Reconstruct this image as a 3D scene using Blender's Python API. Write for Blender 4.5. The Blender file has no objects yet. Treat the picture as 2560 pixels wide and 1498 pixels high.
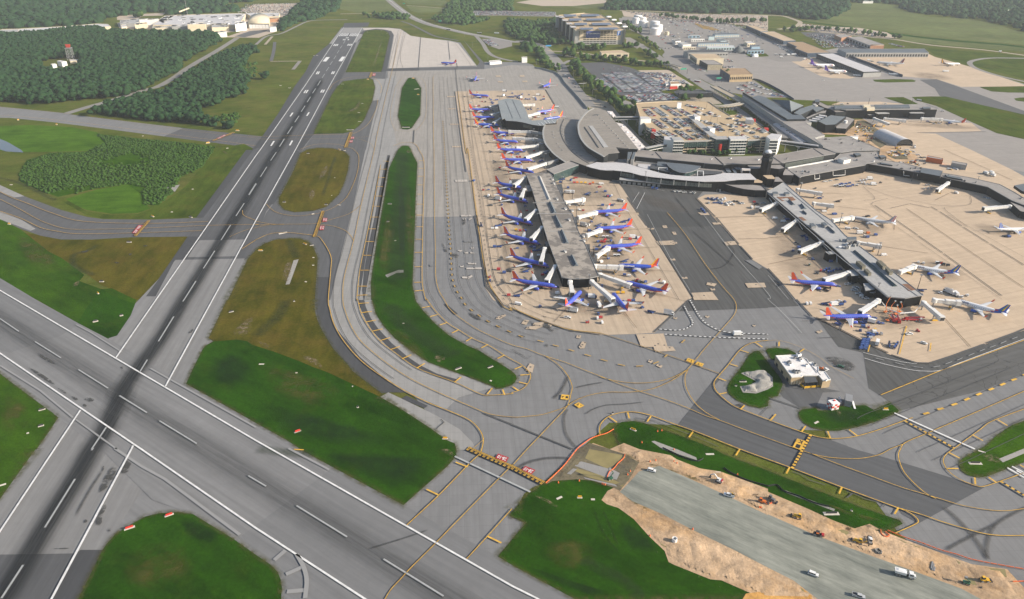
import bpy, bmesh, math, random
import numpy as np
from mathutils import Vector, Matrix
from mathutils.geometry import tessellate_polygon
random.seed(7); R=random.Random(11)
S=bpy.context.scene; COL=S.collection
PI=math.pi
# ------------------------------------------------------------------ camera (solved from the runway widths and dash lengths)
FOC,PIT,ROL,HC=1819.1,0.4891,0.0209,276.7
_cr,_sr,_cp,_sp=math.cos(ROL),math.sin(ROL),math.cos(PIT),math.sin(PIT)
def W(p,z=0.0):
    "photo pixel (2560x1498) -> world point at height z"
    x=(p[0]-1280)/FOC; y=-(p[1]-749)/FOC
    x,y=_cr*x-_sr*y,_sr*x+_cr*y
    dx,dy,dz=x,_cp+y*_sp,-_sp+y*_cp
    t=(z-HC)/dz
    return Vector((dx*t,dy*t,z))
def frame(x0,y0,s):
    def f(*a):
        return [(x0+a[i]*s,y0+a[i+1]*s) for i in range(0,len(a)-1,2)]
    return f
_k=640/2517
A00,A10,A20,A30=[frame(i*640,0,_k) for i in range(4)]
A01,A11,A21,A31=[frame(i*640,375,_k) for i in range(4)]
A02,A12,A22,A32=[frame(i*640,750,_k) for i in range(4)]
A03,A13,A23,A33=[frame(i*640,1123,_k) for i in range(4)]
D=frame(0,0,2560/2520)
Z1,Z2,Z3,Z4,Z6,Z7,Z8,Z9,Z10,Z11=[frame(a,b,320/2511) for a,b in ((1180,220),(1340,260),(1500,380),(1760,360),(1880,220),(2060,220),(2100,560),(1380,20),(1660,40),(1900,50))]
Z5=frame(1580,220,380/2513); Z12=frame(300,0,480/2520)
def w1(f,u,v,z=0): return W(f(u,v)[0],z)
cam=bpy.data.cameras.new("camera"); co=bpy.data.objects.new("camera",cam); COL.objects.link(co)
X=Vector((_cr,_sr*_sp,_sr*_cp)); Y=Vector((-_sr,_cr*_sp,_cr*_cp)); Zc=X.cross(Y)
m=Matrix.Identity(4)
for i in range(3): m[i][0]=X[i]; m[i][1]=Y[i]; m[i][2]=Zc[i]; m[i][3]=(0,0,HC)[i]
co.matrix_world=m
cam.sensor_width=36; cam.lens=36*FOC/2560; cam.clip_start=1; cam.clip_end=20000
S.camera=co
# ------------------------------------------------------------------ light
SUN_EL=math.radians(25); SUN_AZ=math.atan2(-3.2,14)   # sun stands to the right, slightly behind the camera
sd=Vector((math.cos(SUN_AZ)*math.cos(SUN_EL),math.sin(SUN_AZ)*math.cos(SUN_EL),math.sin(SUN_EL)))
sl=bpy.data.lights.new("sun",'SUN'); sl.energy=SUN_E=4.9; sl.angle=math.radians(1.5); sl.color=(1,.90,.76)
so=bpy.data.objects.new("sun",sl); COL.objects.link(so); so.rotation_euler=sd.to_track_quat('Z','Y').to_euler()
wd=bpy.data.worlds.new("World"); S.world=wd; wd.use_nodes=True
nt=wd.node_tree; bg=nt.nodes['Background']; sk=nt.nodes.new('ShaderNodeTexSky'); sk.sky_type='NISHITA'; sk.sun_disc=False
sk.sun_elevation=SUN_EL; sk.sun_rotation=PI/2-SUN_AZ; sk.dust_density=2.0
nt.links.new(sk.outputs[0],bg.inputs[0]); bg.inputs[1].default_value=0.105
S.view_settings.view_transform='Standard'; S.view_settings.look='None'; S.view_settings.gamma=1
S.view_settings.exposure=EXPO=0.70
S.cycles.use_denoising=True
try: S.cycles.denoiser='OPENIMAGEDENOISE'
except Exception: pass
S.cycles.max_bounces=6; S.cycles.diffuse_bounces=2; S.cycles.glossy_bounces=2; S.cycles.transparent_max_bounces=16; S.cycles.volume_bounces=1
S.cycles.sample_clamp_indirect=4
# ------------------------------------------------------------------ materials
MATS={}
def _n(nt,t,**k):
    n=nt.nodes.new(t)
    for a,b in k.items():
        if a.startswith('i_'): n.inputs[int(a[2:])].default_value=b
        else: setattr(n,a,b)
    return n
def _mix(nt,fac,a,b,bt='MIX'):
    n=nt.nodes.new('ShaderNodeMix'); n.data_type='RGBA'; n.blend_type=bt; n.clamp_factor=True
    for s,v in ((0,fac),(6,a),(7,b)):
        if hasattr(v,'is_linked') or isinstance(v,bpy.types.NodeSocket): nt.links.new(v,n.inputs[s])
        else: n.inputs[s].default_value=v if s==0 else (v[0],v[1],v[2],1)
    return n.outputs[2]
def _ramp(nt,src,lo,hi):
    n=nt.nodes.new('ShaderNodeMapRange'); n.inputs[1].default_value=lo; n.inputs[2].default_value=hi; nt.links.new(src,n.inputs[0]); return n.outputs[0]
def _noise(nt,vec,scale,detail=4,rough=.6):
    n=_n(nt,'ShaderNodeTexNoise'); n.inputs['Scale'].default_value=scale; n.inputs['Detail'].default_value=detail; n.inputs['Roughness'].default_value=rough
    nt.links.new(vec,n.inputs['Vector']); return n.outputs['Fac']
def _coord(nt,rot=0,sc=(1,1,1)):
    g=_n(nt,'ShaderNodeNewGeometry'); mp=_n(nt,'ShaderNodeMapping'); mp.vector_type='TEXTURE'; mp.inputs['Rotation'].default_value=(0,0,rot); mp.inputs['Scale'].default_value=[1/x for x in sc]
    nt.links.new(g.outputs['Position'],mp.inputs['Vector']); return mp.outputs[0]
def mat(name,c,rough=.75,metal=0,spec=.3,var=0,vs=.05,c2=None,emit=None):
    if name in MATS: return MATS[name]
    m=bpy.data.materials.new(name); m.use_nodes=True; nt=m.node_tree; b=nt.nodes['Principled BSDF']
    b.inputs['Base Color'].default_value=(*c,1); b.inputs['Roughness'].default_value=rough; b.inputs['Metallic'].default_value=metal
    b.inputs['Specular IOR Level'].default_value=spec
    if var:
        f=_ramp(nt,_noise(nt,_coord(nt),vs,5),.3,.7)
        lo=[x*(1-var) for x in c]; hi=[min(1,x*(1+var)) for x in (c2 or c)]
        nt.links.new(_mix(nt,f,lo,hi),b.inputs['Base Color'])
    MATS[name]=m; return m
def pavement(name,c,var=.12,rot=0,slab=7.6,streak=.12,crack=0,rough=.85,warm=None,cs=.055):
    "concrete / asphalt: per-slab tone, long traffic streaks, blotches"
    m=bpy.data.materials.new(name); m.use_nodes=True; nt=m.node_tree; b=nt.nodes['Principled BSDF']; b.inputs['Roughness'].default_value=rough; b.inputs['Specular IOR Level'].default_value=.25
    v=_coord(nt,rot)
    col=_mix(nt,_ramp(nt,_noise(nt,v,.012,5),.3,.7),[x*(1-var) for x in c],[x*(1+var) for x in (warm or c)])
    col=_mix(nt,.55,col,_mix(nt,_ramp(nt,_noise(nt,v,.12,6,.7),.25,.75),[x*.82 for x in c],[x*1.14 for x in c]))
    if streak:
        vs=_coord(nt,rot,(.012,.35,1))
        f=_ramp(nt,_noise(nt,vs,1.0,4,.65),.35,.75)
        col=_mix(nt,f,col,_mix(nt,streak*3,col,[x*.55 for x in c]))
    if slab:
        br=_n(nt,'ShaderNodeTexBrick'); br.offset=0; br.inputs['Scale'].default_value=1; br.inputs['Brick Width'].default_value=slab; br.inputs['Row Height'].default_value=slab
        br.inputs['Mortar Size'].default_value=.09; br.inputs['Color1'].default_value=(.955,.955,.955,1); br.inputs['Color2'].default_value=(1.03,1.03,1.03,1); br.inputs['Mortar'].default_value=(.72,.72,.72,1)
        nt.links.new(v,br.inputs['Vector'])
        col=_mix(nt,.75,col,br.outputs['Color'],'MULTIPLY')
    if crack:
        vo=_n(nt,'ShaderNodeTexVoronoi',feature='DISTANCE_TO_EDGE'); vo.inputs['Scale'].default_value=cs
        mx=_n(nt,'ShaderNodeVectorMath',operation='ADD'); nz=_n(nt,'ShaderNodeTexNoise'); nz.inputs['Scale'].default_value=.08; nt.links.new(v,nz.inputs['Vector'])
        sc=_n(nt,'ShaderNodeVectorMath',operation='SCALE'); sc.inputs['Scale'].default_value=14; nt.links.new(nz.outputs['Color'],sc.inputs[0]); nt.links.new(v,mx.inputs[0]); nt.links.new(sc.outputs[0],mx.inputs[1]); nt.links.new(mx.outputs[0],vo.inputs['Vector'])
        f=_n(nt,'ShaderNodeMapRange'); f.inputs[1].default_value=0; f.inputs[2].default_value=.016; f.inputs[3].default_value=crack; f.inputs[4].default_value=0; nt.links.new(vo.outputs['Distance'],f.inputs[0])
        col=_mix(nt,f.outputs[0],col,[x*.25 for x in c])
    nt.links.new(col,b.inputs['Base Color']); MATS[name]=m; return m
def grassmat(name,c1,c2,c3,rot=.5,s=1.0,patch=.45):
    m=bpy.data.materials.new(name); m.use_nodes=True; nt=m.node_tree; b=nt.nodes['Principled BSDF']; b.inputs['Roughness'].default_value=1; b.inputs['Specular IOR Level'].default_value=0
    v=_coord(nt); c1=[x*.72 for x in c1]; c2=[x*1.16 for x in c2]
    col=_mix(nt,_ramp(nt,_noise(nt,v,.016*s,7,.68),.36,.64),c1,c2)
    col=_mix(nt,_ramp(nt,_noise(nt,v,.035*s,6,.7),patch+.03,patch+.3),col,c3)
    col=_mix(nt,.28,col,_mix(nt,_ramp(nt,_noise(nt,_coord(nt,rot,(.03,.12,1)),1,3),.3,.7),[x*.6 for x in c1],[x*1.4 for x in c2]))
    f=_ramp(nt,_noise(nt,v,.55,6,.75),.25,.75)
    col=_mix(nt,.55,col,_mix(nt,f,(.45,.45,.45),(1.7,1.7,1.7)),'MULTIPLY')
    nt.links.new(col,b.inputs['Base Color'])
    bp=_n(nt,'ShaderNodeBump'); bp.inputs['Strength'].default_value=.5; bp.inputs['Distance'].default_value=.6; nt.links.new(_noise(nt,v,.9,4,.7),bp.inputs['Height']); nt.links.new(bp.outputs[0],b.inputs['Normal'])
    MATS[name]=m; return m
def fademat(name,c,amount=1,noise=0,ns=.4,lo=.35,hi=.65,str_rot=None,rough=.8):
    "worn layer on the pavement: transparent where the mesh attribute 'fade' falls to 0, broken up by noise"
    m=bpy.data.materials.new(name); m.use_nodes=True; nt=m.node_tree; b=nt.nodes['Principled BSDF']; out=nt.nodes['Material Output']
    b.inputs['Base Color'].default_value=(*c,1); b.inputs['Roughness'].default_value=rough; b.inputs['Specular IOR Level'].default_value=.2
    at=_n(nt,'ShaderNodeAttribute',attribute_name='fade'); f=at.outputs['Fac']
    if noise:
        v=_coord(nt,0) if str_rot is None else _coord(nt,str_rot,(.03,1,1))
        g=_ramp(nt,_noise(nt,v,ns,6,.7),lo,hi)
        ml=_n(nt,'ShaderNodeMath',operation='MULTIPLY_ADD'); nt.links.new(g,ml.inputs[0]); ml.inputs[1].default_value=noise; ml.inputs[2].default_value=1-noise
        m2=_n(nt,'ShaderNodeMath',operation='MULTIPLY'); nt.links.new(f,m2.inputs[0]); nt.links.new(ml.outputs[0],m2.inputs[1]); f=m2.outputs[0]
    m3=_n(nt,'ShaderNodeMath',operation='MULTIPLY',use_clamp=True); nt.links.new(f,m3.inputs[0]); m3.inputs[1].default_value=amount
    tr=_n(nt,'ShaderNodeBsdfTransparent'); mx=_n(nt,'ShaderNodeMixShader'); nt.links.new(m3.outputs[0],mx.inputs[0]); nt.links.new(tr.outputs[0],mx.inputs[1]); nt.links.new(b.outputs[0],mx.inputs[2]); nt.links.new(mx.outputs[0],out.inputs[0])
    MATS[name]=m; return m
# ------------------------------------------------------------------ mesh builder
class MB:
    def __init__(s): s.v=[]; s.f=[]; s.mi=[]; s.mats=[]; s.fade=None; s.sm=False
    def slot(s,m):
        if m not in s.mats: s.mats.append(m)
        return s.mats.index(m)
    def face(s,pts,m):
        n=len(s.v); s.v+= [tuple(p) for p in pts]; s.f.append(tuple(range(n,n+len(pts)))); s.mi.append(s.slot(m))
    def poly(s,pts,m):
        "flat polygon (may be concave), facing up"
        pts=[Vector(p) for p in pts]; i0=len(s.v); s.v+=[tuple(p) for p in pts]; k=s.slot(m)
        for t in tessellate_polygon([pts]):
            a,b,c=[pts[i] for i in t]
            if (b-a).cross(c-a).z<0: t=(t[0],t[2],t[1])
            s.f.append(tuple(i0+i for i in t)); s.mi.append(k)
    def prism(s,pts,z0,z1,mw,mt=None,bottom=False):
        n=len(pts); a=sum(pts[i][0]*pts[(i+1)%n][1]-pts[(i+1)%n][0]*pts[i][1] for i in range(n))
        if a<0: pts=pts[::-1]
        for i in range(n):
            p,q=pts[i],pts[(i+1)%n]
            s.face([(p[0],p[1],z0),(q[0],q[1],z0),(q[0],q[1],z1),(p[0],p[1],z1)],mw)
        s.poly([(p[0],p[1],z1) for p in pts],mt or mw)
        if bottom: s.poly([(p[0],p[1],z0) for p in pts],mw)
    def box(s,c,d,m,rot=0,mt=None,taper=1):
        "box: base centre c, size d, turned by rot about z"
        cs,sn=math.cos(rot),math.sin(rot); hx,hy=d[0]/2,d[1]/2
        P=[]
        for z,k in ((c[2],1),(c[2]+d[2],taper)):
            for x,y in ((-hx,-hy),(hx,-hy),(hx,hy),(-hx,hy)):
                x*=k;y*=k; P.append((c[0]+x*cs-y*sn,c[1]+x*sn+y*cs,z))
        for q,mm in (((0,1,5,4),m),((1,2,6,5),m),((2,3,7,6),m),((3,0,4,7),m),((4,5,6,7),mt or m),((3,2,1,0),m)): s.face([P[i] for i in q],mm)
    def beam(s,a,b,w,h,m):
        "bar from a to b, w wide, h tall"
        a,b=Vector(a),Vector(b); d=(b-a).normalized(); up=Vector((0,0,1)) if abs(d.z)<.95 else Vector((1,0,0)); r=d.cross(up).normalized()*w/2; u=r.cross(d).normalized()*h/2
        P=[a-r-u,a+r-u,a+r+u,a-r+u,b-r-u,b+r-u,b+r+u,b-r+u]
        for q in ((0,1,5,4),(1,2,6,5),(2,3,7,6),(3,0,4,7),(3,2,1,0),(4,5,6,7)): s.face([P[i] for i in q],m)
    def lathe(s,o,prof,m,n=12,axis='z',cap=True,ms=None):
        "profile [(r,h)] turned about an axis through o"
        o=Vector(o); rings=[]; k0=len(s.v)
        for r,h in prof:
            for i in range(n):
                a=2*PI*i/n; x,y=r*math.cos(a),r*math.sin(a)
                s.v.append(tuple(o+(Vector((x,y,h)) if axis=='z' else Vector((h,x,y)))))
        for j in range(len(prof)-1):
            for i in range(n):
                a,b=k0+j*n+i,k0+j*n+(i+1)%n; s.f.append((a,b,b+n,a+n)); s.mi.append(s.slot(ms[j] if ms else m))
        if cap:
            s.f.append(tuple(k0+(len(prof)-1)*n+i for i in range(n))); s.mi.append(s.slot(m))
            s.f.append(tuple(k0+n-1-i for i in range(n))); s.mi.append(s.slot(m))
    def ribbon(s,pts,w,m,z=0,fade=None,closed=False):
        "flat strip along world points; with fade=[(offset,alpha)..] the cross-section carries a fade attribute"
        P=[Vector((p[0],p[1],0)) for p in pts]; n=len(P); cs=fade or [(-.5,1),(.5,1)]; k0=len(s.v); k=len(cs)
        if s.fade is None and fade: s.fade=[1.0]*len(s.v)
        for i in range(n):
            a=P[(i-1)%n] if closed or i>0 else P[i]; b=P[(i+1)%n] if closed or i<n-1 else P[i]
            d=(b-a).normalized() if (b-a).length>1e-6 else Vector((1,0,0)); nn=Vector((-d.y,d.x,0))
            if 0<i<n-1 or closed:
                d1=(P[i]-a).normalized(); c=max(.4,d1.dot(d)); nn=nn/c
            ww=w[i] if isinstance(w,(list,tuple)) else w
            for o,al in cs:
                q=P[i]+nn*ww*o; s.v.append((q.x,q.y,z))
                if s.fade is not None: s.fade.append(al)
        mi=s.slot(m)
        for i in range(n if closed else n-1):
            j=(i+1)%n
            for c in range(k-1):
                s.f.append((k0+i*k+c,k0+j*k+c,k0+j*k+c+1,k0+i*k+c+1)); s.mi.append(mi)
    def build(s,name,parent=None,smooth=False,loc=None):
        me=bpy.data.meshes.new(name)
        v=s.v if loc is None else [(x-loc[0],y-loc[1],z-loc[2]) for x,y,z in s.v]
        me.from_pydata(v,[],s.f)
        for m in s.mats: me.materials.append(m)
        me.polygons.foreach_set('material_index',s.mi)
        if smooth or s.sm: me.polygons.foreach_set('use_smooth',[True]*len(s.f))
        if s.fade is not None:
            at=me.attributes.new('fade','FLOAT','POINT'); at.data.foreach_set('value',s.fade[:len(s.v)])
        me.validate(); me.update()
        o=bpy.data.objects.new(name,me); COL.objects.link(o)
        if parent is not None: o.parent=parent
        if loc is not None: o.location=loc
        return o
def fixup(o):
    bm=bmesh.new(); bm.from_mesh(o.data); bmesh.ops.recalc_face_normals(bm,faces=bm.faces); bm.to_mesh(o.data); bm.free(); return o
def tag(o,label=None,cat=None,group=None,kind=None):
    if label: o['label']=label
    if cat: o['category']=cat
    if group: o['group']=group
    if kind: o['kind']=kind
    return o
def empty(name,loc=(0,0,0),rz=0,label=None,cat=None,group=None):
    o=bpy.data.objects.new(name,None); COL.objects.link(o); o.location=loc; o.rotation_euler=(0,0,rz); o.empty_display_size=.1
    return tag(o,label,cat,group)
KIDS={}
def kids(o):
    return [c for c in KIDS.get(o.name,[])]
def copy_tree(o,loc=None,rz=None,label=None,group=None,scale=None):
    def rec(a,par):
        c=a.copy(); COL.objects.link(c); c.parent=par
        for ch in a['_kids'] if False else CH.get(a.name,[]): rec(ch,c)
        return c
    c=rec(o,None)
    if loc is not None: c.location=loc
    if rz is not None: c.rotation_euler=(0,0,rz)
    if label: c['label']=label
    if group: c['group']=group
    if scale: c.scale=scale
    return c
CH={}
def reg(root):
    "remember a prototype's children so that copies need no search"
    allo=list(COL.objects)
    def rec(o):
        CH[o.name]=[c for c in allo if c.parent==o]
        for c in CH[o.name]: rec(c)
    rec(root); return root
def smooth_line(P,n=6,closed=False):
    "Catmull-Rom through world points"
    P=[Vector(p) for p in P]; out=[]; N=len(P)
    rng=range(N if closed else N-1)
    for i in rng:
        p0=P[(i-1)%N] if closed or i>0 else P[i]*2-P[i+1]; p1=P[i]; p2=P[(i+1)%N]; p3=P[(i+2)%N] if closed or i<N-2 else P[i+1]*2-P[i]
        for k in range(n):
            t=k/n; out.append(.5*((2*p1)+(p2-p0)*t+(2*p0-5*p1+4*p2-p3)*t*t+(3*p1-p0-3*p2+p3)*t**3))
    if not closed: out.append(P[-1])
    return out
def chaikin(P,n=2):
    for _ in range(n):
        Q=[]
        for i in range(len(P)):
            a,b=Vector(P[i]),Vector(P[(i+1)%len(P)]); Q+=[a*.75+b*.25,a*.25+b*.75]
        P=Q
    return P
def wl(px,z=0): return [W(p,z) for p in px]
_FONT=None
def text_mesh(body,name,m,origin,xv,yv,width,height=None,parent=None,bold=0.0,depth=0.0):
    "lettering: real glyph outlines laid along xv / yv from origin; width is the full length of the word"
    cu=bpy.data.curves.new('txt','FONT'); cu.body=body; cu.offset=bold; cu.resolution_u=2
    t=bpy.data.objects.new('txt',cu); COL.objects.link(t); bpy.context.view_layer.update()
    me=bpy.data.meshes.new_from_object(t.evaluated_get(bpy.context.evaluated_depsgraph_get())); bpy.data.objects.remove(t); bpy.data.curves.remove(cu)
    xs=[v.co.x for v in me.vertices]; ys=[v.co.y for v in me.vertices]
    x0,x1,y0,y1=min(xs),max(xs),min(ys),max(ys); sx=width/(x1-x0); sy=height/(y1-y0) if height else sx
    o,xv,yv=Vector(origin),Vector(xv),Vector(yv)
    for v in me.vertices: v.co=o+xv*((v.co.x-x0)*sx)+yv*((v.co.y-y0)*sy)
    me.name=name; me.materials.clear(); me.materials.append(m)
    ob=bpy.data.objects.new(name,me); COL.objects.link(ob)
    if parent is not None: ob.parent=parent
    return ob
ORD='first second third fourth fifth sixth seventh eighth ninth tenth eleventh twelfth thirteenth fourteenth fifteenth sixteenth seventeenth eighteenth nineteenth twentieth'.split()
# ------------------------------------------------------------------ ground materials
def roofm0(name,c1,c2,rot):
    "graded stone: long pale and dark drag marks over a mottled base"
    m=bpy.data.materials.new(name); m.use_nodes=True; nt=m.node_tree; b=nt.nodes['Principled BSDF']; b.inputs['Roughness'].default_value=.95; b.inputs['Specular IOR Level'].default_value=.1
    f=_ramp(nt,_noise(nt,_coord(nt,rot,(.03,.2,1)),1,7,.72),.26,.76); col=_mix(nt,f,c1,c2); col=_mix(nt,.5,col,_mix(nt,_ramp(nt,_noise(nt,_coord(nt),.05,6,.7),.35,.7),(.7,.72,.7),(1.25,1.25,1.2)),'MULTIPLY')
    nt.links.new(col,b.inputs['Base Color']); return m
def thr(a,b):
    "heading of the world line between two photo points"
    p,q=W(a),W(b); return math.atan2(q.y-p.y,q.x-p.x)
ROTA=1.686; ROTB=-.595; ROTC=thr(A11(1640,1300)[0],A11(1750,0)[0]); ROTP=thr(A21(1230,600)[0],A21(1770,1450)[0])
G_base=grassmat('field_grass',(.050,.078,.010),(.078,.098,.016),(.115,.102,.030),.4,.6,.40)
G_green=grassmat('mown_grass',(.018,.058,.002),(.034,.080,.003),(.060,.078,.008),ROTB,1,.52)
G_deep=grassmat('deep_grass',(.010,.040,.0012),(.018,.060,.002),(.034,.060,.004),ROTB,1.2,.52)
G_olive=grassmat('dry_grass',(.046,.055,.004),(.078,.068,.008),(.100,.070,.014),ROTA,1.1,.42)
G_mid=grassmat('strip_grass',(.034,.062,.006),(.056,.082,.010),(.090,.082,.018),ROTA,.9,.45)
G_bright=grassmat('bright_grass',(.040,.098,.006),(.058,.120,.009),(.056,.092,.012),.2,1.2,.6)
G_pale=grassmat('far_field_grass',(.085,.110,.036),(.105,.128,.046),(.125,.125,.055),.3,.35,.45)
C_taxi=pavement('taxiway_concrete',(.186,.187,.189),.10,ROTC,7.6,.14)
C_light=pavement('light_concrete',(.262,.258,.250),.08,ROTC,7.6,.10)
C_rwyB=pavement('runway_concrete',(.192,.193,.195),.08,ROTB,0,.20)
C_rwyBd=pavement('runway_concrete_patch',(.166,.168,.171),.08,ROTB,0,.15)
C_rwyA=pavement('runway_light_asphalt',(.200,.199,.198),.08,ROTA,0,.16)
C_warm=pavement('warm_apron_concrete',(.285,.268,.245),.10,ROTC,7.6,.16)
C_pad=pavement('pad_concrete',(.44,.40,.36),.06,ROTA,15,.05)
C_beige=pavement('apron_concrete',(.43,.345,.255),.12,ROTP,7.6,.15,0,.85,(.475,.37,.265))
C_beige2=pavement('east_apron_concrete',(.475,.37,.265),.10,.35,7.6,.12,0,.85,(.51,.395,.28))
C_gap=pavement('east_apron_grey',(.270,.250,.232),.08,.2,12,.12)
A_dark=pavement('dark_asphalt',(.060,.062,.066),.12,ROTA,0,.15)
A_mid=pavement('worn_asphalt',(.100,.102,.106),.12,ROTA,0,.18)
A_run=pavement('runway_asphalt',(.092,.094,.099),.12,ROTA,0,.24)
A_alley=pavement('alley_asphalt',(.086,.087,.086),.18,ROTP,0,.32)
A_alleyd=pavement('alley_asphalt_new',(.062,.064,.064),.14,ROTP,0,.2)
A_crack=pavement('cracked_asphalt',(.098,.098,.096),.12,.42,0,.22,.75)
A_twk=pavement('taxiway_asphalt',(.090,.093,.098),.10,ROTB+.02,0,.18)
A_road=pavement('road_asphalt',(.215,.205,.192),.10,0,0,.0)
A_lot=pavement('lot_asphalt',(.085,.087,.092),.12,0,0,.1)
A_lot2=pavement('lot_worn_asphalt',(.225,.21,.195),.12,0,0,.1)
T_lot=pavement('lot_tan_gravel',(.40,.33,.26),.1,0,0,.05)
T_road=pavement('road_tan_concrete',(.34,.29,.22),.08,0,9,.06)
M_subgrade=roofm0('stone_subgrade',(.10,.112,.100),(.33,.335,.295),ROTB)
M_dirt=grassmat('bare_dirt',(.34,.235,.145),(.44,.315,.205),(.45,.265,.11),ROTB,1.3,.45)
M_mud=grassmat('wet_mud',(.115,.10,.07),(.16,.14,.09),(.075,.072,.066),ROTB,2,.45)
M_clay=grassmat('orange_clay',(.40,.20,.06),(.48,.27,.09),(.36,.20,.10),ROTB,2,.5)
M_water=mat('pond_water',(.07,.075,.075),.12,0,.5); M_puddle=mat('muddy_water',(.24,.20,.085),.18,0,.5,.15,.1)
M_rock=pavement('rip_rap_stone',(.27,.26,.24),.4,0,0,0,.95,.9,None,.45)
M_white=mat('white_marking',(.60,.60,.59),.7,0,.3,.18,.4); M_wworn=mat('worn_white_marking',(.32,.33,.33),.75,0,.3,.15,.6)
M_yel=mat('yellow_marking',(.58,.34,.045),.7,0,.3,.30,.35); M_yel2=mat('worn_yellow_marking',(.36,.23,.07),.75,0,.3,.25,.4); M_blk=mat('black_marking',(.018,.018,.018),.7)
M_red=mat('red_marking',(.33,.03,.035),.7,0,.3,.1,.5); M_joint=mat('joint_sealant',(.075,.075,.075),.8); M_joint2=mat('joint_sealant_brown',(.10,.075,.05),.8)
M_orange=mat('orange_plastic',(.75,.16,.05),.5)
M_seam=mat('pale_seam',(.245,.245,.243),.85)
ISL=[]
LZ=.04; _SC=[0]
def sheet(name,m,px,layer,kind='structure',label=None,px2=None,parent=None):
    mb=MB()
    for q in [px]+(px2 or []): _SC[0]+=1; mb.poly(wl(q,layer*LZ+_SC[0]*.0006),m)
    o=mb.build(name,parent); 
    if parent is None: tag(o,label,None,None,kind)
    return o
# ground sheet to the horizon
mb=MB(); mb.face([(-9000,-600,0),(9000,-600,0),(9000,12000,0),(-9000,12000,0)],G_base); tag(mb.build('ground'),kind='structure')
# ------------------------------------------------------------------ paved areas
sheet('apron',C_taxi,A10(1045,272,1300,273,1420,285,1470,315,1530,365,1900,398,2010,420,2170,645,2245,640,2245,610)+A20(120,612,210,640,222,672,300,685,430,722,485,760,520,820,640,950,740,1070,900,1300)+A21(2000,300)+A31(600,0,2000,0)+D(2600,420,2600,1480,2400,1480,2210,1310,2030,1060,1500,1040,1335,1190,1310,1200,1290,1215,1260,1270,1293,1288,1228,1365,1280,1400,1000,1300,992,1243,1125,1105,900,830,780,590,560,600,700,330,880,85),1)
# left taxiways
sheet('taxiway',A_mid,A01(-700,60,0,345,240,455,600,590,860,660,1010,680,1500,685,2010,665)+D(500,545,462,583)+A01(1300,858,900,882,600,880,420,850,200,775,0,680,-700,400),1)
sheet('taxiway_shoulder',C_light,A01(-700,70,0,345,240,455,140,468,0,410,-700,110),2,px2=[A01(0,600,210,685,350,775,300,795,0,682,-700,395,-700,300)])
sheet('taxiway',C_taxi,A00(-900,960,0,1050,630,1112,720,1130,1800,1260,1610,1342,1000,1262,500,1200,100,1160,-900,1150),1)
sheet('taxiway',A_mid,A00(1800,1260,2517,1335,2620,1345,2620,1490,2400,1442,1610,1342),1)
sheet('pond',M_water,A00(-600,1250,0,1365,80,1400,210,1475,230,1500,60,1490,0,1470,-600,1420),5)
# runway A
ra=D(841,67,892,67,876,108,849,178,790,285,740,377,690,479,655,520,630,590,611,636,561,738,513,832,525,840,505,851,498,861,458,945,470,1000,355,1200,263,1338,253,1353,193,1475,150,1560,-160,1560,-160,1400,0,1228,88,1105,200,950,268,832,288,826,322,776,333,747,345,742,390,687,462,583,500,534,560,455,623,369,650,329,681,285,810,108)
rwy=sheet('runway',A_run,ra,3)
sheet('runway_surface',C_rwyA,D(561,738,611,636,432,640,390,687,333,747,322,776,288,826,268,832,200,950,88,1105,0,1228,-160,1400,-160,1370,0,1365)+A03(740,1025,790,990,1010,990)+D(263,1338,355,1200,470,1000,458,945,498,861,505,851,525,840,513,832),4,parent=rwy)
sheet('runway_surface',C_rwyA,A01(1960,888,2415,880,2320,1045,1830,1055),4,parent=rwy)
sheet('runway_shoulder',A_dark,A10(205,1140,380,850,490,700,560,560,720,432,750,432,585,640,400,930,260,1150,80,1440,-40,1475,80,1315),4,parent=rwy,px2=[A10(985,420,875,710,640,1140,570,1320,440,1475,395,1475,640,1060,830,690,955,430),A03(790,992,1008,990,770,1475,700,1600,460,1600,515,1475),A11(440,30,240,440,225,530,110,540,395,0),A01(2490,0,2000,665,1930,665,2420,0),A01(1845,852,1560,1270,1435,1440,1530,1440,1720,1080,1830,1078,1960,880,1930,850)])
sheet('runway_shoulder',C_light,A10(845,275,720,430,755,432,850,290),5,parent=rwy,px2=[A10(1060,342,985,418,955,420,1010,330)])
sheet('blast_pad',A_dark,A10(870,228,1115,222,1100,262,850,272),2,parent=rwy)
sheet('runway_threshold',C_light,A10(862,274,1045,272,1020,325,832,328),5,parent=rwy)
# runway B
rb=A01(-700,1020,0,1260,360,1475)+A02(780,235,1060,380)+A02(1830,825,2517,1210)+A12(290,1370,455,1475)+A13(760,180,1450,550,2380,1055)+A23(0,1140,620,1475,1100,1740)+A13(1700,1900,1060,1560,600,1500,247,1475,255,1370,245,1290,215,1210,150,1140,0,1040)+A03(2300,885,1900,640,1500,500)+A02(1000,1475,460,1070,0,725,-700,270)
rwb=sheet('cross_runway',C_rwyB,rb,6)
sheet('runway_patch',C_rwyBd,A02(-700,-100,-700,270,100,520,600,350,780,235)+A01(360,1475,0,1260,-700,1020),7,parent=rwb)
sheet('runway_patch',C_rwyBd,A13(760,180,1450,550,2380,1055)+A23(0,1140,620,1475)+A13(2400,1600,1060,1560,600,1500,247,1475,0,1040,-140,850),7,parent=rwb)
sheet('runway_fillet',C_rwyB,A03(1200,100,1420,60,2400,900,2300,930,1900,700,1760,660,1560,670,1290,790,1050,990,800,992),2)
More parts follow.
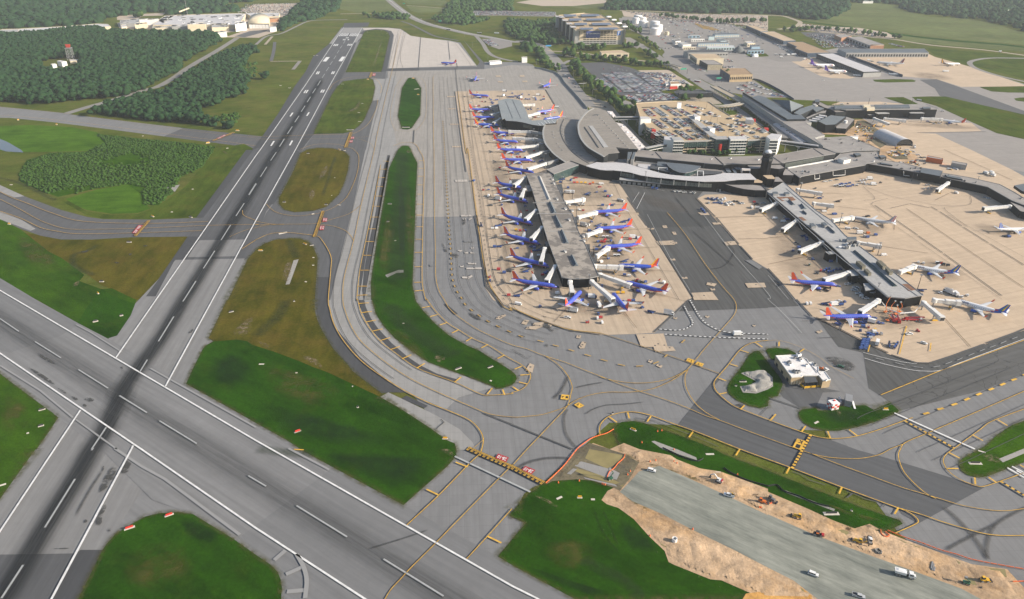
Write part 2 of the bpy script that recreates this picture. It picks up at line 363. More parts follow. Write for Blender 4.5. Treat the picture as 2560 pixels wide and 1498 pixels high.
# interior taxiway asphalt
sheet('taxiway',A_mid,A10(875,712,1225,712,1240,680,1350,380,1285,680,1270,775,1120,770,1000,778,860,800,700,900,840,700),2)
sheet('taxiway',A_dark,A10(1060,300,1180,283,1260,288,1330,305,1355,330,1290,675,1605,668,1605,695,1285,700,1225,712,1315,358,1300,322,1260,299,1180,294,1090,301,1060,322,1040,370,1000,420,1020,330),3)
sheet('taxiway',A_mid,A10(1605,668,1960,660,2170,655,2200,610,2040,395,2245,620,2245,680,1605,692),3)
sheet('taxiway',A_mid,A10(570,1318,860,1312,940,1292,1010,1242,1062,1180,1145,990,1210,985,1150,1170,1080,1475)+A11(1075,0,940,620,870,880,730,1475)+A12(712,0,730,150,790,280,1020,560,1300,800,1470,910,1300,908,1240,920,950,700,600,200)+A11(500,1200,100,1000)+D(600,640,655,525,690,480)+A11(240,440,440,30)+D(773,330),4)
sheet('taxiway_strip',A_dark,A11(575,1475,600,1250,720,1250,715,1475)+A12(712,0,730,150,790,280,1020,560,1300,800,1470,910,1300,908,1240,920,1000,740,760,480,620,250,575,0),5)
sheet('taxiway_strip',A_dark,A12(1420,975,1480,940,1690,1040,1655,1065,1475,990,1440,1000),5)
sheet('taxiway_shoulder',C_light,A12(1220,955,1300,908,1420,965,1640,1070,1780,1140,2000,1270,2130,1400,2160,1475,1970,1475,1955,1410,1880,1380,1700,1250),5)
sheet('taxiway',C_light,A10(1380,745,1270,775,1152,785,1172,860,1145,990,1210,985,1150,1170,1080,1475)+A11(1075,0,940,620,870,880,730,1475)+A12(712,0,730,150,790,280,1020,560,1300,800,1470,910,1870,1075,1990,960,2330,860,1900,690,1500,480,1370,380,1250,250,1180,140,1140,0)+A11(1130,1475,1165,1050,1270,420,1330,130,1395,0)+A10(1340,1200,1380,900),3)
sheet('taxiway_strip',A_dark,A11(1292,50,1318,52,1265,140,1215,400,1180,600,1115,900,1065,1180,1045,1380,1060,1475,1010,1475,1025,1180,1085,900,1150,560,1190,300,1228,150)+A12(1012,0,1025,70,1085,200,1160,320,1290,450,1440,580,1600,680,1800,760,1960,810,1975,780,1780,725,1610,640,1480,550,1330,420,1200,280,1130,180,1080,70,1065,0),6)
sheet('taxiway_patch',A_dark,A12(1845,42,1870,38,1985,135,1945,148),6)
sheet('holding_pad',C_pad,A10(1050,275,1300,275,1420,288,1465,318,1520,352,1620,368,1890,402,1985,425,2165,645,1300,672,1358,350,1330,305,1260,290,1180,284,1060,300),5)
# aprons
sheet('apron_concrete',C_beige,A10(1960,900,2517,890)+A20(330,885,420,1040,500,1190,700,1190)+A21(600,200,1050,330,1090,380,1230,600,1770,1450)+A22(1740,0,1400,322,1200,335,870,345,560,300,0,80)+A12(2330,0)+A11(2250,1350,2160,640,2100,300,2035,0)+A10(2030,1475,1990,1150),3)
sheet('apron_lane',A_alley,A21(1050,330,1060,345,1230,600,1770,1450)+A22(1745,0,1640,112,2517,80)+A32(0,75,305,60)+A31(250,1475)+A31(0,1180)+A21(2365,1085,1815,482,1900,380,1500,300),2)
sheet('apron_lane_patch',A_alleyd,A21(1285,585,1400,600,1900,640,1940,750,1330,765),3)
sheet('apron_concrete',C_beige2,A30(1100,1180,1700,1190,2000,1210,2100,1290,1480,1308,1650,1315,2000,1475)+A31(2400,195,2517,260,2700,360,2700,1475)+A32(2700,240,2517,300,2440,325,1800,560,1590,628,1460,625,1210,545,920,400,470,175,430,160,280,0)+A31(130,1310,0,1172)+A21(2365,1080,1815,480,1900,440,2290,430)+A31(0,380,900,0),3)
sheet('apron_lane',A_alley,A32(480,180,470,175,920,400,1210,545,1460,625,1590,628,1800,560,2440,325,2700,220,2700,300,2480,410,1690,700,1110,945,990,870,935,520,690,460),2)
sheet('apron_lane',A_crack,A32(1110,945,1690,700,2480,410,2700,300,2700,640,2517,720,2110,890,1290,1090,1200,1010),2)
sheet('utility_yard',A_mid,A32(0,540,70,620,230,820,350,850,520,860,720,900,540,910,470,1060,340,1075,150,960,120,920,145,830,130,780,60,690,0,610),2)
sheet('taxiway',A_twk,A22(1995,770,2040,790,1990,840,2030,930,2250,1080,2517,1185)+A32(0,1185,420,1330,600,1370,880,1475)+A33(1180,90,1900,310,2130,375,1480,730,1320,640,1290,600,730,385,0,110)+A22(2240,1475,2080,1400,1620,1238),3)
# east side
sheet('apron',C_gap,A20(2060,540,2517,545)+A30(60,560,400,520,700,470,1500,520,1640,560,2000,670,2700,880,2700,1500)+A31(2700,250,2400,195)+A30(2000,1475,1650,1315,1100,1290,700,1000)+A30(250,980,0,820)+A20(2370,780,2080,690),2)
sheet('apron_concrete',C_beige2,A30(760,520,1580,530,1640,560,2000,660,2517,835,2700,890,2700,870,2517,850,1900,855,1660,780,1330,752,1100,700),3,px2=[A30(180,580,480,545,930,740,800,775,620,768,510,745),A30(620,1030,1400,1030,1100,1000,700,1005)])
sheet('taxiway',A_mid,A30(1490,785,1660,780,2000,900,2517,1090,2700,1150,2700,1210,2200,1070,1750,955,1690,945,1640,870),4)
sheet('grass',G_mid,A30(1030,785,1250,778,1420,783,1455,795,1440,806,1150,812,1050,802),5,px2=[A30(2080,855,2700,845,2700,915,2360,910,2200,900,2110,870),A30(2420,970,2470,960,2700,955,2700,1005,2517,1000,2440,990),A30(1415,955,1600,948,1750,950,2000,1010,2400,1100,2700,1170,2700,1400,2500,1365,2250,1310,2000,1200,1650,1040,1450,985),A30(1140,958,1330,955,1400,985,1480,1025,1350,1028,1200,980)])
# ------------------------------------------------------------------ grass islands
def isl(m,px,layer=8):
    if layer==8: ISL.append(px)
    return sheet('grass',m,px,layer)
sheet('apron',C_warm,A10(1290,700,1960,690,2170,650,2245,680,2517,640)+A20(210,650,300,690,430,730,485,770,520,830,640,960,740,1080,900,1300)+A21(300,100)+A11(2160,640,2150,652,1565,662,1560,700,1130,700,1165,560,1270,300)+A10(1340,1000),2)
isl(G_mid,A10(1060,322,1090,301,1180,294,1260,299,1300,322,1315,358,1240,680,1225,708,880,712,890,690,1040,370))
isl(G_mid,A10(860,800,1000,780,1120,770,1150,785,1172,860,1145,990,1062,1180,1010,1242,940,1292,860,1312,570,1318,575,1290,740,940,800,850))
isl(G_deep,A10(1495,770,1520,765,1562,768,1625,870,1615,1135,1530,1262,1490,1275,1435,1270,1395,1145,1435,865))
isl(G_olive,A11(440,30,500,-3,600,-20,750,-15,870,14,920,65,905,200,865,330,815,440,690,560,560,600,380,612,280,590,225,530,225,470,250,430,370,200))
isl(G_olive,A11(0,982,80,920,200,880,340,868,430,870,510,900,560,950,605,1050,605,1100,578,1475)+A12(575,0,580,120,620,240,690,380,800,540,950,700,1090,820,1245,925,1215,950,1400,1055,1700,1250,1880,1380,1955,1410,1972,1475)+A13(1970,60,1955,85,1880,170,1450,550,760,180,460,15)+A12(290,1370,0,1210)+A02(2290,1075,1830,825,1890,690,1990,490,2020,450,2100,408,2050,375,2230,0)+A01(2240,1475,2440,1065))
isl(G_deep,A02(2100,408,2330,390,2430,405)+A12(-40,440,180,510,420,600,560,660,700,710,850,780,1000,850,1215,950,1400,1055,1700,1250,1880,1380,1955,1410,1972,1475)+A13(1970,60,1955,85,1880,170,1450,550,760,180,460,15)+A12(290,1370,0,1210)+A02(2290,1075,1830,825,1890,690,1990,490,2020,450),9)
isl(G_deep,A10(1430,1440,1455,1432,1480,1433,1505,1440)+A11(1520,-10,1530,20,1588,130,1570,500,1560,800,1545,1180,1540,1330,1570,1475)+A12(1580,20,1640,100,1760,230,1900,350,2080,450,2200,500,2330,585,2380,610,2517,700)+A22(0,700,40,740,47,775,30,810,0,836)+A12(2420,870,2360,870,2330,850,2100,760,1900,690,1690,610,1500,480,1370,380,1250,250,1180,140,1140,0)+A11(1135,1475,1130,1300,1165,1050,1220,700,1270,420,1305,190,1330,130,1395,0))
isl(G_deep,A22(2390,500,2430,500,2480,560)+A32(0,610,60,690,130,780,145,830,100,945,60,950,5,990,0,1030)+A22(2517,1045,2440,1065,2330,1040,2200,980,2130,920,2115,860,2150,790,2240,680,2330,540))
isl(G_deep,A22(2495,500)+A32(0,475,100,470,200,485,270,520,290,540,75,555,70,600,30,580))
isl(G_deep,A32(300,1105,340,1075,470,1060,490,1085,590,1085,670,1075,700,1040,960,1035,1040,1080,1200,1010,1245,1045,1290,1090,1270,1110,1050,1200,880,1250,700,1285,560,1285,430,1255,350,1210,310,1160))
isl(G_green,A32(2700,1110,2517,1190,2400,1230,2250,1330,2130,1440)+A33(1965,60,1890,110,1875,150,1900,210,1960,255,2060,278,2150,270,2517,130,2700,60))
isl(G_deep,A22(1000,1290,1010,1240,1080,1200,1200,1190,1280,1205,1560,1300,1880,1420,2010,1475)+A23(2070,45,2517,210)+A33(250,310,680,480,1000,600,1295,698,1325,735,1180,800,1000,810,600,760,0,480)+A23(1700,260,1100,60))
isl(G_deep,A13(2380,1055,2510,905)+A23(0,890,135,725,0,665)+A13(2495,650,2517,610)+A23(0,620,100,500,180,430,300,350,400,315,650,293,780,310,1000,380,1300,600,2517,1475,620,1475,0,1140))
isl(G_deep,A03(2300,885,1900,640,1760,618,1560,630,1420,665,1290,740,1140,830,1050,930,1010,990,770,1475,700,1600)+A13(240,1600,247,1475,255,1370,245,1290,215,1210,150,1140,0,1040))
isl(G_green,A02(-700,270,0,725,460,1070,520,1110,553,1150,550,1190,500,1270,355,1475)+A03(350,0,0,490,-700,1300))
isl(G_green,A00(940,1312,1300,1355,1900,1410,2120,1443)+A01(2000,150,1780,265,1700,390,1560,545,1410,535,1395,440,1250,335,950,380,570,462,400,400,200,312,185,240,260,100,480,30,880,15)+A00(880,1470,1040,1395),2)
# colour zones of the left grass
isl(G_olive,A01(230,810,600,882,900,884,1300,860,1845,852,1700,1060,1560,1270,1435,1440,1340,1475,1000,1330,760,1150,480,1000),1)
isl(G_green,A01(-700,380,0,682,200,780,480,1000,600,1060,830,1230,780,1290,1000,1370,1100,1360,1340,1475)+A02(1330,35,1285,150,1150,350,1060,380,780,235,370,0)+A01(360,1475,0,1260,-700,1020),1)
isl(G_deep,A01(1000,1365,1100,1430)+A02(1250,10,1330,40,1285,150,1150,350,1060,380,760,225,890,20),2)
isl(G_bright,A01(620,490,950,390,1250,340,1400,350,1420,380,1400,480,1440,540,1500,570,1350,620,1100,628,850,590),1)
isl(G_bright,A00(-400,1300,0,1240,300,1230,700,1250,950,1300,1060,1370,1000,1440,880,1475)+A01(860,10,400,20,230,20,60,10,-400,-10),1)
isl(G_mid,A01(640,480,600,500,850,640,1010,675,1500,680,1980,660,2517,0,2400,-60,2050,0,1990,150,1850,330,1750,420,1600,520,1440,560,1500,580,1350,630,1100,640,850,600),1)
# far fields on the right and behind the runway head
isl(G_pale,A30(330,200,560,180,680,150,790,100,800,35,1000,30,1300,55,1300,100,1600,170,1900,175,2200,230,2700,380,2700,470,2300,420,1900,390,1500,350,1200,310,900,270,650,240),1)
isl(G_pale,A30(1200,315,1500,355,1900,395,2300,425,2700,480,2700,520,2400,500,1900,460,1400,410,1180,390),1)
isl(G_mid,A30(1320,470,1600,475,2400,540,2700,580,2700,830,2300,720,2000,640,1640,545,1560,480),1)
sheet('drainage_verge',G_deep,A30(330,205,650,245,900,275,1200,320,1500,360,1900,400,2300,430,2700,480,2700,495,2300,445,1900,415,1500,375,1200,335,900,290,650,255,330,215),2)
# ------------------------------------------------------------------ construction site
cons=sheet('building_site',M_dirt,A23(960,0,1100,-60,1250,0,1560,60,1620,100,1850,190,2050,220,2517,390)+A33(0,420,400,590,640,700,850,780,1000,735,1120,800,1450,930,2000,1130,2350,1180,2700,1560,530,1560)+A23(2517,1475,2400,1440,2060,1290,1950,1280,1600,1140,1540,1110,1500,1000,1350,860,1200,690,1050,580,930,540,880,500,940,410,1000,380,800,310,640,296,400,312,330,350,650,0,800,-60),10)
sheet('stone_subgrade',M_subgrade,A23(1340,190,1450,165,1700,270,2100,450,2517,650)+A33(0,640,500,860,1130,1090,1300,1150,1900,1370,2250,1560,600,1560,250,1290,0,1165)+A23(2200,1000,1750,780,1480,640,1180,510,1060,420,1150,330,1250,220),11)
sheet('mud',M_mud,A23(330,350,500,180,650,0,760,-60,900,-20,1110,50,1250,130,1150,300,1060,410,1000,380,800,310,640,296,400,312),11)
sheet('puddle',M_puddle,A23(760,0,1100,60,1120,80,980,170,930,190,720,90),12,px2=[A23(640,190,930,270,1060,330,1020,345,760,280,620,215),A23(1060,360,1100,345,1090,375)])
sheet('puddle',M_puddle,A33(1270,880,1500,970,1560,1010,1420,960),12,px2=[A33(1850,1090,1900,1120,1880,1130),A33(2130,1165,2330,1180,2350,1260,2250,1230),A33(-40,1260,160,1310,340,1370,360,1400,200,1370,0,1300),A33(600,800,740,790,830,830,700,860,590,850),A23(1440,890,1620,960,1640,985,1600,1000,1540,975,1470,945),A33(1870,1240,2060,1280,2050,1340,1940,1310)])
sheet('clay',M_clay,A33(0,1260,140,1330,330,1360,430,1440,440,1560,-300,1560)+A23(2300,1420,2450,1400,2400,1300),11)
sheet('concrete_slab',C_light,A23(610,160,680,120,1000,205,1060,235,1030,300,960,290),12,px2=[A23(640,195,580,250,540,240,600,190),A23(700,275,1010,345,1040,370,720,290)])
sheet('rip_rap',M_rock,A22(2250,720,2300,705,2480,700,2517,720)+A32(45,760,50,850,0,880)+A22(2400,920,2270,910,2240,850,2330,840,2400,800),10,px2=[A22(1370,1390,1400,1385,1640,1475)+A23(1810,80,1820,110,1480,0),A33(170,405,600,570,660,590,650,610,180,430),A33(2270,95,2600,-40,2620,0,2310,130),A01(1630,370,1770,340,1720,410,1640,395),A11(370,1085,420,1075,330,1320,290,1325),A11(1270,1230,1400,1180,1450,1180,1450,1205,1380,1210,1290,1255)])
# ------------------------------------------------------------------ painted markings (thin sheets above the pavement)
ZM=.75
Y=MB(); BK=MB(); WH=MB(); JO=MB()
CRV={}
def line(mb,px,w,m,z=ZM,sm=True):
    P=wl(px); P=smooth_line(P,5) if sm and len(P)>2 else P
    mb.ribbon(P,w,m,z); return P
def yl(px,w=.5,key=None,sm=True,dark=True,m=None):
    P=line(Y,px,w*.62,m or M_yel,ZM,sm)
    if dark: BK.ribbon(P,w*1.15,M_joint,ZM-.03)
    if key: CRV[key]=P
    return P
def bars(f,*q,w=.9,m=None):
    for i in range(0,len(q),4): a,b=wl(f(*q[i:i+4])); Y.ribbon([a,b],w,m or M_yel,ZM+.02)
def offset(P,d):
    out=[]
    for i,p in enumerate(P):
        a=P[max(i-1,0)]; b=P[min(i+1,len(P)-1)]; t=(b-a).normalized(); out.append(p+Vector((-t.y,t.x,0))*d)
    return out
def dashes(mb,P,w,m,on,off,z=ZM,start=0):
    P=[Vector((p[0],p[1],0)) for p in P]; d=-start; cur=[]; 
    seg=[]; acc=0
    for i in range(len(P)-1):
        a,b=P[i],P[i+1]; L=(b-a).length; s=0
        while s<L:
            ph=(acc+s)%(on+off); room=(on-ph) if ph<on else (on+off-ph); e=min(L,s+max(room,.05))
            if ph<on: mb.ribbon([a.lerp(b,s/L),a.lerp(b,e/L)],w,m,z)
            s=e
        acc+=L
yl(A10(1430,300,1400,420,1340,690,1290,900,1200,1290,1165,1475)+A11(1085,330,1035,545,960,900,870,1250,855,1475)+A12(880,120,940,270,1040,420,1250,600,1500,770,1800,920,2100,1050,2300,1130,2517,1160)+A22(130,1155,300,1135,450,1090,520,1065,555,1040),key='lane1')
yl(A11(960,0,1010,65,995,235,905,450,800,550,680,608,560,640,380,655,220,625,150,585,103,540),.5)
yl(A01(2380,980,2517,890)+A11(0,890,150,828,330,820,480,835,580,850,640,880,735,1045,735,1200,712,1475)+A12(725,90,770,250,870,420,1040,610,1270,780,1480,910,1700,1020,1900,1100,2100,1190,2200,1290,2235,1380,2220,1475)+A13(2195,60,2100,150,1790,470,1480,760),.7)
yl(A11(1228,150,1150,560,1080,900,1020,1200,992,1475)+A12(1000,0,1040,150,1130,300,1230,420,1360,520,1590,680,1950,815,2200,930,2300,945,2517,930)+A22(0,920,90,890,150,840,182,770,170,720,100,650,0,595)+A12(2440,550,2290,455,2130,385,1990,300,1880,230,1760,110,1680,0)+A11(1670,1475,1635,1300,1637,1000,1642,700,1650,400,1650,110,1600,0)+A10(1590,1450,1540,1410,1440,1408,1350,1440),.6)
bars(A11,1250,115,1310,118,1215,195,1285,195,1200,278,1270,278,1182,366,1250,366,1165,460,1240,460,1145,560,1220,560,1130,667,1205,667,1105,783,1180,783,1083,908,1163,908,1055,1043,1137,1043,1028,1190,1117,1190,998,1347,1095,1347,995,1437,1095,1433,
 1605,110,1655,112,1600,187,1650,187,1590,265,1650,265,1590,350,1645,350,1587,441,1645,441,1580,540,1645,540,1575,647,1642,647,1575,762,1640,762,1570,885,1637,885,1563,1015,1635,1013,1560,1158,1633,1155,1557,1310,1630,1307,1560,1395,1640,1387)
bars(A12,1008,43,1110,36,1038,133,1140,120,1080,225,1182,206,1142,316,1245,293,1225,407,1320,378,1320,498,1417,465,1437,588,1527,548,1580,680,1660,632,1950,820,2018,765,2275,935,2322,877,2425,890,2445,942,
 1635,85,1712,70,1712,172,1785,152,1808,255,1880,230,1925,335,1990,303,2065,415,2125,378,2215,480,2280,447,2375,585,2440,552)
bars(A22,25,690,95,660,80,748,172,742,68,815,148,835,8,863,68,902,2390,425,2460,473,2240,500,2325,527,2135,635,2220,662,2030,775,2105,805,2035,935,2108,920,2245,1085,2285,1045,955,1158,1030,1212,1137,1115,1152,1173,1365,1153,1328,1208,1778,1305,1740,1360)
bars(A32,108,418,105,465,312,518,355,490,25,1190,75,1133,330,1305,368,1250,610,1368,585,1300,875,1345,795,1285,2255,1187,2350,1245,2015,1340,2110,1393)
bars(A33,210,190,178,250,725,380,697,448,1280,583,1242,648,1770,40,1880,98,1760,200,1868,200,2030,290,2035,355,2165,285,2237,335,2475,165,2560,215)
bars(A23,2240,8,2200,72); bars(A13,1965,138,2082,185,1678,405,1792,460,2278,868,2412,932,375,12,470,17)
bars(A32,1525,1132,1580,1117,1665,1087,1722,1073,1803,1045,1855,1027,1930,995,1978,975,2047,945,2095,925,2168,895,2215,877,2280,848,2328,828,2392,800,2440,782,2505,750,2540,738,w=1.6)
yl(A10(1740,760,1745,1300,1750,1475)+A11(1752,300,1757,700,1765,1000,1768,1250,1800,1390,1850,1475)+A12(1900,90,1990,170,2150,280,2330,370,2517,450)+A22(150,490,300,550,520,620,720,700,900,770,1100,850,1300,920,1500,985,1700,1060,1900,1145,2050,1195,2300,1290,2517,1370)+A32(250,1460)+A33(430,55,700,160,1000,270,1300,380,1500,440,1700,500,1900,560,2150,605,2350,615,2600,580),key='lane2')
yl(A22(330,560,450,640,540,740,590,850,580,930,545,1050,430,1180,260,1360,150,1475)+A23(0,175)+A13(2480,205,1780,920,1530,1170,1420,1290,1320,1400,1240,1540),.55)
yl(A22(545,1050,640,990,780,940,950,915,1150,915,1350,890,1530,820,1680,730,1770,640,1900,480,2060,300,2180,160,2205,80,2180,0)+A21(2080,1360,1900,1130,1700,830,1525,620),.5,'alley')
yl(A22(870,765,1000,800,1200,825,1400,815,1580,770,1730,690),.5); yl(A22(1730,690,1700,770,1715,880,1790,1010,1900,1110,2040,1190),.5)
yl(A22(2517,405,2430,415,2330,440,2240,500,2130,640,2040,745,1990,810,1990,870,2030,930,2150,1030,2260,1085,2517,1185)+A32(200,1260,420,1335,550,1365,700,1370,880,1345,1100,1280,1420,1165),.7)
yl(A32(0,410,100,405,250,445,400,510,530,590,600,650,690,700,840,780),.5,m=M_yel2,dark=False)
yl(A22(865,1340,862,1260,890,1205,960,1150,1080,1115,1200,1110,1350,1140,1600,1230,1800,1300,2100,1420,2240,1475)+A33(0,110,220,190,730,385,1270,585,1380,630,1440,670,1475,715,1440,750,1250,835),.75)
yl(A33(1290,590,1500,650,1700,720,1950,795,2150,845,2350,860,2600,855),.7)
yl(A33(2650,180,2517,240,2250,335,2120,375,2050,370,1900,315,1800,250,1745,190,1720,120,1750,60,1830,0)+A32(1950,1380,2100,1270,2200,1200,2517,1080,2700,1010),.6)
yl(A32(2700,820,2517,905,2000,1130,1560,1320,1350,1410,1300,1475)+A33(1280,60,1290,130,1340,240,1450,360,1560,450,1650,495),.6,'south')
yl(A32(1330,1425,1200,1475)+A33(1100,60,950,95,800,103,600,90,450,60,370,35),.5)
yl(A13(2517,595,2300,840,2070,1090),.6); yl(A12(2130,1475,2240,1380),.3)
yl(A32(1108,942,1700,700,2517,402,2700,330),.9,sm=False,dark=False)
yl(A22(870,332,1300,470,1650,590,2050,735),.7,m=M_yel2,sm=False,dark=True)
bars(A22,400,450,460,465,555,495,613,512,712,543,777,560,873,592,940,610,1040,640,1110,655,1220,660,1290,657,1388,635,1440,615,1500,570,1530,545,1665,430,1700,400,250,405,310,420,w=1.1,m=M_yel2)
# left taxiways
yl(A01(-400,-120 if 0 else 150,0,415,270,530,520,628,820,708,1470,728,2050,710),.6); yl(A01(-400,300,0,490,200,590,400,700,600,770,760,788,1000,785,1350,778,2000,750,2517,738)+A11(0,742,280,737,580,730,740,690,900,640,980,590,1035,545),.5)
yl(A01(-400,480,0,608,210,680,400,770,560,805,760,830,1200,825,1990,800),.6); yl(A11(0,770,120,742,250,736),.5); yl(A11(0,708,150,735,280,736),.5); yl(A01(2260,860,2400,800,2517,770),.4); yl(A01(2385,600,2400,650,2517,700),.5); yl(A11(640,740,760,755,880,800,940,860,960,900),.5)
yl(A00(-500,1080,0,1060,600,1115,1200,1190,1750,1275,2150,1322,2517,1362,2700,1380),.5,dark=False,m=M_yel2); yl(A00(-500,1130,0,1145,100,1140,600,1190,1100,1250,1700,1330,2200,1395,2517,1440),.5,dark=False); yl(A10(720,890,760,830,830,790,930,765,1100,760,1170,775,1215,820,1235,860,1225,920),.5,dark=False)
yl(A10(1200,980,1180,1080,1110,1215,1000,1300,900,1325,600,1330,200,1345,-80,1345),.5,dark=False); yl(A10(1170,1475,1130,1420,1080,1395,960,1370,500,1370,-100,1385),.45,dark=False,m=M_yel2); yl(A10(1210,1290,1130,1340,960,1362),.4,dark=False,m=M_yel2); yl(A10(430,1475,560,1430,700,1420,830,1430,960,1470),.5,dark=False)
yl(A10(1370,860,1440,770,1490,750,1580,755,1640,790,1670,860,1670,1130,1600,1260,1540,1290,1430,1295,1360,1270,1320,1140,1345,980,1370,860),.5,dark=False,m=M_yel2); yl(A10(1740,780,1760,740,1810,735),.4,dark=False,m=M_yel2)
def hold(a,b,w=5.0,flip=1,z=ZM+.02):
    "runway holding position: two solid and two dashed yellow lines"
    a,b=W(a),W(b); d=(b-a).normalized(); n=Vector((-d.y,d.x,0))*flip; BK.ribbon([a,b],w,M_blk,z)
    for o in (-.38,-.16): Y.ribbon([a+n*w*o,b+n*w*o],w*.11,M_yel,z+.02)
    for o in (.12,.36): dashes(Y,[a+n*w*o,b+n*w*o],w*.13,M_yel,1.6,1.2,z+.02)
def ladder(a,b,w=2.0,z=ZM+.03):
    a,b=W(a),W(b); BK.ribbon([a,b],w,M_blk,z); dashes(Y,[a,b],w*.8,M_yel,1.7,1.3,z+.02)
hold(A13(2080,0)[0],A13(2517,190)[0],3.6,-1); hold(A23(0,188)[0],A23(310,345)[0],3.6,-1)
hold(A11(662,606)[0],A11(575,862)[0],3.4); hold(A01(1465,700)[0],A01(1330,852)[0],3.4,-1); hold(A10(1142,715)[0],A10(1122,766)[0],4.5); hold(A10(937,1305)[0],A10(882,1457)[0],4.5); hold(A00(2300,1308)[0],A00(2095,1390)[0],4.5)
ladder(A32(418,1335)[0],A33(235,200)[0]); ladder(A32(1345,1200)[0],A33(1830,0)[0],1.6); ladder(A33(2280,325)[0],A33(2540,480)[0],1.6)
# surface-painted signs
def quad(px): return wl(px,ZM+.04)
sg=MB()
def box_sign(px,m,txt,mt,inset=.14,flip=False,h=.62):
    q=quad(px); sg.poly(q,m)
    bl,br,tr,tl=q; xv=(br-bl); yv=(tl-bl); L=xv.length; H=yv.length
    rows=txt.split('/'); n=len(rows)
    for i,t in enumerate(rows):
        o=bl+xv*inset+yv*((n-1-i)/n+(1-h)/2/n); TX.append((t,mt,o+Vector((0,0,.03)),xv.normalized(),yv.normalized(),L*(1-2*inset),H*h/n))
TX=[]
box_sign(A23(232,205,130,165,92,205,190,250),M_red,'28-10',M_white,.10); box_sign(A13(2487,82,2380,43,2350,90,2458,130),M_red,'28-10',M_white,.10)
box_sign(A11(702,670,695,705,652,705,660,668),M_red,'15R-/33L',M_white,.1); box_sign(A11(675,745,665,787,623,787,632,745),M_red,'15R-/33L',M_white,.1)
box_sign(A01(1297,818,1360,738,1405,740,1342,820),M_red,'33L-15R',M_white,.06); box_sign(A10(1178,722,1172,747,1143,747,1150,722),M_red,'15R-/33L',M_white,.1)
box_sign(A10(968,1345,962,1366,928,1366,935,1345),M_red,'15R-/33L',M_white,.1); box_sign(A10(953,1380,948,1401,916,1401,922,1380),M_red,'15R-/33L',M_white,.1); box_sign(A00(2125,1362,2205,1325,2232,1328,2155,1366),M_red,'33L-15R',M_white,.06)
box_sign(A22(1730,570,1797,592,1778,620,1712,597),M_yel,'- T',M_blk,.2); box_sign(A22(1888,628,1822,605,1802,630,1870,655),M_yel,'- T',M_blk,.2)
box_sign(A22(565,935,553,983,477,975,487,928),M_yel,'P/-',M_blk,.3); box_sign(A22(655,1005,712,1038,662,1065,610,1030),M_yel,'P -',M_blk,.2); box_sign(A32(325,1475,242,1445,288,1362,370,1388),M_yel,'K/-',M_blk,.25,h=.75)
sg2=tag(sg.build('painted_surface_sign'),kind='structure')
# runway markings
def rdash(f,*q,w=.85):
    for i in range(0,len(q),4): a,b=wl(f(*q[i:i+4])); BK.ribbon([a+(a-b).normalized()*.5,b+(b-a).normalized()*.5],w+.5,M_joint,ZM-.03); WH.ribbon([a,b],w,M_wworn if w<1.9 else M_white,ZM)
line(WH,A03(-200,1140,0,825,545,0)+A02(795,1090),1.0,M_white,ZM,False); line(WH,A02(1140,580,1540,0)+A01(2517,60)+A10(45,1475,480,850,862,274),1.0,M_white,ZM,False)
line(WH,A03(440,1600,515,1475,1300,0)+A02(1312,1440),1.1,M_white,ZM,False); line(WH,A02(1625,865,2095,0)+A01(2517,700)+A10(390,1475,720,855,1045,274),1.0,M_white,ZM,False)
line(WH,A02(-700,-499,150,0,2517,1390)+A13(2517,1355)+A23(240,1475,600,1690),1.0,M_white,ZM,False); line(WH,A02(-700,50,0,530,1390,1475)+A03(2517,785)+A13(1060,1475,1500,1760),1.0,M_white,ZM,False)
rdash(A03,445,780,740,305,20,1475,230,1152); rdash(A02,1450,597,1375,720,1560,415,1710,172,1800,22,1815,0,905,1475,1047,1262)
rdash(A03,905,20,920,0)
rdash(A01,1815,1475,1928,1297,2002,1172,2112,1000,2175,893,2268,745,2322,655,2402,530,2450,450,2520,340); rdash(A11,-70,440 if 0 else 445,0,335,45,270,107,172,145,110,200,27)
rdash(A10,232,1447,280,1370,310,1322,357,1250,382,1207,423,1145,445,1103,483,1045,503,1010,537,957,557,921,587,875,606,845,634,797,650,770,677,730,690,703,717,665,728,642,752,607,765,585,787,552,797,530,817,500,827,480,847,452,860,432,876,405,w=1.1)
rdash(A02,0,190,190,318,348,418,603,578,772,692,1065,876,1178,950,1448,1117,1570,1197,1938,1422); rdash(A13,-75,270,103,375,400,565,897,872,1255,1090,1845,1455)
for u1,v1,u2,v2,n,sp in ((763,456,775,437,3,16),(900,453,912,436,3,16),(592,735,608,708,2,16),(742,733,756,707,2,16),(472,920,492,890,2,20),(637,915,653,887,2,20),(337,1150,362,1113,1,0),(500,1145,522,1110,1,0),(148,1440,178,1393,1,0),(332,1435,358,1388,1,0),(1480,-1,1481,0,0,0)):
    for k in range(n): rdash(A10,u1+k*sp,v1,u2+k*sp,v2,w=2.4 if v1<500 else 2.2)
for q in (A10(690,562,726,562,690,606,654,604),A10(846,558,878,558,846,604,810,602)): WH.poly(wl(q,ZM),M_white)
for k in range(12): u=818+k*14.6+(10 if k>5 else 0); rdash(A10,u,360,u+22,331,w=2.0)
a,b,c=wl(A10(912,387,875,387,893,402)); TX+= [('15',M_white,W(A10(917,384)[0],ZM),(W(A10(852,384)[0])-W(A10(917,384)[0])).normalized(),(W(A10(905,405)[0])-W(A10(917,384)[0])).normalized(),15,19),('R',M_white,W(A10(912,367)[0],ZM),(W(A10(880,367)[0])-W(A10(912,367)[0])).normalized(),(W(A10(903,382)[0])-W(A10(912,367)[0])).normalized(),8,17)]
